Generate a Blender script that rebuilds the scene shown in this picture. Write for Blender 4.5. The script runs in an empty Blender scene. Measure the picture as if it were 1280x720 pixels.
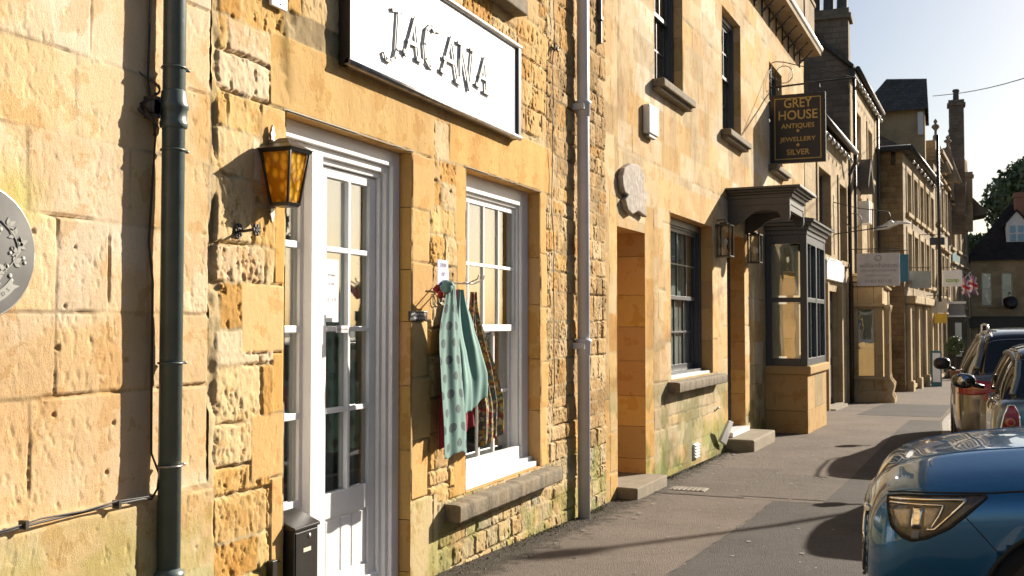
import bpy, bmesh, math, random
import numpy as np
from mathutils import Vector, Matrix
from mathutils.bvhtree import BVHTree
random.seed(7)
S = bpy.context.scene
COL = S.collection
R = math.radians
# ---------------------------------------------------------------- camera
YAW, PITCH, FPX = R(22.18), R(1.98), 1300.0
cd = bpy.data.cameras.new('camera'); cam = bpy.data.objects.new('camera', cd); COL.objects.link(cam)
cam.location = (0, 0, 1.6); cam.rotation_euler = (R(90) + PITCH, 0, YAW)
cd.sensor_width = 36; cd.lens = 36*FPX/1280; cd.clip_start = .05; cd.clip_end = 3000
cd.dof.use_dof = True; cd.dof.focus_distance = 5.5; cd.dof.aperture_fstop = 8
S.camera = cam
# ---------------------------------------------------------------- light
SD = Vector((1.0, 1.72, .89)).normalized()          # direction towards the sun
EL = math.asin(SD.z); AZ = math.atan2(SD.x, SD.y)
w = bpy.data.worlds.new('World'); S.world = w; w.use_nodes = True
nt = w.node_tree; bg = nt.nodes['Background']
sk = nt.nodes.new('ShaderNodeTexSky'); sk.sky_type = 'NISHITA'; sk.sun_disc = False
sk.sun_elevation = EL; sk.sun_rotation = AZ; sk.air_density = 1.0; sk.dust_density = 1.6; sk.ozone_density = 1.5
nt.links.new(sk.outputs[0], bg.inputs[0]); bg.inputs[1].default_value = .046
sl = bpy.data.lights.new('sun', 'SUN'); sl.energy = 5.0; sl.angle = R(.6); sl.color = (1, .91, .77)
so = bpy.data.objects.new('sun', sl); COL.objects.link(so); so.location = (20, 34, 18)
so.rotation_euler = SD.to_track_quat('Z', 'Y').to_euler()
S.view_settings.view_transform = 'Standard'; S.view_settings.look = 'None'
S.view_settings.gamma = 1; S.view_settings.use_curve_mapping = False
S.view_settings.exposure = 1.18
S.render.engine = 'CYCLES'
# ---------------------------------------------------------------- materials
M = {}
def newmat(n):
    m = bpy.data.materials.new(n); m.use_nodes = True; M[n] = m
    return m, m.node_tree.nodes, m.node_tree.links, m.node_tree.nodes['Principled BSDF']
def rgba(c): return (c[0], c[1], c[2], 1)
def noise(N, L, scale, detail=4, rough=.6, vec=None):
    n = N.new('ShaderNodeTexNoise'); n.inputs['Scale'].default_value = scale
    n.inputs['Detail'].default_value = detail; n.inputs['Roughness'].default_value = rough
    if vec: L.new(vec, n.inputs['Vector'])
    return n
def ramp(N, L, src, a, b, ca=(0, 0, 0), cb=(1, 1, 1)):
    r = N.new('ShaderNodeValToRGB'); r.color_ramp.elements[0].position = a; r.color_ramp.elements[1].position = b
    r.color_ramp.elements[0].color = rgba(ca); r.color_ramp.elements[1].color = rgba(cb)
    L.new(src, r.inputs[0]); return r
def mix(N, L, fac, a, b, mode='MIX'):
    m = N.new('ShaderNodeMix'); m.data_type = 'RGBA'; m.blend_type = mode
    for sock, v in ((m.inputs[0], fac), (m.inputs[6], a), (m.inputs[7], b)):
        if isinstance(v, (int, float)): sock.default_value = v
        elif isinstance(v, tuple): sock.default_value = rgba(v)
        else: L.new(v, sock)
    return m.outputs[2]
def bump(N, L, h, strength, dist, normal=None):
    b = N.new('ShaderNodeBump'); b.inputs['Strength'].default_value = strength; b.inputs['Distance'].default_value = dist
    L.new(h, b.inputs['Height'])
    if normal: L.new(normal, b.inputs['Normal'])
    return b.outputs[0]
def simple(n, c, rough=.5, c2=None, ns=6, bs=0, bd=.002, metal=0, coat=0, spec=.5, bns=40):
    m, N, L, P = newmat(n)
    P.inputs['Roughness'].default_value = rough; P.inputs['Metallic'].default_value = metal
    P.inputs['Coat Weight'].default_value = coat; P.inputs['Coat Roughness'].default_value = .04
    P.inputs['Specular IOR Level'].default_value = spec
    tc = N.new('ShaderNodeTexCoord')
    if c2 is None: c2 = tuple(x*.82 for x in c)
    nn = noise(N, L, ns, 5, .62, tc.outputs['Object']); r = ramp(N, L, nn.outputs[0], .35, .68)
    L.new(mix(N, L, r.outputs[0], c, c2), P.inputs['Base Color'])
    if bs:
        b = noise(N, L, bns, 4, .6, tc.outputs['Object']); L.new(bump(N, L, b.outputs[0], bs, bd), P.inputs['Normal'])
    return m
simple('white_paint', (.80, .79, .78), .38, (.70, .69, .68), 3, .25, .002, bns=25)
simple('white_plastic', (.78, .77, .75), .35)
simple('grey_white_pipe', (.68, .67, .69), .45, (.58, .57, .60), 5, .2, .002)
simple('green_pipe', (.085, .115, .11), .38, (.06, .085, .082), 9, .35, .003, spec=.6, bns=30)
simple('slate_paint', (.055, .062, .074), .4, (.04, .046, .056), 3, .2, .001)
simple('canopy_paint', (.075, .07, .07), .45, (.05, .047, .048), 3, .2, .002)
simple('black_paint', (.016, .014, .013), .35, (.03, .027, .024), 8, .2, .002)
simple('sign_black', (.018, .013, .012), .4, (.024, .018, .016), 3)
simple('sign_white', (.93, .93, .93), .35, (.90, .90, .90), 2)
simple('brushed_metal', (.75, .73, .72), .28, (.6, .58, .56), 8, metal=1)
simple('weathered_metal', (.45, .42, .38), .4, (.25, .22, .19), 12, .4, .002, metal=.8)
simple('gold', (.60, .40, .12), .4, metal=.3)
simple('iron', (.03, .027, .025), .5, (.06, .045, .035), 15, .4, .002)
simple('lead', (.22, .22, .23), .5)
simple('cable', (.05, .045, .04), .6)
simple('sill_stone', (.22, .165, .10), .92, (.12, .105, .075), 14, .9, .006, bns=45)
simple('step_stone', (.25, .20, .135), .9, (.17, .14, .095), 8, .6, .004)
simple('carving_stone', (.42, .36, .30), .9, (.24, .2, .17), 14, .9, .008, bns=22)
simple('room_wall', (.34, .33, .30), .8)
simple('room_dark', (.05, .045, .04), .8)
simple('blind', (.72, .74, .72), .7, (.6, .63, .6), 2)
simple('curtain', (.62, .60, .52), .8, (.42, .42, .36), 4)
simple('glare_backing', (.31, .34, .33), .85, (.20, .22, .21), 2.5)  # grey-green that stands in for the milky reflection in the shop glass
simple('letter_grey', (.24, .225, .22), .45)
simple('paper', (.88, .88, .87), .6, (.85, .85, .84), 2)
simple('ink', (.12, .11, .13), .6)
simple('violet_paper', (.52, .48, .66), .6)
simple('slate_grey', (.085, .083, .078), .85, (.14, .135, .13), 4, .15, .001)
simple('pale_relief', (.36, .35, .32), .8)
simple('rubber', (.015, .015, .015), .7)
simple('alloy', (.6, .6, .6), .25, metal=1)
simple('arch_black', (.012, .012, .012), .8)
simple('chrome', (.82, .78, .70), .07, (.75, .70, .6), 3, metal=1)
simple('lamp_dark', (.11, .09, .06), .12, (.04, .033, .025), 14, spec=.8)
simple('bulb', (.85, .84, .80), .2)
simple('green_text', (.30, .50, .06), .5)
simple('sage_sign', (.42, .46, .44), .5)
simple('cream_sign', (.72, .64, .50), .5)
simple('pink_sign', (.70, .65, .64), .5)
simple('blue_sign', (.02, .14, .24), .5)
simple('teal_paint', (.04, .16, .17), .5)
simple('yellow_sign', (.65, .42, .04), .5)
simple('flag_red', (.62, .05, .07), .7); simple('flag_blue', (.03, .06, .25), .7); simple('flag_white', (.8, .78, .76), .7)
simple('bark', (.10, .075, .05), .9, (.05, .04, .03), 12, .8, .01)
simple('terracotta', (.33, .15, .09), .8, (.22, .12, .08), 9)
simple('dark_pot', (.11, .10, .09), .8, (.06, .055, .05), 9)
simple('white_cloth', (.8, .78, .76), .7); simple('window_blue', (.25, .45, .60), .1, (.18, .35, .5), 3); simple('yellow_sash', (.52, .50, .36), .6, (.45, .44, .36), 4)
simple('gold_lens', (.62, .50, .32), .12, (.4, .3, .17), 30, coat=1); simple('black_gloss', (.012,.012,.012), .08, coat=1); simple('car_roof_black', (.014,.013,.012), .1, coat=1)
simple('mirror_glass', (.5, .5, .5), .02, metal=1)
def paint(n, c, c2, metal=.45, rough=.28):
    m, N, L, P = newmat(n)
    P.inputs['Metallic'].default_value = metal; P.inputs['Roughness'].default_value = rough
    P.inputs['Coat Weight'].default_value = 1; P.inputs['Coat Roughness'].default_value = .02; P.inputs['Coat IOR'].default_value = 1.6
    tc = N.new('ShaderNodeTexCoord'); v = N.new('ShaderNodeTexVoronoi'); v.inputs['Scale'].default_value = 900
    L.new(tc.outputs['Object'], v.inputs['Vector'])
    L.new(mix(N, L, v.outputs['Distance'], c, c2), P.inputs['Base Color'])
    d = noise(N, L, 7, 5, .6, tc.outputs['Object']); r = ramp(N, L, d.outputs[0], .4, .8, (.008,)*3, (.035,)*3)
    L.new(r.outputs[0], P.inputs['Coat Roughness'])
paint('car_blue', (.012, .115, .27), (.02, .155, .34), .5, .22)
paint('car_bronze', (.16, .145, .125), (.22, .20, .17), .7)
paint('car_green', (.15, .18, .165), (.20, .23, .21), .6)
def glass(n, tint=(.9, .93, .92), r=.0, extra=.0, clear=1.0):
    m, N, L, P = newmat(n); N.remove(P); out = [x for x in N if x.type == 'OUTPUT_MATERIAL'][0]
    t = N.new('ShaderNodeBsdfTransparent'); t.inputs[0].default_value = rgba(tint)
    g = N.new('ShaderNodeBsdfGlossy'); g.inputs['Roughness'].default_value = r
    f = N.new('ShaderNodeFresnel'); ge = N.new('ShaderNodeNewGeometry'); io = N.new('ShaderNodeMath'); io.operation = 'MULTIPLY_ADD'; io.inputs[1].default_value = 1/1.5-1.5; io.inputs[2].default_value = 1.5
    L.new(ge.outputs['Backfacing'], io.inputs[0]); L.new(io.outputs[0], f.inputs[0])
    a = N.new('ShaderNodeMath'); a.operation = 'MULTIPLY_ADD'; a.inputs[1].default_value = clear; a.inputs[2].default_value = extra; a.use_clamp = True
    L.new(f.outputs[0], a.inputs[0])
    tc = N.new('ShaderNodeTexCoord'); nn = noise(N, L, 2.2, 2, .5, tc.outputs['Object'])
    L.new(bump(N, L, nn.outputs[0], .25, .01), g.inputs['Normal'])
    s = N.new('ShaderNodeMixShader'); L.new(a.outputs[0], s.inputs[0]); L.new(t.outputs[0], s.inputs[1]); L.new(g.outputs[0], s.inputs[2])
    L.new(s.outputs[0], out.inputs[0])
glass('pane', extra=.15); glass('car_glass', (.05, .05, .05), extra=.03); glass('lens', (.85, .82, .75), extra=.03)
glass('red_lens', (.55, .03, .02), extra=.02)
simple('tail_red', (.38, .012, .012), .18, (.25, .01, .01), 30, coat=.6)
simple('tail_orange', (.55, .18, .04), .2, coat=.5)
m, N, L, P = newmat('amber_glass')
P.inputs['Base Color'].default_value = (.75, .38, .03, 1); P.inputs['Roughness'].default_value = .12
tc = N.new('ShaderNodeTexCoord'); v = N.new('ShaderNodeTexVoronoi'); v.inputs['Scale'].default_value = 26
mp = N.new('ShaderNodeMapping'); mp.inputs['Scale'].default_value = (1, 1, .7); L.new(tc.outputs['Object'], mp.inputs[0]); L.new(mp.outputs[0], v.inputs['Vector'])
L.new(bump(N, L, v.outputs['Distance'], .8, .01), P.inputs['Normal'])
r = ramp(N, L, v.outputs['Distance'], .30, .55, (.92, .56, .06), (.42, .20, .012)); L.new(r.outputs[0], P.inputs['Base Color'])
P.inputs['Transmission Weight'].default_value = 0
tr = N.new('ShaderNodeBsdfTranslucent'); L.new(r.outputs[0], tr.inputs[0]); ms = N.new('ShaderNodeMixShader'); ms.inputs[0].default_value = .55
out = [x for x in N if x.type == 'OUTPUT_MATERIAL'][0]
L.new(P.outputs[0], ms.inputs[1]); L.new(tr.outputs[0], ms.inputs[2]); L.new(ms.outputs[0], out.inputs[0])
# near masonry: colour comes from the block colours stored on the mesh
m, N, L, P = newmat('stone_near')
at_ = N.new('ShaderNodeAttribute'); at_.attribute_name = 'block'
tc = N.new('ShaderNodeTexCoord'); O_ = tc.outputs['Object']
n1 = noise(N, L, 5, 6, .65, O_); n2 = noise(N, L, 60, 5, .7, O_); n3 = noise(N, L, 1.3, 4, .6, O_)
c = mix(N, L, ramp(N, L, n1.outputs[0], .4, .72).outputs[0], at_.outputs['Color'], (1.12, 1.10, 1.06), 'MULTIPLY')
c = mix(N, L, ramp(N, L, n1.outputs[0], .56, .36).outputs[0], c, (.86, .80, .70), 'MULTIPLY')
c = mix(N, L, ramp(N, L, n2.outputs[0], .60, .76).outputs[0], c, (.74, .66, .56), 'MULTIPLY')
n6 = noise(N, L, 170, 4, .75, O_); c = mix(N, L, ramp(N, L, n6.outputs[0], .42, .70).outputs[0], c, (.72, .64, .54), 'MULTIPLY')
c = mix(N, L, ramp(N, L, n6.outputs[0], .50, .30).outputs[0], c, (1.12, 1.14, 1.18), 'MULTIPLY')
c = mix(N, L, ramp(N, L, n3.outputs[0], .52, .72).outputs[0], c, (.90, .90, .92), 'MULTIPLY')
L.new(c, P.inputs['Base Color']); P.inputs['Roughness'].default_value = .95; P.inputs['Specular IOR Level'].default_value = .15
mp = N.new('ShaderNodeMapping'); mp.inputs['Scale'].default_value = (1, 1, .55); L.new(O_, mp.inputs[0])
n4 = noise(N, L, 105, 5, .65, mp.outputs[0]); n5 = noise(N, L, 200, 5, .75, O_)
b1 = bump(N, L, n4.outputs[0], .55, .0025); L.new(bump(N, L, n5.outputs[0], .9, .0025, b1), P.inputs['Normal'])
def masonry(n, c1, c2, mortar, bw=.5, bh=.22, bstr=.6, stain=(.45, .42, .36)):
    m, N, L, P = newmat(n)
    uv = N.new('ShaderNodeUVMap'); tc = N.new('ShaderNodeTexCoord')
    br = N.new('ShaderNodeTexBrick'); br.inputs['Scale'].default_value = 1
    br.inputs['Brick Width'].default_value = bw; br.inputs['Row Height'].default_value = bh
    br.inputs['Mortar Size'].default_value = .008; br.inputs['Mortar Smooth'].default_value = .3; br.offset = .45; br.squash = .7; br.squash_frequency = 3
    dn = noise(N, L, 3.0, 3, .5, uv.outputs[0]); ad = mix(N, L, .018, uv.outputs[0], dn.outputs['Color'], 'ADD'); L.new(ad, br.inputs['Vector'])
    br.inputs['Color1'].default_value = rgba(c1); br.inputs['Color2'].default_value = rgba(c2); br.inputs['Mortar'].default_value = rgba(mortar)
    n1 = noise(N, L, 1.1, 5, .65, tc.outputs['Object']); n2 = noise(N, L, 26, 4, .6, tc.outputs['Object'])
    c = mix(N, L, ramp(N, L, n1.outputs[0], .45, .68).outputs[0], br.outputs['Color'], stain, 'MULTIPLY')
    c = mix(N, L, ramp(N, L, n2.outputs[0], .5, .75).outputs[0], c, (.8, .76, .7), 'MULTIPLY')
    L.new(c, P.inputs['Base Color']); P.inputs['Roughness'].default_value = .95; P.inputs['Specular IOR Level'].default_value = .15
    h = mix(N, L, .35, br.outputs['Fac'], n2.outputs['Color'])
    inv = N.new('ShaderNodeInvert'); L.new(br.outputs['Fac'], inv.inputs[1])
    b0 = bump(N, L, inv.outputs[0], bstr, .012); L.new(bump(N, L, n2.outputs[0], .7, .008, b0), P.inputs['Normal'])
masonry('far_stone', (.48, .365, .22), (.37, .28, .17), (.40, .33, .22), stain=(.72, .70, .66))
masonry('far_stone_grey', (.40, .31, .205), (.29, .23, .155), (.30, .25, .18), stain=(.6, .58, .56))
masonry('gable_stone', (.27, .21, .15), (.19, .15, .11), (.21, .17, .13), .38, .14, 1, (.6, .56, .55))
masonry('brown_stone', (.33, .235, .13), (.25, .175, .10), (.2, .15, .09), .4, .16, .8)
masonry('slate_tiles', (.13, .115, .10), (.09, .08, .075), (.05, .045, .04), .28, .20, 1, (.75, .78, .6))
masonry('dark_tiles', (.045, .04, .04), (.03, .028, .028), (.015, .015, .015), .28, .2, 1, (.8, .8, .8))
# tarmac
def tarmac(n, c, c2, dirt=None, patch=(.8, .8, .8)):
    m, N, L, P = newmat(n)
    tc = N.new('ShaderNodeTexCoord'); O_ = tc.outputs['Object']
    a = noise(N, L, 150, 5, .8, O_); a2 = noise(N, L, 34, 5, .75, O_); b = noise(N, L, 1.1, 6, .6, O_); d = noise(N, L, 9, 5, .65, O_)
    v = N.new('ShaderNodeTexVoronoi'); v.inputs['Scale'].default_value = 130; L.new(O_, v.inputs['Vector'])
    cc = mix(N, L, ramp(N, L, a.outputs[0], .38, .66).outputs[0], c2, c)
    cc = mix(N, L, ramp(N, L, a2.outputs[0], .48, .66).outputs[0], cc, (.70, .69, .68), 'MULTIPLY'); cc = mix(N, L, ramp(N, L, a2.outputs[0], .46, .30).outputs[0], cc, (1.22, 1.2, 1.18), 'MULTIPLY')
    cc = mix(N, L, ramp(N, L, b.outputs[0], .4, .65).outputs[0], cc, patch, 'MULTIPLY')
    cc = mix(N, L, ramp(N, L, d.outputs[0], .55, .75).outputs[0], cc, (.78, .74, .7), 'MULTIPLY')
    if dirt:
        sx = N.new('ShaderNodeSeparateXYZ'); L.new(O_, sx.inputs[0])
        k = N.new('ShaderNodeMath'); k.operation = 'MULTIPLY_ADD'; L.new(d.outputs[0], k.inputs[0]); k.inputs[1].default_value = .9; L.new(sx.outputs[0], k.inputs[2])
        rr = ramp(N, L, k.outputs[0], .02, .16, (1, 1, 1), (0, 0, 0)); ad = N.new('ShaderNodeMath'); ad.operation = 'ADD'; ad.inputs[1].default_value = dirt
        L.new(k.outputs[0], ad.inputs[0]); L.new(ad.outputs[0], rr.inputs[0])
        cc = mix(N, L, rr.outputs[0], cc, (.055, .045, .033))
    L.new(cc, P.inputs['Base Color']); P.inputs['Roughness'].default_value = .9; P.inputs['Specular IOR Level'].default_value = .25
    b1 = bump(N, L, v.outputs['Distance'], 1.0, .007); L.new(bump(N, L, d.outputs[0], .4, .01, b1), P.inputs['Normal'])
tarmac('pave_light', (.20, .162, .134), (.118, .096, .08), 2.08)
tarmac('pave_dark', (.10, .088, .08), (.055, .049, .045))
tarmac('pave_mid', (.165, .138, .117), (.095, .08, .068), 2.08)
tarmac('road', (.075, .072, .07), (.05, .048, .046))
simple('kerb_stone', (.30, .27, .23), .9, (.2, .18, .15), 10, .6, .004)
simple('crack_fill', (.045, .04, .034), .95, (.09, .075, .06), 9)
simple('gum', (.11, .095, .085), .8, (.30, .26, .23), 3)
simple('gravel', (.17, .13, .095), .9, (.08, .065, .05), 60)
simple('moss', (.08, .09, .02), .95, (.05, .05, .015), 40)
m, N, L, P = newmat('leaf'); P.inputs['Roughness'].default_value = .6
oi = N.new('ShaderNodeTexCoord'); nn = noise(N, L, .9, 4, .7, oi.outputs['Object'])
L.new(mix(N, L, ramp(N, L, nn.outputs[0], .35, .7).outputs[0], (.07, .105, .045), (.16, .19, .08)), P.inputs['Base Color'])
m = bpy.data.materials.new('haze'); m.use_nodes = True; M['haze'] = m; m.node_tree.nodes.clear()
pv = m.node_tree.nodes.new('ShaderNodeVolumePrincipled'); pv.inputs['Color'].default_value = (.92, .94, 1, 1); pv.inputs['Density'].default_value = .0008; pv.inputs['Anisotropy'].default_value = .35
mo = m.node_tree.nodes.new('ShaderNodeOutputMaterial'); m.node_tree.links.new(pv.outputs[0], mo.inputs['Volume'])
# scarf cloth
def uvmath(N, L, op, a, b=None):
    n = N.new('ShaderNodeMath'); n.operation = op
    for i, v_ in enumerate((a, b)):
        if v_ is None: continue
        if isinstance(v_, (int, float)): n.inputs[i].default_value = v_
        else: L.new(v_, n.inputs[i])
    return n.outputs[0]
m, N, L, P = newmat('teal_cloth'); P.inputs['Roughness'].default_value = .75; P.inputs['Sheen Weight'].default_value = .3
uv = N.new('ShaderNodeUVMap'); sp = N.new('ShaderNodeSeparateXYZ'); L.new(uv.outputs[0], sp.inputs[0])
U_, V_ = sp.outputs[0], sp.outputs[1]
row = uvmath(N, L, 'FLOOR', uvmath(N, L, 'MULTIPLY', V_, 10.0))
off = uvmath(N, L, 'MULTIPLY', uvmath(N, L, 'MODULO', row, 2.0), .5)
fu = uvmath(N, L, 'SUBTRACT', uvmath(N, L, 'FRACT', uvmath(N, L, 'ADD', uvmath(N, L, 'MULTIPLY', U_, 2.6), off)), .5)
fv = uvmath(N, L, 'SUBTRACT', uvmath(N, L, 'FRACT', uvmath(N, L, 'MULTIPLY', V_, 10.0)), .5)
d2 = uvmath(N, L, 'SQRT', uvmath(N, L, 'ADD', uvmath(N, L, 'POWER', uvmath(N, L, 'ABSOLUTE', fu), 2.0), uvmath(N, L, 'POWER', uvmath(N, L, 'ABSOLUTE', uvmath(N, L, 'SUBTRACT', fv, .08)), 2.0)))
disc = uvmath(N, L, 'LESS_THAN', d2, .27)
trunk = uvmath(N, L, 'MULTIPLY', uvmath(N, L, 'LESS_THAN', uvmath(N, L, 'ABSOLUTE', fu), .025), uvmath(N, L, 'LESS_THAN', fv, .1))
trunk = uvmath(N, L, 'MULTIPLY', trunk, uvmath(N, L, 'GREATER_THAN', fv, -.42))
mm = uvmath(N, L, 'MAXIMUM', disc, trunk)
tcol = mix(N, L, mm, (.16, .31, .27), (.018, .06, .06)); L.new(tcol, P.inputs['Base Color'])
tl = N.new('ShaderNodeBsdfTranslucent'); L.new(tcol, tl.inputs[0]); ms = N.new('ShaderNodeMixShader'); ms.inputs[0].default_value = .3
out = [x for x in N if x.type == 'OUTPUT_MATERIAL'][0]; L.new(P.outputs[0], ms.inputs[1]); L.new(tl.outputs[0], ms.inputs[2]); L.new(ms.outputs[0], out.inputs[0])
simple('teal_plain', (.17, .31, .27), .75, (.12, .24, .215), 9, .4, .002, bns=220)
m, N, L, P = newmat('print_cloth'); P.inputs['Roughness'].default_value = .8
tc = N.new('ShaderNodeTexCoord'); v = N.new('ShaderNodeTexVoronoi'); v.inputs['Scale'].default_value = 55; L.new(tc.outputs['Object'], v.inputs['Vector'])
cr = N.new('ShaderNodeValToRGB'); cr.color_ramp.interpolation = 'CONSTANT'; e = cr.color_ramp.elements
e[0].color = (.16, .11, .05, 1); e[1].position = .35; e[1].color = (.45, .30, .05, 1)
for p_, c_ in ((.5, (.10, .12, .08, 1)), (.65, (.5, .42, .25, 1)), (.8, (.3, .03, .03, 1)), (.9, (.12, .2, .2, 1))): x = e.new(p_); x.color = c_
sx = N.new('ShaderNodeSeparateXYZ'); L.new(v.outputs['Color'], sx.inputs[0]); L.new(sx.outputs[0], cr.inputs[0]); L.new(cr.outputs[0], P.inputs['Base Color'])
simple('red_cloth', (.38, .02, .03), .8, (.22, .02, .03), 12)
# ---------------------------------------------------------------- object helpers
ORG = {}
def tag(o, label=None, cat=None, group=None, kind=None):
    for k, v in (('label', label), ('category', cat), ('group', group), ('kind', kind)):
        if v: o[k] = v
    return o
def thing(name, loc, label, cat, group=None):
    o = bpy.data.objects.new(name, None); o.empty_display_size = .2; COL.objects.link(o); o.location = loc
    ORG[o.name] = Vector(loc); return tag(o, label, cat, group)
def ident(*p): return Vector(p)
class MB:
    def __init__(s, xf=ident): s.v = []; s.f = []; s.uv = {}; s.xf = xf; s.sm = set()
    def P(s, *p): s.v.append(s.xf(*p)); return len(s.v)-1
    def face(s, pts, uvs=None):
        i = [s.P(*p) for p in pts]; s.f.append(i)
        if uvs: s.uv[len(s.f)-1] = uvs
        return s
    def box(s, a0, a1, b0, b1, c0, c1):
        q = [(a0,b0,c0),(a1,b0,c0),(a1,b1,c0),(a0,b1,c0),(a0,b0,c1),(a1,b0,c1),(a1,b1,c1),(a0,b1,c1)]
        i = [s.P(*p) for p in q]
        for k in ((0,3,2,1),(4,5,6,7),(0,1,5,4),(1,2,6,5),(2,3,7,6),(3,0,4,7)): s.f.append([i[j] for j in k])
        return s
    def hexa(s, q):
        i = [s.P(*p) for p in q]
        for k in ((0,3,2,1),(4,5,6,7),(0,1,5,4),(1,2,6,5),(2,3,7,6),(3,0,4,7)): s.f.append([i[j] for j in k])
        return s
    def prism(s, poly, fn, d0, d1):
        """poly: 2D outline; fn(a, b, d) gives the three coordinates"""
        n = len(poly); A = [s.P(*fn(a, b, d0)) for a, b in poly]; B = [s.P(*fn(a, b, d1)) for a, b in poly]
        s.f.append(A[::-1]); s.f.append(B)
        for k in range(n): s.f.append([A[k], A[(k+1) % n], B[(k+1) % n], B[k]])
        return s
    def tube(s, pts, r, n=10, closed=False, r2=None):
        W = [Vector(s.xf(*p)) for p in pts]; m = len(W); rings = []
        up = Vector((0, 0, 1))
        for k in range(m):
            a = W[(k-1) % m] if (k or closed) else W[0]; b = W[(k+1) % m] if (k < m-1 or closed) else W[-1]
            t = (b-a).normalized() if (b-a).length > 1e-9 else Vector((0, 0, 1))
            x = t.cross(up)
            if x.length < .05: x = t.cross(Vector((1, 0, .0)))
            if x.length < .05: x = t.cross(Vector((0, 1, .0)))
            x.normalize(); y = t.cross(x).normalized()
            rr = r if r2 is None else r + (r2-r)*k/max(1, m-1)
            if isinstance(r, (list, tuple)): rr = r[k]
            ring = []
            for j in range(n):
                q = 2*math.pi*j/n; s.v.append(W[k] + x*math.cos(q)*rr + y*math.sin(q)*rr); ring.append(len(s.v)-1)
            rings.append(ring)
        for k in range(m if closed else m-1):
            A, B = rings[k], rings[(k+1) % m]
            for j in range(n): s.f.append([A[j], A[(j+1) % n], B[(j+1) % n], B[j]]); s.sm.add(len(s.f)-1)
        if not closed: s.f.append(rings[0][::-1]); s.f.append(rings[-1])
        return s
    def lathe(s, c, prof, n=16, ax=2):
        """prof: (radius, height) pairs turned about an axis through c"""
        rings = []
        for r, h in prof:
            ring = []
            for j in range(n):
                q = 2*math.pi*j/n; a, b = r*math.cos(q), r*math.sin(q)
                p = [c[0], c[1], c[2]]; o = [0, 1, 2]; o.remove(ax); p[ax] += h; p[o[0]] += a; p[o[1]] += b
                ring.append(s.P(*p))
            rings.append(ring)
        for A, B in zip(rings, rings[1:]):
            for j in range(n): s.f.append([A[j], A[(j+1) % n], B[(j+1) % n], B[j]]); s.sm.add(len(s.f)-1)
        s.f.append(rings[0][::-1]); s.f.append(rings[-1]); return s
    def grid(s, nu, nv, fn, smooth=True):
        i = [[s.P(*fn(a/nu, b/nv)) for b in range(nv+1)] for a in range(nu+1)]
        for a in range(nu):
            for b in range(nv):
                s.f.append([i[a][b], i[a+1][b], i[a+1][b+1], i[a][b+1]])
                s.uv[len(s.f)-1] = [(a/nu, b/nv), ((a+1)/nu, b/nv), ((a+1)/nu, (b+1)/nv), (a/nu, (b+1)/nv)]
                if smooth: s.sm.add(len(s.f)-1)
        return s
    def build(s, name, mat, parent=None, bevel=0, smooth=False, label=None, solid=0, subsurf=0):
        o0 = ORG[parent.name] if parent else Vector((0, 0, 0))
        me = bpy.data.meshes.new(name); me.from_pydata([tuple(Vector(p)-o0) for p in s.v], [], s.f)
        if s.uv:
            l = me.uv_layers.new(name='UVMap')
            for fi, uvs in s.uv.items():
                for li, q in zip(me.polygons[fi].loop_indices, uvs): l.data[li].uv = q
        for p in me.polygons:
            if smooth or p.index in s.sm: p.use_smooth = True
        bm = bmesh.new(); bm.from_mesh(me); bmesh.ops.recalc_face_normals(bm, faces=bm.faces); bm.to_mesh(me); bm.free()
        me.materials.append(M[mat] if isinstance(mat, str) else mat)
        o = bpy.data.objects.new(name, me); COL.objects.link(o)
        ORG[o.name] = o0
        if parent: o.parent = parent
        if solid: d = o.modifiers.new('solid', 'SOLIDIFY'); d.thickness = solid
        if bevel: b = o.modifiers.new('bevel', 'BEVEL'); b.width = bevel; b.segments = 2; b.limit_method = 'ANGLE'
        if subsurf: d = o.modifiers.new('sub', 'SUBSURF'); d.levels = d.render_levels = subsurf
        if label: o['label'] = label
        return o
def one(o, label, cat, group=None): return tag(o, label, cat, group)
class Fr:
    """a facade: u runs along it, w stands out of it towards the street, z is up"""
    def __init__(s, x0, y0, x1, y1):
        s.o = Vector((x0, y0, 0)); d = Vector((x1-x0, y1-y0, 0)); s.len = d.length; s.du = d.normalized(); s.dw = Vector((s.du.y, -s.du.x, 0))
    def __call__(s, u, w, z): return s.o + s.du*u + s.dw*w + Vector((0, 0, z))
    def at(s, px, py, w=0):
        f0 = Vector((-math.sin(YAW), math.cos(YAW), 0)); r = Vector((math.cos(YAW), math.sin(YAW), 0))
        a, b = px-640, 360-py
        d = f0*(FPX*math.cos(PITCH)-b*math.sin(PITCH)) + r*a + Vector((0, 0, FPX*math.sin(PITCH)+b*math.cos(PITCH)))
        c = Vector((0, 0, 1.6)); t = (s.o + s.dw*w - c).dot(s.dw)/d.dot(s.dw); p = c + d*t
        return (p-s.o).dot(s.du), p.z
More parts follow.
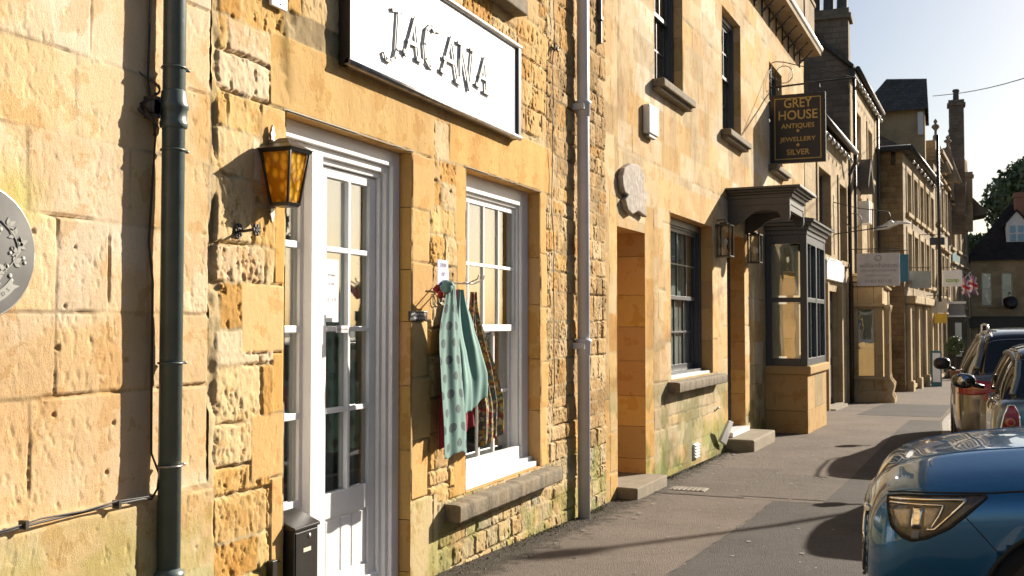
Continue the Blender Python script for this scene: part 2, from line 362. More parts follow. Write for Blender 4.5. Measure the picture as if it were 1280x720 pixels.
def text(body, mat, parent, org, xd, up, width=None, height=None, depth=.004, name='lettering', align='CENTER', spacing=1.0, bold=0):
    """raised lettering: org is the middle of the baseline, xd/up unit vectors in the face"""
    cu = bpy.data.curves.new('t', 'FONT'); cu.body = body; cu.align_x = align; cu.size = 1; cu.extrude = .5; cu.space_character = spacing; cu.offset = bold; cu.resolution_u = 3
    t = bpy.data.objects.new('t', cu); COL.objects.link(t); bpy.context.view_layer.update()
    me = bpy.data.meshes.new_from_object(t.evaluated_get(bpy.context.evaluated_depsgraph_get()))
    bpy.data.objects.remove(t)
    xs = [v.co.x for v in me.vertices]; ys = [v.co.y for v in me.vertices]
    W, H = max(xs)-min(xs), max(ys)-min(ys)
    sx = width/W if width else height/H; sy = height/H if height else sx
    xd, up = Vector(xd), Vector(up); nn = xd.cross(up); o0 = ORG[parent.name] if parent else Vector((0, 0, 0))
    for v in me.vertices: v.co = Vector(org)-o0 + xd*v.co.x*sx + up*v.co.y*sy + nn*(v.co.z+.5)*depth
    me.materials.clear(); me.materials.append(M[mat]); o = bpy.data.objects.new(name, me); COL.objects.link(o); ORG[o.name] = o0
    o.parent = parent; return o
def copy_tree(o, parent=None):
    c = o.copy(); COL.objects.link(c)
    if parent: c.parent = parent
    for ch in [x for x in bpy.data.objects if x.parent == o]: copy_tree(ch, c)
    return c
# ---------------------------------------------------------------- numpy noise and modelled masonry
def vnoise(x, y, seed):
    rs = np.random.RandomState(seed); T = rs.rand(256, 256)
    xi = np.floor(x).astype(int); yi = np.floor(y).astype(int); fx = x-xi; fy = y-yi
    fx = fx*fx*fx*(fx*(fx*6-15)+10); fy = fy*fy*fy*(fy*(fy*6-15)+10)
    a = T[xi & 255, yi & 255]; b = T[(xi+1) & 255, yi & 255]; c = T[xi & 255, (yi+1) & 255]; d = T[(xi+1) & 255, (yi+1) & 255]
    return (a*(1-fx)+b*fx)*(1-fy) + (c*(1-fx)+d*fx)*fy
def fbm(x, y, seed, octv=4, gain=.5):
    s = 0; a = 1; t = 0
    for k in range(octv): s = s + a*vnoise(x*2**k+k*17.3, y*2**k+k*9.1, seed+k); t += a; a *= gain
    return s/t
def sst(a, b, x): t = np.clip((x-a)/(b-a), 0, 1); return t*t*(3-2*t)
KIND = {  # edge width, roughness, pit depth, bulge, offset spread
 'dressed': (.004, .0010, .0012, 0, .0015), 'ashlar': (.004, .0009, .0026, .0002, .0018),
 'rough': (.006, .0036, .013, .0005, .004), 'rubble': (.007, .006, .014, .001, .006), 'render': (.004, .0015, .0025, 0, .0008)}
def courses(u0, u1, z0, z1, hr, wr, kind, pal, seed, jit=.0):
    rnd = random.Random(seed); out = []; z = z0
    while z < z1-.02:
        h = rnd.uniform(*hr); 
        if z1-(z+h) < hr[0]*.6: h = z1-z
        u = u0 - rnd.uniform(0, wr[1]*.7)
        while u < u1:
            wd = rnd.uniform(*wr); a, b = max(u, u0), min(u+wd, u1)
            if b-a > .05:
                if kind in ('rubble', 'rough') and h > .2 and rnd.random() < .22:
                    k = rnd.uniform(.35, .65)*h
                    out.append((a, b, z, z+k, kind, rnd.choice(pal))); out.append((a, b, z+k, z+h, kind, rnd.choice(pal)))
                else: out.append((a, b, z, min(z+h, z1), kind, rnd.choice(pal)))
            u += wd
        z += h
    return out
def cutgrid(a, b, cuts, steps):
    """coordinates from a to b with given fine steps [(limit, step)...] passing through all cuts"""
    ks = sorted(set([a, b] + [c for c in cuts if a < c < b] + [l for l, _ in steps if a < l < b])); out = []
    for p, q in zip(ks, ks[1:]):
        st = next((s_ for l, s_ in steps if (p+q)/2 < l), steps[-1][1]); n = max(1, int(round((q-p)/st)))
        out += list(p + (q-p)*np.arange(n)/n)
    return np.array(out + [b])
def stone_wall(name, fr, u0, u1, z0, z1, blocks, holes, parent, usteps, zsteps, mortar=(.42, .33, .20), jd=.014, seed=1, post=None, warp=.012):
    us = cutgrid(u0, u1, [h[0] for h in holes]+[h[1] for h in holes], usteps)
    zs = cutgrid(z0, z1, [h[2] for h in holes]+[h[3] for h in holes], zsteps)
    U, Z = np.meshgrid(us, zs, indexing='ij')
    Wu = U + (fbm(U*13, Z*13, seed+11, 5, .72)-.5)*warp*2.0; Wz = Z + (fbm(U*13, Z*13, seed+31, 5, .72)-.5)*warp*2.0
    nb = fbm(U*14, Z*14, seed+3, 4, .6)-.5; ng = fbm(U*45, Z*28, seed+4, 3, .6)-.5
    pit = sst(.62, .68, fbm(U*60, Z*26, seed+5, 4, .65)); pit2 = sst(.66, .71, fbm(U*30, Z*15, seed+6, 5, .65))
    pr_ = sst(.35, .65, fbm(U*2.5, Z*2.5, seed+8, 3)); jv = .10+1.5*sst(.42, .66, fbm(U*4.5, Z*4.5, seed+9, 4)); nf = fbm(U*90, Z*60, seed+10, 2)-.5
    H = -jd*jv + nb*.006 + ng*.003; C = np.empty(U.shape+(3,)); C[:] = mortar; C *= (1+nb[..., None]*.25); mort = np.array(mortar)*(1-.45*sst(.5, .68, fbm(U*3, Z*3, seed+12, 4)))[..., None]; C = mort.copy()
    rnd = random.Random(seed)
    for (a, b, c, d, kind, col) in blocks:
        e, ro, pd, bl, sp = KIND[kind]; j = .0015 if kind in ('dressed', 'render') else (.0025 if kind == 'ashlar' else .004)
        i0, i1 = np.searchsorted(us, a-.03), np.searchsorted(us, b+.03); k0, k1 = np.searchsorted(zs, c-.03), np.searchsorted(zs, d+.03)
        if i1 <= i0 or k1 <= k0: continue
        s = (slice(i0, i1), slice(k0, k1))
        if kind in ('dressed', 'render'): uu, zz = U[s]*.85+Wu[s]*.15, Z[s]*.85+Wz[s]*.15
        elif kind == 'ashlar': uu, zz = U[s]*.5+Wu[s]*.5, Z[s]*.5+Wz[s]*.5
        else: uu, zz = Wu[s], Wz[s]
        ds = np.minimum(np.minimum(uu-a, b-uu), np.minimum(zz-c, d-zz)) - j
        t = sst(0, e, ds); off = rnd.uniform(-sp, sp); tx, tz = rnd.uniform(-1, 1)*sp*.6, rnd.uniform(-1, 1)*sp*.6
        hh = off + tx*(uu-(a+b)/2)/(b-a) + tz*(zz-(c+d)/2)/(d-c) + bl*sst(0, .07, ds) + nb[s]*ro*1.6 + ng[s]*ro*1.3 + nf[s]*ro*.8 - pit[s]*pd*pr_[s]*rnd.uniform(.1, 1.2) - pit2[s]*pd*rnd.uniform(0, 1.3)
        ins = ds > -.001
        base = -jd*jv[s] + nb[s]*.006 + ng[s]*.003
        cur = H[s]; cur[ins] = (base + (hh-base)*t)[ins]
        inr = (uu > a) & (uu < b) & (zz > c) & (zz < d) & ~ins; cur[inr] = base[inr]
        cc = np.array(col)*rnd.uniform(.92, 1.06); m_ = C[s]; tt = sst(0, .006, ds)[..., None]
        newc = mort[s]*(1-tt) + cc*tt; m_[ins] = newc[ins]; m_[inr] = mort[s][inr]
    if post: post(U, Z, H, C, fbm)
    keep = np.ones((len(us)-1, len(zs)-1), bool); cu = (us[:-1]+us[1:])/2; cz = (zs[:-1]+zs[1:])/2
    edge = np.zeros(U.shape)
    for (a, b, c, d) in holes:
        keep &= ~(((cu > a) & (cu < b))[:, None] & ((cz > c) & (cz < d))[None, :])
        dd = np.maximum(np.maximum(a-U, U-b), np.maximum(c-Z, Z-d)); H *= sst(-.001, .006, np.maximum(dd, 0)) 
    nu, nz = len(us), len(zs); o0 = ORG[parent.name]
    P = (np.array(fr.o)[None, None] + U[..., None]*np.array(fr.du) + H[..., None]*np.array(fr.dw)); P[..., 2] += Z; P -= np.array(o0)
    idx = np.arange(nu*nz).reshape(nu, nz); q = np.stack([idx[:-1, :-1], idx[:-1, 1:], idx[1:, 1:], idx[1:, :-1]], -1)[keep][:, ::-1]
    # orientation: normal should be towards +dw
    me = bpy.data.meshes.new(name); me.vertices.add(nu*nz); me.vertices.foreach_set('co', P.reshape(-1).astype(np.float32))
    nf = len(q); me.loops.add(nf*4); me.polygons.add(nf); me.loops.foreach_set('vertex_index', q.reshape(-1).astype(np.int32))
    me.polygons.foreach_set('loop_start', np.arange(0, nf*4, 4, dtype=np.int32)); me.polygons.foreach_set('loop_total', np.full(nf, 4, np.int32))
    me.polygons.foreach_set('use_smooth', np.ones(nf, bool)); me.update(calc_edges=True)
    ca = me.color_attributes.new('block', 'FLOAT_COLOR', 'POINT'); cc = np.ones((nu*nz, 4), np.float32); cc[:, :3] = np.clip(C.reshape(-1, 3), 0, 1); ca.data.foreach_set('color', cc.reshape(-1))
    me.materials.append(M['stone_near']); me.validate()
    if me.polygons[0].normal.dot(fr.dw) < 0: me.flip_normals()
    o = bpy.data.objects.new(name, me); COL.objects.link(o); o.parent = parent; ORG[o.name] = o0; return o
def colored(o, col):
    """give a plain dressed piece the block colour used by the stone material"""
    me = o.data; ca = me.color_attributes.new('block', 'FLOAT_COLOR', 'POINT')
    ca.data.foreach_set('color', np.tile(np.array([*col, 1], np.float32), len(me.vertices))); return o
def ground_z(y):
    return float(np.interp(y, [-60, 0, 3, 5.4, 8.3, 12, 17, 26, 32, 42, 56, 90, 200], [1.5, .3, .22, .15, .03, -.02, -.05, -.25, -.35, -.5, -.7, -1.2, -1.2]))
# ---------------------------------------------------------------- ground, road, pavement
def strip(name, x0, x1, ys, dz, mat, cell=None):
    """a sheet following the fall of the street between two edges given as functions of y"""
    b = MB(); f0 = x0 if callable(x0) else (lambda y: x0); f1 = x1 if callable(x1) else (lambda y: x1)
    for a, c in zip(ys, ys[1:]):
        b.face([(f0(a), a, ground_z(a)+dz), (f1(a), a, ground_z(a)+dz), (f1(c), c, ground_z(c)+dz), (f0(c), c, ground_z(c)+dz)])
    o = b.build(name, mat); o['kind'] = 'structure'; return o
def kerb_x(y): return .06 + max(0, y-20)*.062
def wall_x(y): return float(np.interp(y, [-60, 8.8, 20, 20.5, 26, 32, 41, 56], [-2.9, -2.95, -2.6, -2.5, -2.3, -2, -1.2, 1]))
YS = [-60, -20, 0, 3, 4.2, 5.4, 6.8, 8.3, 10, 12, 14.5, 17, 20, 23, 26, 29, 32, 36, 40, 42, 48, 56, 70, 90, 200]
strip('ground', -600, 600, [-600]+YS+[1500], -.16, 'road')
strip('road', lambda y: kerb_x(y)+.1, 9.6, YS, -.12, 'road')
strip('pavement', wall_x, kerb_x, [y for y in YS if y <= 56], 0, 'pave_light')
strip('far_pavement', 9.75, 12.2, YS, .0, 'pave_dark')
def patch(name, pts, mat, dz):
    cx = sum(p[0] for p in pts)/len(pts); b = MB()
    b.face([(x, y, ground_z(y)+dz) for x, y in pts]); o = b.build(name, mat); o['kind'] = 'structure'; return o
def band(name, left, right, ys, mat, dz):
    return strip(name, lambda y: float(np.interp(y, *left)), lambda y: float(np.interp(y, *right)), ys, dz, mat)
band('tarmac_strip', ([-3, 6.6, 9.58, 9.60, 11.8, 16.3, 20], [-1.52, -1.47, -1.37, -.95, -.83, -.62, -.45]), ([-3, 20], [.04, .04]), [-3, 0, 3, 5.4, 6.6, 8.3, 9.58, 9.60, 11.8, 12, 14.5, 16.3, 17, 20], 'pave_dark', .004)
band('tarmac_patch', ([9.3, 9.7, 11.9], [-2.62, -2.62, -2.62]), ([9.3, 9.7, 11.9], [-1.37, -1.7, -1.62]), [9.62, 9.75, 11.85], 'pave_mid', .004)
band('tarmac_square', ([9.6, 11.86], [-1.72, -1.69]), ([9.6, 11.5, 11.86], [-.951, -.85, -.84]), [9.75, 10.3, 11.0, 11.5], 'pave_mid', .0045)
band('tarmac_patch', ([20, 26], [-1.5, -1.1]), ([20, 26], [.02, .3]), [21, 23, 25.6], 'pave_dark', .004)
ks = []
kb = MB()
for k in range(40):
    a, c = -4+k*.915, -4+k*.915+.905; zz = ground_z(a)
    kb.hexa([(kerb_x(a), a, ground_z(a)-.2), (kerb_x(a)+.13, a, ground_z(a)-.2), (kerb_x(c)+.13, c, ground_z(c)-.2), (kerb_x(c), c, ground_z(c)-.2),
             (kerb_x(a), a, ground_z(a)+.002), (kerb_x(a)+.13, a, ground_z(a)+.002), (kerb_x(c)+.13, c, ground_z(c)+.002), (kerb_x(c), c, ground_z(c)+.002)])
o = kb.build('kerb', 'kerb_stone', bevel=.012); o['kind'] = 'structure'
def crack(name, pts, wd=.012, seed=1):
    rr = random.Random(seed); P = []
    for (x0, y0), (x1, y1) in zip(pts, pts[1:]):
        n = max(2, int(math.dist((x0, y0), (x1, y1))/.08))
        for k in range(n): P.append((x0+(x1-x0)*k/n+rr.uniform(-.008, .008), y0+(y1-y0)*k/n+rr.uniform(-.008, .008)))
    P.append(pts[-1]); b = MB()
    for i, ((x0, y0), (x1, y1)) in enumerate(zip(P, P[1:])):
        dx, dy = x1-x0, y1-y0; L_ = math.hypot(dx, dy); w0 = wd*(.6+.4*math.sin(i*1.3)); w1 = wd*(.6+.4*math.sin((i+1)*1.3)); nx, ny = -dy/L_, dx/L_
        b.face([(x0-nx*w0/2, y0-ny*w0/2, ground_z(y0)+.009), (x0+nx*w0/2, y0+ny*w0/2, ground_z(y0)+.009), (x1+nx*w1/2, y1+ny*w1/2, ground_z(y1)+.009), (x1-nx*w1/2, y1-ny*w1/2, ground_z(y1)+.009)])
    o = b.build(name, 'crack_fill'); o['kind'] = 'structure'; return o
crack('joint', [(-1.52, 3), (-1.50, 5.4), (-1.47, 6.6), (-1.42, 8.3), (-1.37, 9.58)], .012, 1); crack('joint', [(-1.37, 9.60), (-.96, 9.61)], .014, 2); crack('joint', [(-2.64, 9.70), (-2.2, 9.66), (-1.70, 9.66), (-1.37, 9.61)], .016, 3)
crack('joint', [(-1.70, 9.7), (-1.69, 10.6), (-1.66, 11.86)], .012, 4); crack('joint', [(-1.68, 11.88), (-1.2, 11.62), (-.80, 11.5)], .014, 5); crack('joint', [(-.83, 11.5), (-.70, 14), (-.62, 16.3), (-.46, 20)], .012, 6)
crack('joint', [(-2.5, 14.6), (-1.6, 14.1), (-.70, 13.9)], .010, 7); crack('joint', [(-1.8, 17.6), (-.9, 17.5), (-.55, 17.6)], .012, 8); crack('crack', [(-2.5, 6.3), (-2.1, 6.55), (-1.9, 6.5), (-1.5, 6.9)], .006, 9)
b = MB(); yv, xv = 9.95, -2.22; b.box(xv-.17, xv+.17, yv-.11, yv+.11, ground_z(yv)+.0, ground_z(yv)+.012); o = b.build('drain_cover', 'kerb_stone', bevel=.003); tag(o, 'small slotted metal grating set in the pavement near the stone doorway step', 'drain cover')
for k in range(7): q = MB(); q.box(xv-.15+k*.045, xv-.13+k*.045, yv-.09, yv+.09, ground_z(yv)+.012, ground_z(yv)+.017); q.build('bar', 'weathered_metal', o)
gs = MB(); rgum = random.Random(8)
for k in range(170):
    y = rgum.uniform(4, 19); x = rgum.uniform(-2.5, -.1); r_ = rgum.uniform(.008, .022); gs.face([(x+r_*math.cos(q)*rgum.uniform(.8, 1.1), y+r_*math.sin(q), ground_z(y)+.0105) for q in (0, .9, 1.8, 2.7, 3.6, 4.5, 5.4)])
o = gs.build('gum_spots', 'gum'); tag(o, 'pale and dark gum spots trodden into the pavement', 'gum spots', kind='stuff')
gm = MB(); rg = random.Random(3)
for k in range(4200):
    y = rg.uniform(3.2, 17); e = -2.69 + max(0, y-8.8)*.042; d = abs(rg.gauss(0, .11)); 
    if 3.95 < y < 5.1 or 9.2 < y < 10.2: continue
    if y > 9 and rg.random() < .5: continue
    if y > 16: continue
    x = e + d; s_ = rg.uniform(.002, .006)*(1 if rg.random() < .93 else 1.8); z = ground_z(y)+.004+s_*.3; q = rg.uniform(0, 6)
    p = [(x+s_*math.cos(q+t)*rg.uniform(.7, 1.2), y+s_*math.sin(q+t)*rg.uniform(.7, 1.2), z-s_*.4) for t in (0, 2.1, 4.2)]; top = (x, y, z+s_*.7)
    gm.face(p); gm.face([p[0], p[1], top]); gm.face([p[1], p[2], top]); gm.face([p[2], p[0], top])
o = gm.build('gravel', 'gravel'); tag(o, 'dark loose grit lying along the foot of the shop walls', 'gravel', kind='stuff')
ms_ = MB()
for k in range(900):
    c = rg.choice([(10.7, .35), (12.3, .6), (13.4, .4), (7.2, .5), (8.4, .25), (11.6, .5)]); y = rg.gauss(c[0], c[1]*.6); e = -2.69 + max(0, y-8.8)*.042
    if 9.2 < y < 10.2: continue
    x = e+abs(rg.gauss(0, .035)); s_ = rg.uniform(.006, .018); z = ground_z(y)+.004
    for t in range(3):
        q = rg.uniform(0, 6.28); ms_.face([(x, y, z), (x+s_*math.cos(q), y+s_*math.sin(q), z+s_*.9), (x+s_*.6*math.cos(q+.7), y+s_*.6*math.sin(q+.7), z+s_*.5)])
o = ms_.build('moss', 'moss'); tag(o, 'green moss tufts where the house wall meets the pavement', 'moss', kind='stuff')
# ---------------------------------------------------------------- near houses
J = Fr(-2.7, 0, -2.7, 10)
G = Fr(-2.72, 8.80, -2.25, 20)
def solid_holed(mb, u0, u1, z0, z1, w0, w1, holes, grow=.02):
    hs = [(a-grow, b+grow, c-grow if c > z0+.05 else z0-1, d+grow) for a, b, c, d in holes]
    cu = sorted(set([u0, u1]+[x for h in hs for x in h[:2] if u0 < x < u1])); cz = sorted(set([z0, z1]+[x for h in hs for x in h[2:] if z0 < x < z1]))
    for a, b in zip(cu, cu[1:]):
        run = None
        for c, d in zip(cz, cz[1:]):
            m = ((a+b)/2, (c+d)/2); hole = any(h[0] < m[0] < h[1] and h[2] < m[1] < h[3] for h in hs)
            if not hole: run = [c, d] if run is None else [run[0], d]
            if (hole or d == cz[-1]) and run: mb.box(a, b, w0, w1, *run); run = None
def reveal(fr, hole, depth, parent, col, sill=True, back=None, name='reveal'):
    a, b, c, d = hole; t = .018; mb = MB(fr); rr = random.Random(int(a*100)); cols = []; nv = 0
    def blk(*q):
        nonlocal nv
        mb.box(*q); f = rr.uniform(.82, 1.12); cols.extend([(col[0]*f, col[1]*f*rr.uniform(.97, 1.05), col[2]*f*rr.uniform(.9, 1.25))]*1)
    z = max(c, -.1)
    while z < d-.02:
        h = min(rr.uniform(.28, .42), d-z); 
        if d-(z+h) < .12: h = d-z
        o1, o2 = rr.uniform(0, .004), rr.uniform(0, .004)
        blk(a-t, a-o1, -depth, -.004, z+.002, z+h-.002); blk(b+o2, b+t, -depth, -.004, z+.002, z+h-.002); z += h
    blk(a-t, b+t, -depth, -.004, d, d+t)
    if sill: blk(a-t, b+t, -depth, -.004, c-t, c)
    o = mb.build(name, 'stone_near', parent); ca = o.data.color_attributes.new('block', 'FLOAT_COLOR', 'POINT')
    ca.data.foreach_set('color', np.array([[*c_, 1] for c_ in cols for _ in range(8)], np.float32).reshape(-1)); return o
def shell(fr, u0, u1, depth, z0, eave, ridge, parent, over=.25, roofmat='slate_tiles', hatch=True, wallmat='far_stone', front=True, over_end=.05, coping=True):
    """end walls, back wall and a pitched roof with its ridge along the street"""
    m = MB(fr); t = .3
    def wuv(mb, pts, uvs): mb.face(pts, uvs)
    w0 = -.003 if front else -.30
    mid = -depth/2
    for u, uu in ((u0, u0+t), (u1-t, u1)):
        poly = [(w0, z0), (-depth, z0), (-depth, eave), (mid, ridge), (w0, eave)]
        n = len(poly)
        for q in (u, uu): wuv(m, [(q, a, b) for a, b in poly], [(a, b) for a, b in poly])
        for k in range(n):
            (a, b), (c, d) = poly[k], poly[(k+1) % n]; wuv(m, [(u, a, b), (u, c, d), (uu, c, d), (uu, a, b)], [(a, b), (c, d), (c+t, d), (a+t, b)])
    wuv(m, [(u0+t, -depth, z0), (u1-t, -depth, z0), (u1-t, -depth, eave), (u0+t, -depth, eave)], [(u0, z0), (u1, z0), (u1, eave), (u0, eave)])
    m.build('side_walls', wallmat, parent)
    r = MB(fr); th = .10; sl = (ridge-eave)/(depth/2)
    e0, e1 = over, -depth-over; a, b = u0-over_end, u1+over_end
    for s_, (wa, wb) in ((1, (e0, mid)), (-1, (e1, mid))):
        za = eave - over*sl + .06; zb = ridge + .06; L = math.hypot(wb-wa, zb-za)
        r.face([(a, wa, za), (b, wa, za), (b, wb, zb), (a, wb, zb)], [(a, 0), (b, 0), (b, L), (a, L)])
        r.face([(a, wa, za+th), (b, wa, za+th), (b, wb, zb+th), (a, wb, zb+th)], [(a, 0), (b, 0), (b, L), (a, L)])
        for u in (a, b): r.face([(u, wa, za), (u, wb, zb), (u, wb, zb+th), (u, wa, za+th)], [(0, 0), (L, 0), (L, th), (0, th)])
        r.face([(a, wa, za), (b, wa, za), (b, wa, za+th), (a, wa, za+th)], [(a, 0), (b, 0), (b, th), (a, th)])
    r.build('roof', roofmat, parent)
# --- colours of the blocks
OR = [(.54, .33, .11), (.58, .37, .14), (.50, .29, .09), (.57, .38, .16), (.59, .41, .18), (.60, .45, .25)]
DR = (.56, .34, .11)
PALE = [(.64, .50, .34), (.62, .46, .29), (.66, .53, .37), (.60, .46, .30), (.63, .46, .26)]
RUB = [(.53, .36, .17), (.47, .32, .15), (.58, .43, .25), (.42, .29, .14), (.54, .40, .22), (.54, .33, .12)]
LOW = [(.47, .38, .22), (.42, .34, .20), (.52, .42, .25), (.44, .33, .17), (.50, .37, .19), (.38, .33, .22)]
GHP = [(.55, .39, .21), (.58, .44, .27), (.51, .36, .19), (.60, .47, .31), (.54, .36, .16), (.56, .42, .24), (.48, .37, .22)]
# ======== left house
LH = thing('stone_house', (-2.7, 0, .2), 'pale cream ashlar stone house at the left edge with the round plaque', 'house')
bl = [];
for (z0, z1, us_) in ((.0, .36, [.8, 1.7, 2.55, 3.40]), (.36, .66, [.8, 1.9, 2.75, 3.4]), (.66, .955, [.8, 1.5, 2.25, 2.98, 3.4]), (.965, 1.36, [.8, 1.6, 2.30, 2.52, 3.40]), (1.36, 1.64, [.8, 1.8, 2.62, 3.05, 3.4]),
                      (1.64, 1.96, [.8, 1.4, 2.38, 2.62, 2.86, 3.40]), (1.96, 2.24, [.8, 1.55, 2.50, 2.955, 3.40]), (2.24, 2.52, [.8, 1.9, 2.70, 3.40]), (2.52, 2.86, [.8, 1.8, 2.76, 3.40]), (2.86, 3.2, [.8, 1.7, 2.6, 3.1, 3.40]),
                      (3.2, 3.5, [.8, 1.9, 2.5, 3.4]), (3.5, 3.85, [.8, 1.7, 2.9, 3.4]), (3.85, 4.2, [.8, 2.2, 3.4]), (4.2, 4.55, [.8, 1.6, 2.7, 3.4]), (4.55, 5, [.8, 1.9, 3.4]), (5, 5.5, [.8, 2.3, 3.4]), (5.5, 6.0, [.8, 1.6, 2.5, 3.4]), (6.0, 6.5, [.8, 2.3, 3.4])):
    for a, b in zip(us_, us_[1:]): bl.append((a, b, z0, z1, 'ashlar', random.choice(PALE if z0 > .9 else [(.52, .43, .27), (.48, .40, .25), (.55, .42, .25)])))
def postL(U, Z, H, C, fbm):
    H += (1-sst(.94, .975, Z + (fbm(U*6, Z*0, 91, 3)-.5)*.02))*.035
    H += (fbm(U*2.2, Z*2.2, 92, 3)-.5)*.010
    for (a, b, r_) in ((2.52, 1.90, .006), (2.66, 1.66, .005), (2.44, 1.70, .008), (2.63, 1.52, .007), (2.86, 1.08, .006), (2.89, 1.25, .006), (2.62, 1.30, .006), (2.7, 1.86, .004), (2.95, 1.47, .005)):
        H -= .022*np.exp(-((U-a)**2+(Z-b)**2)/(r_*r_))
    m = sst(.44, .62, fbm(U*2.6+4, Z*3.4, 93, 5))[..., None]; C *= (1-m) + m*np.array([.94, .85, .70]); m = sst(.5, .64, fbm(U*3.3+9, Z*2.8, 94, 5))[..., None]; C *= (1-m) + m*np.array([1.06, 1.10, 1.22])
    g = sst(.5, .62, fbm(U*3+4, Z*4, 95, 4))*(1-sst(.8, 1.0, Z)); C *= 1-g[..., None]*np.array([.18, .12, .30])
    g = sst(.47, .6, fbm(U*5+4, Z*5, 97, 4))*np.exp(-((U-2.45)**2+(Z-2.0)**2)/.012); C *= 1-g[..., None]*np.array([.20, .12, .5])
stone_wall('front_wall', J, .8, 3.41, -.1, 6.5, bl, [], LH, [(1.9, .03), (3.5, .0055)], [(3.25, .0065), (6.5, .05)], mortar=(.54, .42, .26), jd=.009, seed=21, post=postL, warp=.008)
mb = MB(J); mb.box(.8, 3.41, -.30, -.06, -.1, 6.5); mb.build('wall_core', 'far_stone', LH)
shell(J, -6, 3.41, 8, -.3, 6.5, 9.6, LH, front=False); mb = MB(J); 
mb.face([(-6, 0, -.3), (.8, 0, -.3), (.8, 0, 6.5), (-6, 0, 6.5)], [(-6, 0), (.8, 0), (.8, 6.5), (-6, 6.5)]); mb.build('front_wall', 'far_stone', LH)
# ======== the shop
SH = thing('stone_shop', (-2.7, 5.5, .15), 'honey coloured stone shop with white door and sash window under the long white signboard', 'shop')
D_ = (3.93, 5.14, -.1, 2.555); W_ = (5.87, 7.17, .56, 2.57); UW = (5.95, 6.75, 3.86, 5.4)
holes = [D_, W_, UW]
bl = courses(3.44, 3.93, -.1, 6.5, (.14, .30), (.22, .46), 'rough', OR+PALE[:3], 5)
bl += courses(3.93, 5.6, 3.02, 6.5, (.2, .34), (.35, .7), 'rough', OR, 6) + courses(5.37, 5.75, .0, 2.57, (.14, .28), (.16, .36), 'rough', OR+RUB[:3], 7)
bl += courses(5.6, 7.4, 2.97, 6.5, (.16, .30), (.22, .5), 'rough', OR+RUB[:2], 8)
bl += courses(7.30, 8.83, .55, 6.5, (.10, .22), (.13, .36), 'rubble', RUB, 9) + courses(5.14, 8.83, -.1, .56, (.09, .15), (.12, .26), 'rubble', LOW, 10)
bl += [(3.80, 5.62, 2.565, 2.90, 'dressed', (.59, .40, .17)), (5.62, 7.42, 2.58, 2.93, 'dressed', (.57, .36, .13)),
       (5.42, 5.62, 2.565, 2.80, 'ashlar', (.58, .46, .28)),
       (3.62, 3.925, 1.475, 1.775, 'dressed', (.62, .42, .20)), (3.68, 3.925, .93, 1.21, 'dressed', (.60, .38, .16)), (3.845, 3.925, 1.775, 2.20, 'dressed', DR), (3.74, 3.925, 2.20, 2.56, 'dressed', (.61, .41, .19)),
       (3.84, 3.925, 1.21, 1.475, 'dressed', DR), (3.83, 3.925, .55, .93, 'dressed', (.57, .36, .15)), (3.78, 3.925, .1, .55, 'dressed', DR)]
z = .0
for zz, wd in ((.62, .34), (.95, .21), (1.3, .24), (1.62, .20), (1.95, .26), (2.25, .22), (2.56, .28)):
    bl.append((5.145, 5.145+wd, z, zz, 'dressed', (random.choice([(.60, .40, .19), (.57, .36, .15), (.62, .43, .22)]) if z else (.52, .41, .24)))); z = zz
z = .55
for zz, wd in ((.95, .17), (1.25, .13), (1.7, .15), (2.1, .13), (2.575, .15)):
    bl.append((5.865-wd, 5.865, z, zz, 'dressed', (.60, .36, .13))); z = zz
z = .55
for zz, wd in ((.98, .13), (1.32, .17), (1.72, .13), (2.12, .15), (2.575, .13)):
    bl.append((7.175, 7.175+wd, z, zz, 'dressed', (.59, .37, .14))); z = zz
bl += [(5.14, 5.42, -.1, .62, 'ashlar', (.50, .40, .22))]
def postS(U, Z, H, C, fbm):
    H += (fbm(U*1.7, Z*1.7, 71, 4)-.5)*.014*(1-np.exp(-((U-4.5)**2)/.5))
    g = sst(.42, .6, fbm(U*3.2, Z*3.2, 73, 4))*sst(7.2, 7.9, U)*.55; C *= 1-g[..., None]*np.array([.45, .50, .55])
    g = sst(.45, .62, fbm(U*4, Z*5, 75, 4))*(1-sst(.45, .75, Z)); C *= 1-g[..., None]*np.array([.30, .20, .42])
    g = sst(.5, .6, fbm(U*7, Z*7, 77, 4))*np.exp(-((U-3.92)**2)/.002)*sst(2.55, 2.6, Z); C *= 1-g[..., None]*np.array([.5, .5, .6])
    C *= 1-.16*sst(.35, .7, fbm(U*6, Z*.9, 79, 3))[..., None]*np.array([.6, .9, 1.2])*(Z > 2.5)[..., None]
stone_wall('front_wall', J, 3.41, 8.83, -.1, 6.5, bl, holes, SH, [(5.2, .0065), (8.83, .0085)], [(3.6, .0075), (4.4, .012), (6.5, .06)], mortar=(.48, .38, .22), jd=.014, seed=41, post=postS, warp=.013)
mb = MB(J); solid_holed(mb, 3.41, 8.80, -.1, 6.5, -.30, -.06, holes); mb.build('wall_core', 'far_stone', SH)
reveal(J, D_, .30, SH, DR, sill=False); reveal(J, W_, .30, SH, (.60, .36, .13)); reveal(J, UW, .30, SH, DR)
shell(J, 3.41, 8.80, 8, -.3, 6.5, 9.6, SH, front=False)
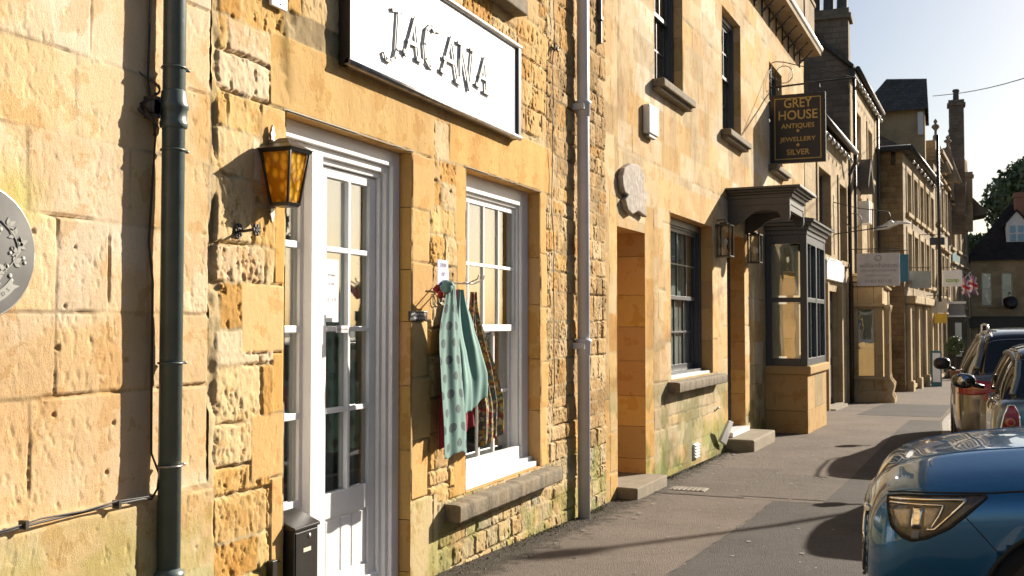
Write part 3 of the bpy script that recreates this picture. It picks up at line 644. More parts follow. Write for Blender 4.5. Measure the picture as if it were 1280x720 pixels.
def interior(fr, hole, parent, depth=1.3, mat='room_wall', w=-.31, back=None):
    a, b, c, d = hole; mb = MB(fr); a -= .1; b += .1; d += .1; c -= .05
    for q in ([(a, w, c), (a, w-depth, c), (a, w-depth, d), (a, w, d)], [(b, w, c), (b, w-depth, c), (b, w-depth, d), (b, w, d)],
              [(a, w, d), (b, w, d), (b, w-depth, d), (a, w-depth, d)], [(a, w, c), (b, w, c), (b, w-depth, c), (a, w-depth, c)],
              [(a, w-depth, c), (b, w-depth, c), (b, w-depth, d), (a, w-depth, d)]): mb.face(q)
    return mb.build('interior', mat, parent)
interior(J, D_, SH, 1.6); interior(J, W_, SH, 1.5); interior(J, UW, SH)
# --- door with its side light
dr = MB(J)
dr.box(3.93, 3.99, -.16, -.075, .17, 2.555); dr.box(5.06, 5.14, -.16, -.075, .17, 2.555); dr.box(3.99, 5.06, -.16, -.075, 2.47, 2.555)
dr.box(3.99, 4.0, -.16, -.10, .17, 2.47); dr.box(5.03, 5.06, -.16, -.10, .17, 2.47); dr.box(4.0, 5.03, -.16, -.10, 2.43, 2.47)
dr.box(4.27, 4.37, -.17, -.085, .17, 2.43); dr.box(4.37, 4.40, -.17, -.11, .17, 2.43); dr.box(3.93, 5.14, -.20, -.06, .10, .17)
dr.box(5.0, 5.03, -.19, -.125, .17, 2.43); dr.box(4.40, 4.43, -.19, -.125, .17, 2.43); dr.box(4.43, 5.0, -.19, -.125, 2.40, 2.43)
dframe = dr.build('door_frame', 'white_paint', SH, bevel=.004)
sd = MB(J); sd.box(4.0, 4.03, -.17, -.13, .17, 2.43); sd.box(4.24, 4.27, -.17, -.13, .17, 2.43); sd.box(4.03, 4.24, -.17, -.13, .17, .76); sd.box(4.03, 4.24, -.17, -.13, 2.38, 2.43)
for z in (1.16, 1.575, 1.98): sd.box(4.03, 4.24, -.165, -.125, z-.016, z+.016)
sd_ = sd.build('side_light', 'white_paint', SH, bevel=.003); pn = MB(J); pn.box(4.03, 4.24, -.150, -.146, .76, 2.38); pn.build('pane', 'pane', sd_)
dl = MB(J); A0, A1 = 4.435, 4.995
dl.box(A0, 4.50, -.19, -.145, .18, 2.395); dl.box(4.925, A1, -.19, -.145, .18, 2.395); dl.box(4.50, 4.925, -.19, -.145, 2.345, 2.395); dl.box(4.50, 4.925, -.19, -.145, .62, .745); dl.box(4.50, 4.925, -.19, -.145, .18, .32)
dl.box(4.50, 4.925, -.19, -.158, .32, .62)
for a, b in ((4.52, 4.65), (4.665, 4.76), (4.775, 4.905)): dl.box(a, b, -.17, -.153, .335, .605)
dl.box(4.43, 5.0, -.15, -.115, .185, .235); dl.box(4.43, 5.0, -.15, -.127, .235, .26)
dl.box(4.70, 4.725, -.185, -.14, .745, 2.345)
for z in (1.16, 1.575, 1.98): dl.box(4.50, 4.70, -.183, -.142, z-.013, z+.013); dl.box(4.725, 4.925, -.183, -.142, z-.013, z+.013)
door = dl.build('door', 'white_paint', SH, bevel=.003); pn = MB(J); pn.box(4.50, 4.70, -.168, -.164, .745, 2.345); pn.box(4.725, 4.925, -.168, -.164, .745, 2.345); pn.build('pane', 'pane', door)
hp = MB(J); hp.box(4.585, 4.70, -.142, -.136, 1.555, 1.592); hp.build('letter_plate', 'pink_sign', door)
text('PUSH TO OPEN', 'ink', door, J(4.6425, -.1365, 1.567), J.du, (0, 0, 1), width=.095, depth=.001)
lh = MB(J); lh.box(4.53, 4.535, -.30, -.295, 1.3, 1.301); 
hk = MB(J); hk.tube([(4.50, -.20, 1.36), (4.56, -.22, 1.355), (4.60, -.22, 1.36), (4.63, -.22, 1.35), (4.625, -.22, 1.372)], .006, 6); hk.build('handle', 'gold', door)
cu = MB(J)
def curtain(mb, a, b, w, c, d, folds, amp, nu=60):
    mb.grid(nu, 2, lambda s, t: (a+(b-a)*s, w+amp*math.sin(s*folds*6.28+.8*math.sin(s*9)), c+(d-c)*t))
for a, b in ((4.0, 4.1), (4.17, 4.27), (4.44, 4.48), (4.78, 4.99)): curtain(cu, a, b, -.245, .3, 2.5, 3, .012, 24)
cu.build('curtain', 'curtain', SH)
cu = MB(J); curtain(cu, 3.96, 5.10, -.27, .2, 2.5, 9, .010, 90); cu.build('glare_backing', 'glare_backing', SH)  # pale sheet added behind the door glass to imitate its reflected sky
# --- sash window maker
def sash(fr, hole, parent, wf, cols, rows, z_meet, mat='white_paint', stile=.05, box=.07, lower_in=.035, blind=None, top=.08, cill=.06, bar=.011, us=None, label=None):
    a, b, c, d = hole; f = MB(fr)
    f.box(a, a+box, wf-.12, wf, c, d); f.box(b-box, b, wf-.12, wf, c, d); f.box(a+box, b-box, wf-.12, wf, d-top, d); f.box(a, b, wf-.14, wf+.035, c, c+cill)
    f.box(a+box, a+box+.022, wf-.11, wf-.022, c+cill, d-top); f.box(b-box-.022, b-box, wf-.11, wf-.022, c+cill, d-top); f.box(a+box+.022, b-box-.022, wf-.11, wf-.022, d-top-.022, d-top)
    wn = f.build('window', mat, parent, bevel=.003, label=label); ia, ib = a+box+.022, b-box-.022; zc, zd = c+cill, d-top-.022
    pn = MB(fr)
    for nm, z0, z1, ww in (('upper_sash', z_meet-.02, zd, wf-.04), ('lower_sash', zc, z_meet+.02, wf-.04-lower_in)):
        s_ = MB(fr); lo = .045 if nm == 'upper_sash' else .07
        s_.box(ia, ia+stile, ww-.032, ww, z0, z1); s_.box(ib-stile, ib, ww-.032, ww, z0, z1); s_.box(ia+stile, ib-stile, ww-.032, ww, z1-.04, z1); s_.box(ia+stile, ib-stile, ww-.032, ww, z0, z0+lo)
        ga, gb, gc, gd = ia+stile, ib-stile, z0+lo, z1-.04; xs = us or [ga+(gb-ga)*k/cols for k in range(1, cols)]; r_ = rows
        for x in xs: s_.box(x-bar, x+bar, ww-.028, ww-.004, gc, gd)
        xe = [ga]+[x for x in xs]+[gb]
        for k in range(1, r_):
            z = gc+(gd-gc)*k/r_
            for p, q in zip(xe, xe[1:]): s_.box(p+(bar if p != ga else 0), q-(bar if q != gb else 0), ww-.028, ww-.005, z-bar, z+bar)
        s_.build(nm, mat, wn, bevel=.002); pn.box(ga, gb, ww-.02, ww-.016, gc, gd)
    pn.build('pane', 'pane', wn)
    if blind:
        q = MB(fr); q.face([(ia, wf-.125, c+(d-c)*blind), (ib, wf-.125, c+(d-c)*blind), (ib, wf-.125, d), (ia, wf-.125, d)]); q.build('blind', 'blind', wn)
    return wn
sw = sash(J, W_, SH, -.095, 4, 2, 1.57, us=[6.205, 6.46, 6.715], box=.13, stile=.035, top=.11, cill=.07)
ap = MB(J); ap.box(5.90, 7.14, -.14, -.10, .63, .72); ap.box(5.88, 7.16, -.09, -.02, .562, .60); ap.build('window_board', 'white_paint', SH, bevel=.005)
cu = MB(J); curtain(cu, 6.72, 6.95, -.30, .6, 2.5, 4, .015); cu.build('curtain', 'curtain', SH); cu = MB(J); curtain(cu, 5.9, 7.1, -.45, .56, 2.5, 9, .012, 90); cu.build('glare_backing', 'glare_backing', SH)  # the full-width sheet is added, pale like the reflection in these panes
sl_ = MB(J)
def ragged_sill(mb, a, b, z0, z1, out, n=60, seed=1):
    rr = random.Random(seed); ph = [rr.uniform(-1, 1) for _ in range(n+2)]
    prof = [(-.09, z1), (out*.7, z1-.002), (out*.97, z1-.008), (out, z1-.022), (out*.99, z0+.012), (out*.95, z0), (-.09, z0)]
    def fn(s, t):
        k = t*(len(prof)-1); i = min(int(k), len(prof)-2); f = k-i; i = max(i, 0)
        w_ = prof[i][0]*(1-f)+prof[i+1][0]*f; z_ = prof[i][1]*(1-f)+prof[i+1][1]*f; q = ph[int(s*n)]
        return (a+(b-a)*s, w_+q*.006, z_+q*.004)
    mb.grid(n, len(prof)-1, fn); return mb
ragged_sill(sl_, 5.56, 7.36, .435, .54, .11, seed=4); 
for e in (5.56, 7.36): sl_.face([(e, -.09, .54), (e, .077, .538), (e, .107, .532), (e, .11, .518), (e, .109, .447), (e, .105, .435), (e, -.09, .435)])
sl_.build('sill', 'sill_stone', SH)
s2 = MB(J); s2.box(5.80, 6.68, -.1, .10, 3.74, 3.85); s2.build('sill', 'sill_stone', SH, bevel=.01)
sash(J, UW, SH, -.1, 3, 2, 4.6)
jh = MB(J); jh.box(3.90, 5.16, .001, .006, 2.562, 2.566); jh.build('lintel_line', 'iron', SH); jh = MB(J); jh.box(5.84, 7.2, .001, .006, 2.577, 2.581); jh.build('lintel_line', 'iron', SH)  # thin dark strips drawn for the dark line at the stone moulding edge
st = MB(J); st.box(3.95, 5.12, -.24, .02, .02, .165); st.build('threshold', 'step_stone', SH, bevel=.01)
# ======== the grey-windowed house
GH = thing('stone_house', G(5.5, 0, 0), 'tall pale gold stone house with slate grey window and door canopy', 'house')
g = G.at
gz = lambda u: ground_z(8.8+u)
aL, zt = g(771, 280); aR = g(806, 280)[0]; ALC = (aL, aR, -.2, 2.50)
gwL = g(838, 260)[0]; gwR = g(890, 280)[0]; GW = (gwL, gwR, 1.0, 2.80)
dL, dR = g(909, 400)[0], g(931, 400)[0]; GD = (dL, dR, -.2, 2.80)
u1 = (g(818, 60)[0], g(853, 60)[0], 4.12, 5.75); u2 = (g(903, 120)[0], g(926, 120)[0], 4.12, 5.75); u3 = (g(961, 80)[0], g(977, 80)[0], 4.12, 5.75)
gh_holes = [ALC, GW, GD, u1, u2, u3]; print('GH', [tuple(round(x, 2) for x in h) for h in gh_holes])
GE = 11.25
bl = courses(.03, .42, -.1, 6.6, (.25, .4), (.5, .6), 'ashlar', RUB, 51) + courses(.42, GE, 1.0, 6.6, (.26, .34), (.4, .75), 'render', GHP, 52) + courses(.42, GE, -.2, 1.0, (.2, .28), (.3, .55), 'ashlar', [(.50, .39, .22), (.46, .37, .22), (.54, .40, .21), (.48, .40, .26)], 53)
for (a, b, c, d) in (GW, GD):
    z = max(c, -.1)
    k = 0
    while z < d-.05:
        h = min(.42, d-z); bl.append((a-(.28 if k % 2 else .2), a-.004, z, z+h, 'dressed', random.choice([(.60, .42, .21), (.60, .38, .16), (.62, .47, .28)]))); bl.append((b+.004, b+(.34 if k % 2 else .26), z, z+h, 'dressed', random.choice([(.61, .44, .23), (.60, .39, .17), (.62, .48, .3)]))); z += h; k += 1
bl += [(GW[0]-.45, GW[1]+.3, 2.81, 3.14, 'dressed', (.60, .41, .20)), (GW[0]-.2, GW[1]+.25, .62, .86, 'ashlar', (.46, .38, .25))]
z = -.1; k = 0
while z < 2.5:
    bl.append((aL-.22, aL-.004, z, z+.36, 'ashlar', random.choice(OR))); bl.append((aR+.004, aR+.3, z, z+.36, 'dressed', random.choice(OR))); z += .36
def postG(U, Z, H, C, fbm):
    H += (fbm(U*.8, Z*.8, 61, 4)-.5)*.02
    g_ = sst(.44, .60, fbm(U*3.2, Z*3.2, 63, 5))*(1-sst(.7, 1.15, Z)); C *= 1-g_[..., None]*np.array([.42, .36, .48])
    g_ = sst(.48, .56, fbm(U*4.5, Z*3.5, 64, 5))*(1-sst(.25, .6, Z)); C *= 1-g_[..., None]*np.array([.32, .14, .45])
    g_ = sst(.52, .66, fbm(U*1.3+7, Z*1.3, 65, 5))*sst(1.2, 2.0, Z); C *= 1+g_[..., None]*np.array([.06, .12, .28])
    g_ = sst(.46, .62, fbm(U*1.2+2, Z*1.1, 67, 6, .6)); C *= 1-g_[..., None]*np.array([.16, .19, .24]); g_ = sst(.5, .6, fbm(U*6, Z*.8, 68, 5))*np.exp(-((Z-3.9)/.5)**2); C *= 1-g_[..., None]*np.array([.2, .2, .2])
stone_wall('front_wall', G, .02, GE, -.2, 6.6, bl, gh_holes, GH, [(2.2, .012), (6, .018), (GE, .03)], [(1.2, .014), (3.4, .018), (6.6, .03)], mortar=(.50, .40, .25), jd=.006, seed=81, post=postG, warp=.008)
mb = MB(G); solid_holed(mb, .03, GE, -.2, 6.6, -.45, -.06, gh_holes); mb.build('wall_core', 'far_stone', GH)
for h in (GW, GD, ALC): reveal(G, h, .45, GH, (.58, .35, .13), sill=h is GW)
for h in (u1, u2, u3): reveal(G, h, .45, GH, (.57, .41, .22))
shell(G, .03, GE, 8, -.6, 6.6, 9.8, GH, over=.06, front=False)
sash(G, GW, GH, -.14, 4, 2, 1.9, mat='slate_paint', blind=.02, box=.07); interior(G, GW, GH, w=-.46)
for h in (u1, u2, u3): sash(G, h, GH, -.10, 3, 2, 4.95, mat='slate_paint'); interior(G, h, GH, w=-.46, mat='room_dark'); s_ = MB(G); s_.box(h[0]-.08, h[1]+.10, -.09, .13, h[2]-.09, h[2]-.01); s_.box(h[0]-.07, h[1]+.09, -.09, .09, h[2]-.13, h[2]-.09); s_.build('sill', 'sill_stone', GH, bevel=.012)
s_ = MB(G); ragged_sill(s_, GW[0]-.12, GW[1]+.22, .875, .985, .13, seed=9)
for e in (GW[0]-.12, GW[1]+.22): s_.face([(e, -.09, .985), (e, .091, .983), (e, .126, .977), (e, .13, .963), (e, .129, .887), (e, .124, .875), (e, -.09, .875)])
s_.build('sill', 'sill_stone', GH)
s_ = MB(G); s_.box(GW[0]+.002, GW[1]-.002, -.13, -.03, .986, 1.03); s_.build('window_board', 'white_paint', GH, bevel=.004)
# deep doorway of the alcove
b_ = MB(G); b_.box(aL, aR, -.50, -.44, .05, 2.5); 
for k in range(5): b_.box(aL+.03+k*(aR-aL-.06)/5, aL+.02+(k+1)*(aR-aL-.06)/5, -.445, -.43, .2, 2.4)
b_.build('door', 'slate_paint', GH)
for k, z in enumerate((.2, .62, 1.02, 1.45, 1.86, 2.28)):
    pass
st = MB(G); st.hexa([(aL-.04, -.45, -.1), (aR+.06, -.45, -.1), (aR+.06, .20, -.1), (aL-.04, .20, -.1), (aL-.04, -.45, .13), (aR+.06, -.45, .13), (aR+.06, .20, .12), (aL-.04, .20, .12)]); st.build('doorstep', 'step_stone', GH, bevel=.01)
# canopied door
b_ = MB(G); b_.box(dL, dR, -.36, -.30, 0, 2.80); b_.box(dL, dL+.08, -.30, -.20, 0, 2.80); b_.box(dR-.08, dR, -.30, -.20, 0, 2.80); b_.box(dL+.08, dR-.08, -.30, -.2, 2.3, 2.42); b_.box(dL+.08, dR-.08, -.30, -.27, 1.0, 1.1); fr_ = b_.build('door', 'slate_paint', GH, bevel=.004)
b_ = MB(G); b_.lathe(((dL+dR)/2+.2, -.26, 1.15), [(.0, -.03), (.03, -.02), (.03, .02), (0, .03)], 10, ax=1); b_.build('handle', 'gold', fr_)
st = MB(G); st.hexa([(dL-.12, -.3, -.15), (dR+.25, -.3, -.15), (dR+.25, .36, -.15), (dL-.12, .36, -.15), (dL-.12, -.3, .125), (dR+.25, -.3, .125), (dR+.25, .36, .12), (dL-.12, .36, .12)]); st.build('doorstep', 'step_stone', GH, bevel=.02)
st = MB(G); st.box(dL+.02, dR-.02, -.30, .06, .126, .19); st.build('threshold', 'white_paint', GH, bevel=.005)
# canopy: a moulded hood with scalloped consoles
cU0, cU1 = 4.87, 6.02; cn = MB(G)
for (z0, z1, o_) in ((3.34, 3.37, .95), (3.31, 3.34, .90), (3.28, 3.31, .86), (3.23, 3.28, .83)): cn.box(cU0-(o_-.83), cU1+(o_-.83), .0, o_, z0, z1)
cn.box(cU0, cU1, .0, .80, 3.14, 3.23)
for u in (cU0, cU1-.06):
    poly = [(.0, 3.27), (.93, 3.27), (.93, 3.14)]
    for k in range(8): q = k/7*math.pi; poly.append((.86+.07*math.cos(q), 3.12-.07*math.sin(q)*1.0))
    for k in range(1, 9): q = k/9; poly.append((.79-.45*q, 3.16+.05*math.sin(q*math.pi)))
    for k in range(1, 8): q = k/8; poly.append((.34-.34*q, 3.16-.16*q-.04*math.sin(q*math.pi)))
    poly.append((0, 2.98)); cn.prism(poly, lambda a, b, d: (d, a*.86, b-.13), u, u+.06)
poly = []
cn.box(cU0+.06, cU1-.06, .74, .79, 3.06, 3.14)
cn.build('canopy', 'canopy_paint', GH, bevel=.004)
hl = MB(G); 
# eaves gutter with its struts
ev = MB(G); ev.box(.0, GE, .0, .32, 6.60, 6.72); ev.build('eaves_board', 'far_stone_grey', GH)
gt = MB(G); gt.tube([(-.1, .30, 6.73), (GE+.05, .30, 6.73)], .055, 10); gt.build('gutter', 'weathered_metal', GH)
for k in range(14):
    u = 3.2+k*.58
    if u > GE: break
    q = MB(G); q.tube([(u, .0, 6.36), (u, .28, 6.63)], .012, 6); q.tube([(u, .01, 6.62), (u, .01, 6.30)], .012, 6); q.tube([(u, .01, 6.42), (u+.10, .14, 6.5)], .008, 5); q.build('gutter_bracket', 'iron', GH)
pw = MB(G)
for k in range(5):
    a = 5.0+k*1.27; pw.box(a, a+1.2, .12, .20, 6.98, 7.55); pw.box(a-.03, a+.0, .10, .22, 6.8, 7.6)
pw.box(4.97, GE+.1, .10, .22, 7.55, 7.62); pw.build('parapet_panels', 'far_stone_grey', GH)
# ---------------------------------------------------------------- things fixed to the near walls
# round plaque
t = thing('wall_plaque', (-2.69, 2.31, 1.82), 'round grey plaque with pale vine leaves and ribbon on the pale ashlar wall', 'plaque')
cu_, cz_, pr = 2.31, 1.82, .205
b = MB(J); b.lathe((cu_, .0, cz_), [(0, .0), (pr, .0), (pr, .014), (pr-.004, .018), (0, .018)], 72, ax=1); b.build('disc', 'slate_grey', t)
b = MB(J); b.tube([(cu_+pr*math.cos(q*math.pi/36), .012, cz_+pr*math.sin(q*math.pi/36)) for q in range(72)], .0035, 6, closed=True); b.build('rim', 'brushed_metal', t)
b = MB(J)
def leaf(mb, x, z, s_, a):
    for da, l in ((0, 1.0), (.95, .8), (-.95, .8)):
        q = a+da; pts = []
        for k, (f, w_) in enumerate(((0, 0), (.35, .22), (.6, .2), (1, 0), (.6, -.2), (.35, -.22))):
            pts.append((x+s_*l*(f*math.cos(q)-w_*math.sin(q)), z+s_*l*(f*math.sin(q)+w_*math.cos(q))))
        mb.prism(pts, lambda a_, b_, d: (a_, d, b_), .0175, .0205)
for sd_ in (1, -1):
    stem = [(cu_+sd_*(.02+.115*math.sin(k/14*2.7)), .0195, cz_-.10+.2*k/14) for k in range(15)]; b.tube(stem, .0022, 5)
    for k in range(1, 14, 2):
        x, _, z = stem[k]; leaf(b, x+sd_*.006, z, .036, (.5 if k % 4 == 1 else 2.4) if sd_ > 0 else (2.6 if k % 4 == 1 else .7))
        b.lathe((x+sd_*(.024 if k % 4 == 3 else -.02), .0175, z-.012), [(0, 0), (.0075, 0), (.0075, .003), (0, .003)], 10, ax=1)
        b.lathe((x+sd_*(.03 if k % 4 == 3 else -.028), .0175, z-.026), [(0, 0), (.006, 0), (.006, .003), (0, .003)], 10, ax=1)
b.prism([(cu_-.025, cz_+.06), (cu_+.025, cz_+.06), (cu_+.025, cz_-.02), (cu_, cz_-.06), (cu_-.025, cz_-.02)], lambda a_, b_, d: (a_, d, b_), .0175, .020)
b.build('vine_relief', 'pale_relief', t)
b = MB(J); n = 20
for k in range(n):
    q0, q1 = R(-138+k*96/n), R(-138+(k+1)*96/n); r0, r1 = .133, .165
    b.prism([(cu_+r0*math.cos(q0), cz_+r0*math.sin(q0)), (cu_+r1*math.cos(q0), cz_+r1*math.sin(q0)), (cu_+r1*math.cos(q1), cz_+r1*math.sin(q1)), (cu_+r0*math.cos(q1), cz_+r0*math.sin(q1))], lambda a_, b_, d: (a_, d, b_), .0176, .0206)
q = R(-42); b.prism([(cu_+.133*math.cos(q), cz_+.133*math.sin(q)), (cu_+.165*math.cos(q), cz_+.165*math.sin(q)), (cu_+.175*math.cos(q+.12), cz_+.175*math.sin(q+.12)), (cu_+.152*math.cos(q+.05), cz_+.152*math.sin(q+.05)), (cu_+.135*math.cos(q+.14), cz_+.135*math.sin(q+.14))], lambda a_, b_, d: (a_, d, b_), .0176, .0206)
b.build('ribbon', 'pale_relief', t)
for k, ch in enumerate('NDS'):
    q = R(-66+k*8.5); org = J(cu_+.143*math.cos(q), .0208, cz_+.143*math.sin(q)); xd = J.du*(-math.sin(q)) + Vector((0, 0, math.cos(q))); up = J.du*math.cos(q)*-1 + Vector((0, 0, -math.sin(q)))
    text(ch, 'ink', t, J(cu_+.156*math.cos(q), .0208, cz_+.156*math.sin(q)), xd, up, height=.013, depth=.0006)
# green iron downpipe
t = thing('drainpipe', J(3.11, .06, .2), 'dark green iron drainpipe between the pale house and the honey shop, beside the wall lantern', 'drainpipe')
b = MB(J); b.tube([(3.11, .062, .1), (3.11, .062, 6.6)], .042, 20); b.build('pipe', 'green_pipe', t)
b = MB(J); pu = (3.11, .062, 0)
b.lathe(pu, [(.042, 2.33), (.050, 2.335), (.052, 2.352), (.048, 2.36), (.049, 2.40), (.054, 2.405), (.055, 2.42), (.050, 2.43), (.046, 2.47), (.042, 2.475)], 24); b.build('socket', 'green_pipe', t)
b = MB(J); b.lathe(pu, [(.042, .60), (.052, .605), (.053, .66), (.056, .665), (.056, .685), (.046, .69), (.042, .70)], 24); b.build('socket', 'green_pipe', t)
for z in (2.56, 2.25, 1.455, 1.075):
    b = MB(J); b.tube([(3.11+.0455*math.cos(k*.52), .062+.0455*math.sin(k*.52), z) for k in range(12)], .0045, 6, closed=True); b.tube([(3.155, .075, z), (3.17, .085, z)], .006, 6); b.build('clip', 'green_pipe' if z > 1.2 else 'weathered_metal', t)
b = MB(J); b.box(3.02, 3.05, -.01, .05, 2.36, 2.44); b.tube([(3.03, .0, 2.40), (3.03, .05, 2.40)], .028, 10)
for k in range(7): b.tube([(3.02+.03*math.cos(k*.9+j*.5), .02+.03*math.sin(k*1.3+j*.4), 2.30+.05*k*.5+.012*j) for j in range(8)], .003, 5)
b.build('bracket', 'iron', t)
t = None
# thin telephone cable on the left wall
pts = [(1.2, .045, .90), (1.8, .046, .945), (2.2, .047, .955), (2.41, .047, .962), (2.52, .047, .972), (2.7, .047, .966), (2.85, .047, .975), (2.98, .046, .968), (3.04, .045, .965), (3.07, .04, .99), (3.085, .03, 1.05), (3.065, .02, 1.12), (3.06, .016, 1.4), (3.055, .016, 1.75), (3.045, .014, 1.9), (3.05, .016, 2.1), (3.06, .016, 2.3), (3.03, .014, 2.5), (3.05, .014, 3.5)]
b = MB(J); b.tube([(u, w_+.006*math.sin(i*2.1), z+.004*math.sin(i*3)) for i, (u, w_, z) in enumerate(pts)], .0045, 6); b.tube([(u, w_+.006, z+.009) for (u, w_, z) in pts[:9]], .0032, 5)
o = one(b.build('cable', 'cable'), 'thin black cable sagging along the ledge of the pale wall to the green drainpipe', 'cable')
for u in (2.46, 2.86):
    b = MB(J); b.box(u-.006, u+.006, .03, .062, .958, .985); b.build('clip', 'iron', None)
for o_ in [x for x in list(COL.objects) if x.name.startswith('clip') and x.parent is None]:
    o_.parent = o
# lantern
lu, lw = 3.80, .085; t = thing('wall_lantern', J(lu, 0, 2.2), 'black wall lantern with glowing amber bottle glass beside the white shop door', 'lantern')
def frus(mb, cu_, cw_, z0, z1, r0, r1, k=1): mb.hexa([(cu_-r0, cw_-r0*k, z0), (cu_+r0, cw_-r0*k, z0), (cu_+r0, cw_+r0*k, z0), (cu_-r0, cw_+r0*k, z0), (cu_-r1, cw_-r1*k, z1), (cu_+r1, cw_-r1*k, z1), (cu_+r1, cw_+r1*k, z1), (cu_-r1, cw_+r1*k, z1)])
z0, z1 = 2.125, 2.345; r0, r1 = .044, .074
gl = MB(J)
for s_ in ((1, 0), (-1, 0), (0, 1), (0, -1)):
    q = []
    for r_, z in ((r0, z0), (r1, z1)):
        if s_[0]: q.append([(lu+s_[0]*r_*.93, lw-r_*.9, z), (lu+s_[0]*r_*.93, lw+r_*.9, z)])
        else: q.append([(lu-r_*.9, lw+s_[1]*r_*.93, z), (lu+r_*.9, lw+s_[1]*r_*.93, z)])
    gl.face([q[0][0], q[0][1], q[1][1], q[1][0]])
gl.build('amber_pane', 'amber_glass', t)
b = MB(J)
for a_ in (-1, 1):
    for c_ in (-1, 1): b.tube([(lu+a_*r0, lw+c_*r0, z0), (lu+a_*r1, lw+c_*r1, z1)], .007, 4)
frus(b, lu, lw, z0-.016, z0, r0*.95, r0+.008); frus(b, lu, lw, z1-.004, z1+.012, r1+.004, r1+.012)
b.build('frame', 'weathered_metal' if False else 'black_paint', t, bevel=.0015)
b = MB(J); frus(b, lu, lw, z1+.012, z1+.035, r1+.016, .052); frus(b, lu, lw, z1+.035, z1+.062, .052, .020); b.build('roof', 'black_paint', t, bevel=.002)
b = MB(J); prof = [(-.014, 0), (.014, 0), (.012, .02), (.018, .03), (.010, .045), (.006, .062), (0, .072), (-.006, .062), (-.010, .045), (-.018, .03), (-.012, .02)]
b.prism([(a_, z1+.055+c_) for a_, c_ in prof], lambda a, c, d: (lu+a, d, c), .01, .022); b.prism([(a_, z0-.016-c_*.95) for a_, c_ in prof], lambda a, c, d: (lu+a, d, c), .01, .022)
b.box(lu-.012, lu+.012, .0, .03, z0-.02, z1+.06); b.build('back_plate', 'weathered_metal', t, bevel=.001)
# ornamental hook
hu = 3.585; hz = 1.99; t = thing('wall_hook', J(hu, 0, hz), 'small ornate iron hook with two rosettes on the wall below the lantern', 'hook')
b = MB(J); 
for w_, r_, n in ((.004, .030, 8), (.092, .024, 6)):
    for k in range(n):
        q = k*2*math.pi/n; b.tube([(hu, w_, hz), (hu+r_*.5*math.cos(q), w_+.003, hz+r_*.5*math.sin(q))], .004, 5)
        b.lathe((hu+r_*.75*math.cos(q), w_, hz+r_*.75*math.sin(q)), [(0, -.004), (.007 if n == 8 else .009, -.003), (.007 if n == 8 else .009, .003), (0, .005)], 8, ax=1)
b.tube([(hu+.03*math.cos(k*.4), .004, hz+.03*math.sin(k*.4)) for k in range(15)], .003, 5); b.build('rosettes', 'iron', t)
b = MB(J); b.tube([(hu, 0, hz), (hu, .03, hz-.003), (hu, .06, hz), (hu, .094, hz+.002)], .0065, 8); b.build('rod', 'iron', t)
# letter box
t = thing('letter_box', J(4.03, 0, .2), 'black metal letter box standing against the side light of the white door', 'letter box')
b = MB(J); a0, a1, w0_, w1_ = 3.945, 4.14, -.085, .045
b.box(a0, a1, w0_, w1_, .30, .675); b.hexa([(a0-.006, w0_, .675), (a1+.006, w0_, .675), (a1+.006, w1_+.01, .675), (a0-.006, w1_+.01, .675), (a0-.006, w0_, .745), (a1+.006, w0_, .745), (a1+.006, w1_+.01, .69), (a0-.006, w1_+.01, .69)])
b.build('case', 'black_paint', t, bevel=.004)
b = MB(J); b.box(a0+.012, a1-.012, w1_, w1_+.004, .32, .665); b.build('door', 'black_paint', t, bevel=.0015)
b = MB(J); b.lathe(((a0+a1)/2+.02, w1_+.004, .64), [(0, 0), (.011, 0), (.010, .004), (.004, .005), (0, .005)], 14, ax=1); b.build('lock', 'brushed_metal', t)
b = MB(J); b.box(4.015, 4.075, w1_+.004, w1_+.0055, .572, .59); b.build('name_card', 'cream_sign', t)
b = MB(J); b.box(3.805, 3.842, 0, .032, .50, .575); b.tube([(3.823, .012, .1), (3.823, .012, .50)], .009, 8); one(b.build('junction_box', 'black_paint', bevel=.004), 'small black cable box low on the stone left of the letter box', 'junction box')
# number plate tile at the top
b = MB(J); b.box(3.78, 3.90, .005, .022, 3.0, 3.16); o = one(b.build('number_tile', 'sign_white', bevel=.004), 'small white tile on the wall above the lantern at the top edge', 'tile')
b = MB(J); b.lathe((3.845, .022, 3.018), [(0, 0), (.005, 0), (.004, .003), (0, .003)], 8, ax=1); ORG[o.name] = Vector((0, 0, 0)); b.build('screw', 'iron', o)
# hours notice stuck behind the glass
NX = -.1625; npt = lambda px, py: J.at(px, py, NX)
a0, zt_ = npt(399, 322); a1, _ = npt(423, 322); a0 = max(a0, 4.505); b = MB(J); b.box(a0, a0+.135, NX, NX+.001, 1.61, 1.93); o = b.build('notice', 'paper'); one(o, 'white opening hours notice fixed inside the door glass', 'notice')
for tx, z, wd in (('OPENING', 1.842, .085), ('HOURS', 1.798, .062), ('10 - 4.30', 1.715, .095)):
    text(tx, 'ink', o, J(a0+.0675, NX+.0012, z), J.du, (0, 0, 1), width=wd, depth=.0006)
# mind the step sign
a0, zz = J.at(512, 401, .01); a1, _ = J.at(534, 396, .01); b = MB(J); b.box(a0, a1, .0, .012, zz-.0, zz+.055); o = b.build('step_sign', 'sign_black', bevel=.003); one(o, 'tiny black sign reading please mind the step beside the scarves', 'sign'); 
text('PLEASE MIND', 'sign_white', o, J((a0+a1)/2, .0122, zz+.031), J.du, (0, 0, 1), width=(a1-a0)*.82, height=.013, depth=.0008)
text('THE STEP', 'sign_white', o, J((a0+a1)/2, .0122, zz+.009), J.du, (0, 0, 1), width=(a1-a0)*.62, height=.013, depth=.0008)
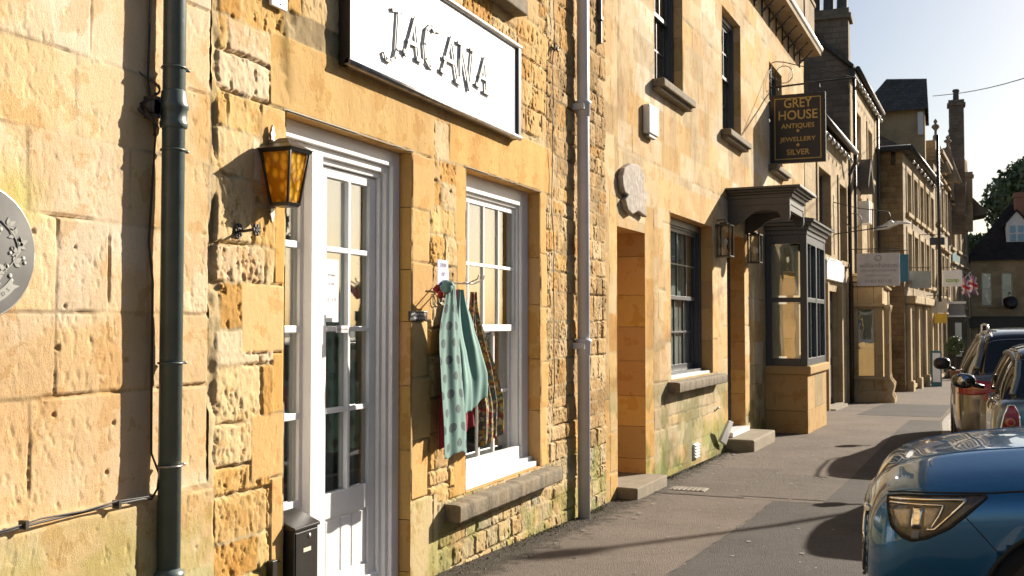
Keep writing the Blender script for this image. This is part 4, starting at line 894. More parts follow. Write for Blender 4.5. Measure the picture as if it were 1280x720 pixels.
# the long signboard
sgw = .065; s0, zb0 = J.at(437, 88, sgw); s1, zb1 = J.at(652, 169, sgw); zb = (zb0+zb1)/2; zt1 = J.at(651, 57, sgw)[1]; print('sign', s0, s1, zb0, zb1, zt1)
t = thing('shop_sign', J((s0+s1)/2, 0, zb), 'long white framed signboard reading JACANA above the shop door and window', 'sign')
b = MB(J); b.box(s0+.04, s1-.04, .0, .045, zb+.03, zt1-.03); b.build('board', 'sign_white', t)
fw = .055
for ua in (s0, s1-fw): b = MB(J); b.box(ua, ua+fw, .0, sgw, zb, zt1); b.build('frame', 'sign_black', t, bevel=.006)
b = MB(J); b.tube([(s0, sgw-.012, zb+.012), (s1, sgw-.012, zb+.012)], .018, 10); b.tube([(s0, sgw-.012, zt1-.012), (s1, sgw-.012, zt1-.012)], .018, 10); b.box(s0+.01, s1-.01, .0, sgw-.03, zb, zb+.03); b.box(s0+.01, s1-.01, .0, sgw-.03, zt1-.03, zt1); b.build('frame_rail', 'weathered_metal', t)
Q = lambda x, y: J.at(400+x/3.272, y/3.272, .06)
strokes = {'J': [[(300, 38), (348, 44)], [(326, 40), (316, 205), (308, 238), (290, 250), (272, 240), (266, 214)]],
 'A': [[(392, 74), (352, 225)], [(392, 74), (407, 248)], [(362, 168), (402, 188)], [(344, 208), (364, 216)], [(398, 240), (420, 252)]],
 'C': [[(470, 128), (458, 104), (438, 122), (430, 180), (434, 240), (450, 272), (468, 276)], [(472, 122), (498, 128)]],
 'A2': [[(540, 152), (502, 296)], [(540, 152), (566, 338)], [(508, 236), (556, 262)], [(496, 286), (514, 300)], [(556, 330), (578, 346)]],
 'N': [[(580, 178), (576, 310)], [(580, 178), (612, 368)], [(628, 204), (612, 368)], [(566, 172), (592, 184)], [(616, 200), (638, 208)]],
 'A3': [[(676, 236), (648, 348)], [(676, 236), (684, 384)], [(654, 312), (690, 330)], [(640, 344), (658, 356)], [(672, 374), (698, 388)]]}
for nm, ss in strokes.items():
    b = MB(J)
    for si, st_ in enumerate(ss):
        P_ = [Q(*p) for p in st_]
        for (ua, za), (ub, zb_) in zip(P_, P_[1:]):
            dx, dz = ub-ua, zb_-za; L_ = math.hypot(dx, dz); nx, nz = -dz/L_*.0115, dx/L_*.0115; ex, ez = dx/L_*.006, dz/L_*.006
            b.prism([(ua-ex+nx, za-ez+nz), (ub+ex+nx, zb_+ez+nz), (ub+ex-nx, zb_+ez-nz), (ua-ex-nx, za-ez-nz)], lambda a, c, d: (a, d, c), .052+.0007*si, .060+.0007*si)
        for (ua, za) in (P_[0], P_[-1]): b.tube([(ua, .044, za), (ua, .055, za)], .004, 6)
    b.build('letter', 'letter_grey', t)
# white downpipe
t = thing('drainpipe', J(7.985, .06, .05), 'tall grey-white drainpipe between the sash window and the arched stone doorway', 'drainpipe')
b = MB(J); b.tube([(7.985, .068, .045), (7.985, .068, 6.6)], .050, 20); b.build('pipe', 'grey_white_pipe', t)
for z in (3.33, 1.40):
    b = MB(J); b.lathe((7.985, .068, 0), [(.05, z-.05), (.058, z-.045), (.060, z+.05), (.066, z+.055), (.066, z+.075), (.05, z+.08)], 24); b.build('socket', 'grey_white_pipe', t)
    b = MB(J); b.box(7.905, 7.945, .0, .10, z+.0, z+.05); b.tube([(7.90, .09, z+.02), (7.93, .075, z+.02)], .018, 8); b.build('bracket', 'grey_white_pipe', t, bevel=.004)
# thin cable on the wall
zs_ = np.linspace(1.0, 5.2, 30); b = MB(J); b.tube([(7.40+.012*math.sin(k*1.7)+.02*math.sin(k*.4), .02+.004*math.sin(k), z) for k, z in enumerate(zs_)], .004, 5); one(b.build('cable', 'cable'), 'thin dark cable running straight down the rough wall right of the signboard', 'cable')
b = MB(J); u_, z_ = J.at(694, 57, .03); b.tube([(u_-.04, .0, z_), (u_-.03, .04, z_-.05), (u_, .03, z_+.01), (u_+.02, .04, z_-.04), (u_+.05, .03, z_+.0)], .008, 6); one(b.build('iron_bracket', 'iron'), 'bent scrap of iron bracket high on the wall left of the pale drainpipe', 'bracket')
b = MB(J); u_, z_ = J.at(753, 55, .04); b.box(u_-.03, u_, .0, .04, z_, z_+.75); b.box(u_-.06, u_+.0, .0, .05, z_+.2, z_+.24); one(b.build('shutter_bar', 'iron', bevel=.004), 'upright rusty iron bar high on the wall right of the pale drainpipe', 'bar')
# scarf rack with price tag
t = thing('scarf_rack', J(5.58, 0, 1.8), 'white wire scarf rack with lilac price card on the wall by the window', 'rack')
b = MB(J); zr = J.at(552, 352, .12)[1]; ru = 5.50
for k in (-1, 1): b.tube([(ru+k*.05, .0, zr+.12), (ru+k*.05, .02, zr+.10), (ru+k*.05, .03, zr), (ru+k*.04, .20, zr-.005), (ru+k*.04, .26, zr+.02), (ru+k*.04, .27, zr+.045)], .0045, 6)
b.tube([(ru-.09, .06, zr), (ru+.09, .06, zr)], .0045, 6); b.tube([(ru-.06, .18, zr), (ru+.07, .18, zr)], .0045, 6)
b.tube([(ru+.03*math.sin(k*.45)-.05, .03, zr-.08+.04*math.cos(k*.45)) for k in range(14)], .003, 5, closed=True); b.tube([(ru+.02+.03*math.sin(k*.45), .05, zr-.06+.04*math.cos(k*.45)) for k in range(14)], .003, 5, closed=True)
b.build('wire_frame', 'white_plastic', t)
c0, ct = J.at(547, 324, .20); c1, cb = J.at(561, 357, .20); b = MB(J); b.box(c0, c1, .198, .2, cb+.0, cb+(ct-cb)*.63); b.box(c0+.006, c1-.003, .196, .198, cb+(ct-cb)*.64, ct); b.build('price_card', 'violet_paper', t)
for tx, f_ in (('£10', .06), ('or', .36), ('2 FOR', .72)): text(tx, 'ink', t, J((c0+c1)/2, .2005, cb+(ct-cb)*f_), J.du, (0, 0, 1), height=(ct-cb)*.15, depth=.0006)
# scarves: hanging cloths gathered at the rack
def scarf(name, mat, label, top, bot, drop, w_c, folds, amp, seed, pinch=.25, nu=90, nv=70, skew=0, kindfn=None):
    """top/bot: (u_left, u_right) at the rack and at the hem"""
    rr = random.Random(seed); ph = [rr.uniform(0, 6.28) for _ in range(5)]; z1 = drop[0]; z0 = drop[1]
    def fn(s, t_):
        tt = 1-t_; g = min(1, tt/.30); g = pinch + (1-pinch)*(g*g*(3-2*g))
        ul = top[0]+(bot[0]-top[0])*min(1, tt*1.3); ur = top[1]+(bot[1]-top[1])*min(1, tt*1.3); cm = (top[0]+top[1])/2*(1-min(1, tt*2)) + (ul+ur)/2*min(1, tt*2)
        u = cm + (s-.5)*(ur-ul)*g + .010*math.sin(tt*7+ph[0])
        w_ = w_c + amp*(.35+.65*g)*(math.sin(s*folds*6.28+ph[1]+.7*math.sin(tt*3.1+ph[2])) + .45*math.sin(s*folds*2.3*6.28+ph[3]+tt*2)) + .03*tt*math.sin(ph[4]+tt*2)
        z = z0 + (z1-z0)*t_ + .012*math.sin(s*folds*6.28+ph[1])*tt + skew*(s-.5)*tt
        return (u, w_, z)
    b = MB(J); b.grid(nu, nv, fn); o = b.build(name, mat, solid=.0015); one(o, label, 'scarf', 'scarves hanging by the window'); return o
zT = zr+.0
sT = J.at(556, 358, .22); sB = J.at(557, 566, .22); sR = J.at(588, 566, .22); sM = J.at(606, 480, .18)
scarf('scarf', 'teal_cloth', 'long teal scarf printed with dark trees, frontmost on the rack', (sT[0]-.03, sT[0]+.21), (sB[0]+.01, sR[0]), (sT[1]+.015, sB[1]-.03), .215, 1.25, .009, 3, pinch=.45)
a_ = J.at(575, 400, .15); c_ = J.at(606, 515, .15)
scarf('scarf', 'teal_plain', 'plain pale teal scarf folded behind the long tree printed one', (a_[0]-.10, a_[0]+.10), (a_[0]-.03, c_[0]-.03), (sT[1]-.005, c_[1]+.04), .15, 1.5, .013, 8, pinch=.4, skew=.10)
a_ = J.at(595, 400, .10); c_ = J.at(622, 545, .10)
scarf('scarf', 'print_cloth', 'brown and mustard floral scarf hanging nearest the window', (a_[0]-.10, a_[0]+.06), (a_[0]+.02, c_[0]+.0), (sT[1]-.01, c_[1]-.01), .095, 2.5, .016, 12, pinch=.4, skew=.04)
a_ = J.at(585, 400, .12); c_ = J.at(606, 540, .12)
scarf('scarf', 'red_cloth', 'dark red scarf glimpsed between the teal and the floral ones', (a_[0]-.12, a_[0]+.05), (a_[0]-.24, c_[0]), (sT[1]-.0, c_[1]), .055, 3, .016, 17, pinch=.4, skew=.1)
b = MB(J); kx, kz = sT[0]+.02, sT[1]
for (du_, dz_, w_, r_, mt) in ((0, 0, .22, .036, 0),): b.lathe((kx, w_, kz+.0), [(0, -.035), (.026, -.03), (.036, -.005), (.032, .02), (.014, .034), (0, .036)], 16)
b.tube([(kx-.03, .20, kz-.01), (kx-.01, .25, kz+.02), (kx+.03, .24, kz+.01), (kx+.05, .2, kz-.03)], .014, 8); 
b.build('knot', 'teal_plain', bpy.data.objects['scarf'])
ORG['scarf'] = Vector((0, 0, 0))
b = MB(J); b.tube([(kx+.06, .12, kz-.02), (kx+.10, .15, kz+.03), (kx+.14, .12, kz-.01), (kx+.17, .10, kz-.05)], .018, 8); b.build('knot', 'red_cloth', bpy.data.objects['scarf.003'])
b = MB(J); b.tube([(kx+.14, .10, kz-.02), (kx+.19, .13, kz+.02), (kx+.22, .10, kz-.05)], .017, 8); b.build('knot', 'print_cloth', bpy.data.objects['scarf.002'])
# ---- on the grey-windowed house
u_, z_ = g(793, 238, .03); s_ = .40/64*1.0
prof = [(777, 222), (780, 210), (788, 204), (797, 206), (803, 213), (806, 222), (804, 232), (808, 242), (806, 256), (808, 272), (803, 268), (797, 264), (790, 268), (784, 262), (781, 250), (785, 244), (780, 240), (778, 232)]
pp = [g(x, y, .05) for x, y in prof]; b = MB(G); b.prism(pp, lambda a, c, d: (a, d, c), .005, .06); one(b.build('wall_carving', 'carving_stone', bevel=.012), 'worn scrolled stone carving fixed above the deep stone doorway', 'carving')
a, zt_ = g(812, 129, .07); c, zb_ = g(824, 172, .07); b = MB(G); b.box(a, c, .0, .07, zb_, zt_); o = b.build('alarm_box', 'white_plastic', bevel=.01); one(o, 'tall white alarm box high on the gold wall above the carving', 'alarm box')
b = MB(G); b.box(a+.04, c-.04, .01, .055, zb_-.03, zb_); ORG[o.name] = Vector((0, 0, 0)); b.build('sounder', 'lead', o)
u_, z_ = g(870, 563, .01)
b = MB(G); b.box(u_-.11, u_+.11, .0, .012, z_-.09, z_+.08); o = b.build('air_vent', 'white_plastic'); one(o, 'white louvred air vent low on the wall near the pavement', 'vent'); ORG[o.name] = Vector((0, 0, 0))
for k in range(5): q = MB(G); zz = z_-.075+k*.033; q.hexa([(u_-.10, .012, zz), (u_+.10, .012, zz), (u_+.10, .035, zz-.004), (u_-.10, .035, zz-.004), (u_-.10, .012, zz+.02), (u_+.10, .012, zz+.02), (u_+.10, .037, zz+.004), (u_-.10, .037, zz+.004)]); q.build('louvre', 'white_plastic', o)
u_, z_ = g(904, 548, .06); b = MB(G); b.hexa([(u_-.12, .02, z_-.02), (u_+.16, .02, z_-.10), (u_+.16, .06, z_-.10), (u_-.12, .06, z_-.02), (u_-.12, .14, z_+.24), (u_+.10, .14, z_+.20), (u_+.10, .17, z_+.20), (u_-.12, .17, z_+.24)])
one(b.build('leaning_board', 'white_paint', bevel=.004), 'small white board leaning on the wall beside the doorstep under the canopy', 'board')
b = MB(G); u_, z_ = g(896, 512, .01); b.tube([(u_-.06, .02, z_), (u_-.02, .03, z_+.03), (u_+.03, .03, z_+.01), (u_+.06, .025, z_+.03)], .008, 5); one(b.build('wall_tie', 'iron'), 'little iron tie on the wall below the sill by the canopied door', 'wall tie')
for i, (px, lab) in enumerate(((906, 'box lantern with clear glass left of the canopied door'), (943, 'box lantern with clear glass right of the canopied door, by the bay window'))):
    lu_, lz_ = g(px, 300 if i == 0 else 310, .10); t = thing('wall_lantern', G(lu_, 0, lz_), 'black ' + lab, 'lantern', 'box lanterns flanking the canopied door')
    b = MB(G); h_ = .20
    for a_ in (-1, 1):
        for c_ in (0, 1): b.box(lu_+a_*.10-.01, lu_+a_*.10+.01, .03+c_*.15-.01, .03+c_*.15+.01, lz_-h_, lz_+h_*.85)
    b.box(lu_-.12, lu_+.12, .01, .20, lz_+h_*.85, lz_+h_*.95); b.box(lu_-.11, lu_+.11, .015, .195, lz_-h_*1.08, lz_-h_); b.box(lu_-.05, lu_+.05, .05, .14, lz_+h_*.95, lz_+h_*1.1)
    b.tube([(lu_, .0, lz_+h_*1.25), (lu_, .10, lz_+h_*1.3), (lu_, .10, lz_+h_*1.05)], .008, 6); b.build('frame', 'black_paint', t, bevel=.002)
    b = MB(G); b.box(lu_-.10, lu_+.10, .03, .18, lz_-h_+.005, lz_+h_*.84); b.build('glass', 'lens', t)
    b = MB(G); b.lathe((lu_, .105, lz_-.08), [(.012, -.1), (.012, 0), (.028, .03), (.03, .07), (.015, .1), (0, .105)], 12); b.build('bulb', 'bulb', t)
# hanging sign
hy = 16.9; hx0 = -2.42; hu_ = (hy-8.80)/G.du.y; t = thing('hanging_sign', (-2.0, hy, 4.7), 'black hanging sign with gold lettering reading GREY HOUSE antiques jewellery silver', 'sign')
b = MB(); b.box(-2.42, -1.565, hy-.03, hy+.03, 4.15, 5.25); b.build('board', 'sign_black', t, bevel=.004)
b = MB(); e = hy-.031
for (x0, x1, z0, z1) in ((-2.35, -1.635, 4.21, 4.222), (-2.35, -1.635, 5.178, 5.19), (-2.35, -2.338, 4.222, 5.178), (-1.647, -1.635, 4.222, 5.178)): b.box(x0, x1, e-.002, e, z0, z1)
for z in (4.66, 4.435): b.prism([(-1.99-.03, z), (-1.99, z-.03), (-1.99+.03, z), (-1.99, z+.03)], lambda a, c, d: (a, d, c), e-.003, e)
b.build('gold_trim', 'gold', t)
for tx, z, h_, wd in (('GREY', 5.035, .165, .43), ('HOUSE', 4.845, .165, .60), ('ANTIQUES', 4.705, .10, .51), ('JEWELLERY', 4.495, .10, .55), ('SILVER', 4.28, .10, .35)):
    text(tx, 'gold', t, (-1.99, e-.0005, z), (1, 0, 0), (0, 0, 1), width=wd, height=h_*.9, depth=.003, bold=.01)
b = MB(); zb_ = 5.40; b.tube([(-2.50, hy, zb_-.02), (-1.12, hy, zb_+.04)], .016, 8); b.tube([(-2.41, hy, 5.05), (-2.41, hy, 5.85)], .010, 6)
b.tube([(-2.41, hy, 5.78), (-2.33, hy, 5.80), (-2.2, hy, 5.78), (-1.9, hy, 5.68), (-1.5, hy, 5.56), (-1.2, hy, 5.46)], .008, 6)
b.tube([(-2.2+.14*math.cos(k*.45), hy, 5.58+.14*math.sin(k*.45)) for k in range(14)], .007, 5, closed=True)
for x in (-2.3, -1.66): b.tube([(x, hy, zb_), (x+.01, hy, 5.33), (x, hy, 5.25)], .008, 5)
b.tube([(-2.41, hy, 5.7), (-2.46, hy-.1, 5.5)], .006, 5); b.build('bracket', 'iron', t)
# ---------------------------------------------------------------- houses further down the street
def plain_front(fr, u0, u1, z0, z1, holes, parent, mat='far_stone', thick=.35, name='front_wall', depth=.18):
    cu = sorted(set([u0, u1]+[x for h in holes for x in h[:2] if u0 < x < u1])); cz = sorted(set([z0, z1]+[x for h in holes for x in h[2:] if z0 < x < z1])); m = MB(fr)
    for a, b in zip(cu, cu[1:]):
        for c, d in zip(cz, cz[1:]):
            p = ((a+b)/2, (c+d)/2)
            if not any(h[0] < p[0] < h[1] and h[2] < p[1] < h[3] for h in holes): m.face([(a, 0, c), (b, 0, c), (b, 0, d), (a, 0, d)], [(a, c), (b, c), (b, d), (a, d)])
    for a, b, c, d in holes:
        m.face([(a, 0, c), (a, -depth, c), (a, -depth, d), (a, 0, d)], [(0, c), (depth, c), (depth, d), (0, d)]); m.face([(b, 0, c), (b, -depth, c), (b, -depth, d), (b, 0, d)], [(0, c), (depth, c), (depth, d), (0, d)])
        m.face([(a, 0, d), (b, 0, d), (b, -depth, d), (a, -depth, d)], [(a, 0), (b, 0), (b, depth), (a, depth)]); m.face([(a, 0, c), (b, 0, c), (b, -depth, c), (a, -depth, c)], [(a, 0), (b, 0), (b, depth), (a, depth)])
    return m.build(name, mat, parent)
def far_window(fr, h, parent, mat='white_paint', depth=.18, mull=1, bars=1, surround=True, sill=True, hood=False, name='window', blind=None):
    a, b, c, d = h; f = MB(fr); w_ = -depth; t = .05
    f.box(a, a+t, w_-.05, w_+.03, c, d); f.box(b-t, b, w_-.05, w_+.03, c, d); f.box(a+t, b-t, w_-.05, w_+.03, d-t, d); f.box(a+t, b-t, w_-.05, w_+.05, c, c+t)
    for k in range(1, mull+1): x = a+(b-a)*k/(mull+1); f.box(x-.02, x+.02, w_-.05, w_+.02, c+t, d-t)
    for k in range(1, bars+1): z = c+(d-c)*k/(bars+1); f.box(a+t, b-t, w_-.045, w_+.012, z-.02, z+.02)
    wn = f.build(name, mat, parent); p = MB(fr); p.box(a+t, b-t, w_-.03, w_-.025, c+t, d-t); p.build('pane', 'pane', wn)
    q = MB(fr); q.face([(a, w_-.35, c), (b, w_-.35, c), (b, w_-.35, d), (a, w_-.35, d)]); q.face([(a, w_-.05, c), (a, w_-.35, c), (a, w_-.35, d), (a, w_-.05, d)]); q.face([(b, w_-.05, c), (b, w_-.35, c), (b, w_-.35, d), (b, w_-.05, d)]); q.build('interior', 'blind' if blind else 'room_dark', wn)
    if surround or sill or hood:
        m = MB(fr)
        if surround: m.box(a-.15, a-.002, -.1, .03, c, d); m.box(b+.002, b+.15, -.1, .03, c, d); m.box(a-.15, b+.15, -.1, .03, d+.002, d+.18)
        if sill: m.box(a-.17, b+.17, -.1, .09, c-.12, c-.003)
        if hood: m.box(a-.22, b+.22, -.05, .16, d+.19, d+.27)
        m.build('surround', 'far_stone', parent, bevel=.01)
    return wn
def chimney(parent, x, y, z0, z1, sx, sy, pots=2, mat='far_stone', along='x', poth=.5, potmat='dark_pot'):
    b = MB(); n = []
    def ubox(x0, x1, y0, y1, z0_, z1_):
        for (p, q, du) in (((x0, y0), (x1, y0), x1-x0), ((x1, y0), (x1, y1), y1-y0), ((x1, y1), (x0, y1), x1-x0), ((x0, y1), (x0, y0), y1-y0)):
            b.face([(*p, z0_), (*q, z0_), (*q, z1_), (*p, z1_)], [(0, z0_), (du, z0_), (du, z1_), (0, z1_)])
        b.face([(x0, y0, z1_), (x1, y0, z1_), (x1, y1, z1_), (x0, y1, z1_)], [(0, 0), (1, 0), (1, 1), (0, 1)])
        b.face([(x0, y0, z0_), (x1, y0, z0_), (x1, y1, z0_), (x0, y1, z0_)], [(0, 0), (1, 0), (1, 1), (0, 1)])
    hx, hy_ = sx/2, sy/2; ubox(x-hx, x+hx, y-hy_, y+hy_, z0, z1-.25); ubox(x-hx-.07, x+hx+.07, y-hy_-.07, y+hy_+.07, z1-.25, z1-.14); ubox(x-hx-.02, x+hx+.02, y-hy_-.02, y+hy_+.02, z1-.14, z1)
    c = b.build('chimney', mat, parent)
    for k in range(pots):
        o = ((k+.5)/pots-.5)*(sx if along == 'x' else sy); px, py = (x+o, y) if along == 'x' else (x, y+o)
        q = MB(); q.lathe((px, py, z1), [(.15, 0), (.13, .06), (.115, poth-.12), (.145, poth-.1), (.15, poth-.04), (.13, poth), (.09, poth), (.09, poth-.1)], 12); q.build('chimney_pot', potmat, c)
    return c
# ======== bay-windowed house next to the canopied one: the bay stands on the gold wall
bu0, bu1 = (16.15-8.80)/G.du.y, (18.1-8.80)/G.du.y; bw = .62
BY = thing('bay_window', G(bu0, 0, 0), 'dark slate painted box bay window on a stone plinth beyond the canopy', 'bay window')
for z0, z1, us2 in ((-.3, .29, (bu0, bu0+1.1, bu1)), (.293, .84, (bu0, bu0+.7, bu0+1.5, bu1))):
    for ua, ub in zip(us2, us2[1:]): b = MB(G); b.box(ua+.002, ub-.002, -.02, bw, z0, z1); colored(b.build('plinth', 'stone_near', BY, bevel=.008), random.choice([(.42, .28, .12), (.36, .26, .13), (.46, .31, .14), (.32, .25, .14)]))
b = MB(G); b.box(bu0-.04, bu1+.04, -.02, bw+.05, .84, .97); o = b.build('plinth_cap', 'stone_near', BY, bevel=.02); colored(o, (.44, .30, .14))
b = MB(G)
for (a, c, w0_, w1_) in ((bu0, bu0+.10, bw-.10, bw), (bu1-.10, bu1, bw-.10, bw), (bu0, bu0+.08, .0, .10), (bu1-.08, bu1, 0, .10)): b.box(a, c, w0_, w1_, .97, 2.95)
for z0, z1 in ((.97, 1.08), (1.93, 2.0), (2.82, 2.95)):
    b.box(bu0+.005, bu0+.075, .10, bw-.10, z0, z1); b.box(bu0+.10, bu1-.10, bw-.075, bw-.005, z0, z1); b.box(bu1-.075, bu1-.005, .10, bw-.10, z0, z1)
for k in (1,): u = bu0+(bu1-bu0)*k/2; b.box(u-.05, u+.05, bw-.08, bw, 1.08, 2.82)
for u in (bu0+.5, bu0+1.45): b.box(u-.012, u+.012, bw-.06, bw-.02, 1.08, 2.82)
b.build('frame', 'slate_paint', BY, bevel=.005)
b = MB(G)
for z0, z1, o_ in ((2.95, 3.02, .01), (3.02, 3.08, .04), (3.08, 3.13, .09), (3.13, 3.17, .13)): b.box(bu0-o_, bu1+o_, -.02, bw+o_, z0, z1)
b.hexa([(bu0-.14, 0, 3.17), (bu1+.14, 0, 3.17), (bu1+.14, bw+.14, 3.17), (bu0-.14, bw+.14, 3.17), (bu0+.1, 0, 3.33), (bu1-.1, 0, 3.33), (bu1-.1, bw-.2, 3.24), (bu0+.1, bw-.2, 3.24)]); b.build('cornice', 'slate_paint', BY, bevel=.005)
for z0, z1 in ((1.08, 1.93), (2.0, 2.82)):
    b = MB(G); b.box(bu0+.04, bu0+.044, .10, bw-.10, z0, z1); b.box(bu0+.10, bu1-.10, bw-.045, bw-.041, z0, z1); b.build('pane', 'pane', BY)
    b = MB(G); b.box(bu0+.06, bu0+.064, .13, bw-.13, z0+.03, z1-.03); b.build('sun_blind', 'yellow_sash' if 'yellow_sash' in M else 'blind', BY)
b = MB(G); b.box(bu0+.10, bu1-.10, .0, .02, .98, 2.94); b.build('interior', 'room_wall', BY); b = MB(G); b.box(bu0+.13, bu1-.13, bw-.115, bw-.11, 1.1, 2.8); b.build('blind', 'blind', BY)
# ======== low cottage
Dd = Fr(-2.24, 20.02, -1.90, 26.0)
CT = thing('cottage', Dd(3, 0, -.2), 'low stone cottage with black gutter between the bay window and the accountants shopfront', 'cottage')
dh = []
for (xa, xb, ya, yb) in ((1022, 1037, 205, 318), (1048, 1057, 222, 318)):
    a, c = Dd.at(xa, 260)[0], Dd.at(xb, 260)[0]; dh.append((max(.3, a), min(5.9, c), 3.02, 4.75))
dd = Dd.at(1031, 400)[0], Dd.at(1047, 400)[0]; dh.append((max(.3, dd[0]), dd[1], -.25, 2.3)); print('D', dh)
plain_front(Dd, 0, Dd.len, -.5, 5.7, dh, CT); shell(Dd, 0, Dd.len, 7, -.5, 5.7, 8.4, CT, over=.22)
for h in dh[:2]: far_window(Dd, h, CT, mat='slate_paint', bars=3)
h = dh[2]; b = MB(Dd); b.box(h[0], h[1], -.17, -.12, -.2, 2.3)
for z0, z1 in ((.0, .7), (.85, 1.5), (1.6, 2.1)): b.box(h[0]+.12, h[1]-.12, -.12, -.10, z0, z1)
b.build('door', 'slate_paint', CT, bevel=.01); b = MB(Dd); b.box(h[0]-.12, h[1]+.12, -.02, .10, -.5, -.12); b.box(h[0], h[1], -.1, .2, -.3, -.14); b.build('doorstep', 'step_stone', CT)

for ua in (h[0]-.18, h[1]+.01): b = MB(Dd); b.box(ua, ua+.17, 0, .10, -.2, 2.45); b.build('door_case', 'far_stone', CT, bevel=.01)
b = MB(Dd); b.box(h[0]-.2, h[1]+.5, .0, .09, 2.52, 2.98); one(b.build('name_board', 'sign_white', bevel=.005), 'blank pale board above the cottage door just past the bay window', 'sign')
b = MB(Dd); gp = Dd.at(1063, 300, .1)[0]; b.tube([(.0, .24, 5.62), (gp-.05, .26, 5.58)], .06, 8); b.tube([(gp-.05, .26, 5.58), (gp+.02, .22, 5.35), (gp, .10, 5.1), (gp, .09, 4.8), (gp, .09, -.3)], .045, 10); 
one(b.build('gutter', 'iron'), 'black gutter and downpipe running down the corner of the low cottage', 'gutter')
def bulbs(pts, label, sag=.0):
    t = thing('string_lights', pts[0], label, 'string lights')
    b = MB(); b.tube(pts, .006, 5); b.build('wire', 'iron', t)
    for k in range(len(pts)): p = pts[k]; b = MB(); b.lathe((p[0], p[1], p[2]), [(.01, 0), (.02, -.03), (.04, -.07), (.035, -.11), (0, -.13)], 8); b.build('bulb', 'bulb', t, smooth=True)
bulbs([tuple(Dd(.6+k*.55, .20, 5.42)) for k in range(9)], 'row of festoon bulbs hung under the low cottage gutter')
bk = MB(Dd); u_ = Dd.at(1044, 260)[0]-.25
by_ = Dd(u_, 0, 0); 
for k in (0,): 
    b = MB(); x0, y0 = by_.x, by_.y; b.tube([(x0, y0, 3.1), (x0, y0, 4.4)], .015, 6); b.tube([(x0, y0, 3.55), (x0+1.1, y0, 3.68)], .014, 6); b.tube([(x0, y0, 4.25), (x0+.5, y0, 4.1), (x0+1.1, y0, 4.0)], .01, 6)
    b.tube([(x0+.42+.16*math.cos(q*.5), y0, 3.83+.16*math.sin(q*.5)) for q in range(13)], .01, 5, closed=True); b.tube([(x0+1.1+.06*math.cos(q*.6), y0, 3.9+.10*math.sin(q*.6)) for q in range(11)], .01, 5, closed=True)
    one(b.build('sign_bracket', 'iron'), 'empty scrolled iron sign bracket on the low cottage', 'bracket')
# ======== tall house with the accountants shopfront
Ee = Fr(-1.86, 26.02, -1.55, 32.0)
ET = thing('townhouse', Ee(3, 0, -.3), 'tall stone townhouse with a dark gable end above the low cottage and a stone shopfront', 'townhouse')
eh = []
for (xa, xb) in ((1071, 1077), (1084, 1090)): a, c = Ee.at(xa, 250)[0], Ee.at(xb, 250)[0]; eh.append((max(.5, a), min(5.7, c), 3.3, 4.9))
eh = [(1.0, 2.0, 3.2, 4.8), (3.6, 4.6, 3.2, 4.8), (1.0, 2.0, 5.6, 6.9), (3.6, 4.6, 5.6, 6.9)]
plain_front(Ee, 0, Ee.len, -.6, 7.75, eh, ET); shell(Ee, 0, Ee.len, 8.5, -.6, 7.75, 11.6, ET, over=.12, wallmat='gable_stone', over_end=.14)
for h in eh: far_window(Ee, h, ET, bars=2)
chimney(ET, -2.35, 26.4, 7.6, 9.25, .95, .55, pots=3, mat='gable_stone', poth=.75)
b = MB(Ee); b.box(-.02, Ee.len, 0, .14, 7.55, 7.75); b.tube([(0, .2, 7.72), (Ee.len, .2, 7.72)], .06, 8); b.tube([(.25, .08, 7.7), (.25, .08, -.3)], .04, 8); b.tube([(5.6, .08, 7.7), (5.6, .08, 2.6)], .04, 8); one(b.build('gutter', 'iron'), 'dark gutter and pipes on the tall townhouse with the gable end', 'gutter')
bulbs([tuple(Ee(.4+k*.6, .22, 7.45)) for k in range(9)], 'festoon bulbs strung beneath the tall townhouse eaves')
# projecting shopfront
sx0, sx1, sy0, sy1 = -1.83, -1.17, 26.05, 30.0; b = MB(); zb_ = -.6
SF = thing('shopfront', (-1.5, 26.05, -.3), 'projecting carved stone shopfront with a tall glass pane below the pink accountants sign', 'shopfront')
b.box(sx0, sx0+.10, sy0, sy0+.3, zb_, 2.5); b.box(sx1-.20, sx1, sy0, sy0+.3, zb_, 2.5); b.box(sx0+.10, sx1-.20, sy0, sy0+.3, zb_, .32); b.box(sx0+.10, sx1-.20, sy0, sy0+.3, 1.95, 2.5)
b.box(sx1-.25, sx1, sy0+.3, sy0+.6, zb_, 2.5); b.box(sx1-.25, sx1, sy1-.5, sy1, zb_, 2.5); b.box(sx1-.22, sx1-.03, sy0+.6, sy1-.5, zb_, .3); b.box(sx1-.22, sx1-.03, sy0+.6, sy1-.5, 1.95, 2.5)
o = b.build('wall', 'stone_near', SF, bevel=.02); colored(o, (.44, .34, .20))
b = MB(); 
for z0, z1, o_ in ((-.6, .02, .07), (.28, .36, .06), (2.0, 2.08, .05), (2.5, 2.6, .06), (2.6, 2.72, .14), (2.72, 2.8, .20)): b.box(sx0-.0, sx1+o_, sy0-o_, sy1+o_, z0, z1) if z0 > 2.4 else (b.box(sx0, sx1+o_, sy0-o_, sy0-.002, z0, z1), b.box(sx1+.002, sx1+o_, sy0, sy0+.6, z0, z1))
o = b.build('moulding', 'stone_near', SF, bevel=.02); colored(o, (.46, .36, .22))
for y in (sy0+.05, sy0+.75):
    b = MB(); b.lathe((sx1+.10, y, zb_), [(.16, 0), (.17, .45), (.11, .55), (.15, .72), (.16, .80), (.07, .92), (.065, 1.0)], 14); b.lathe((sx1+.09, y, .3), [(.07, 0), (.065, .1), (.06, 1.55), (.09, 1.65), (.10, 1.75)], 12); b.build('column', 'stone_near', SF, smooth=True)
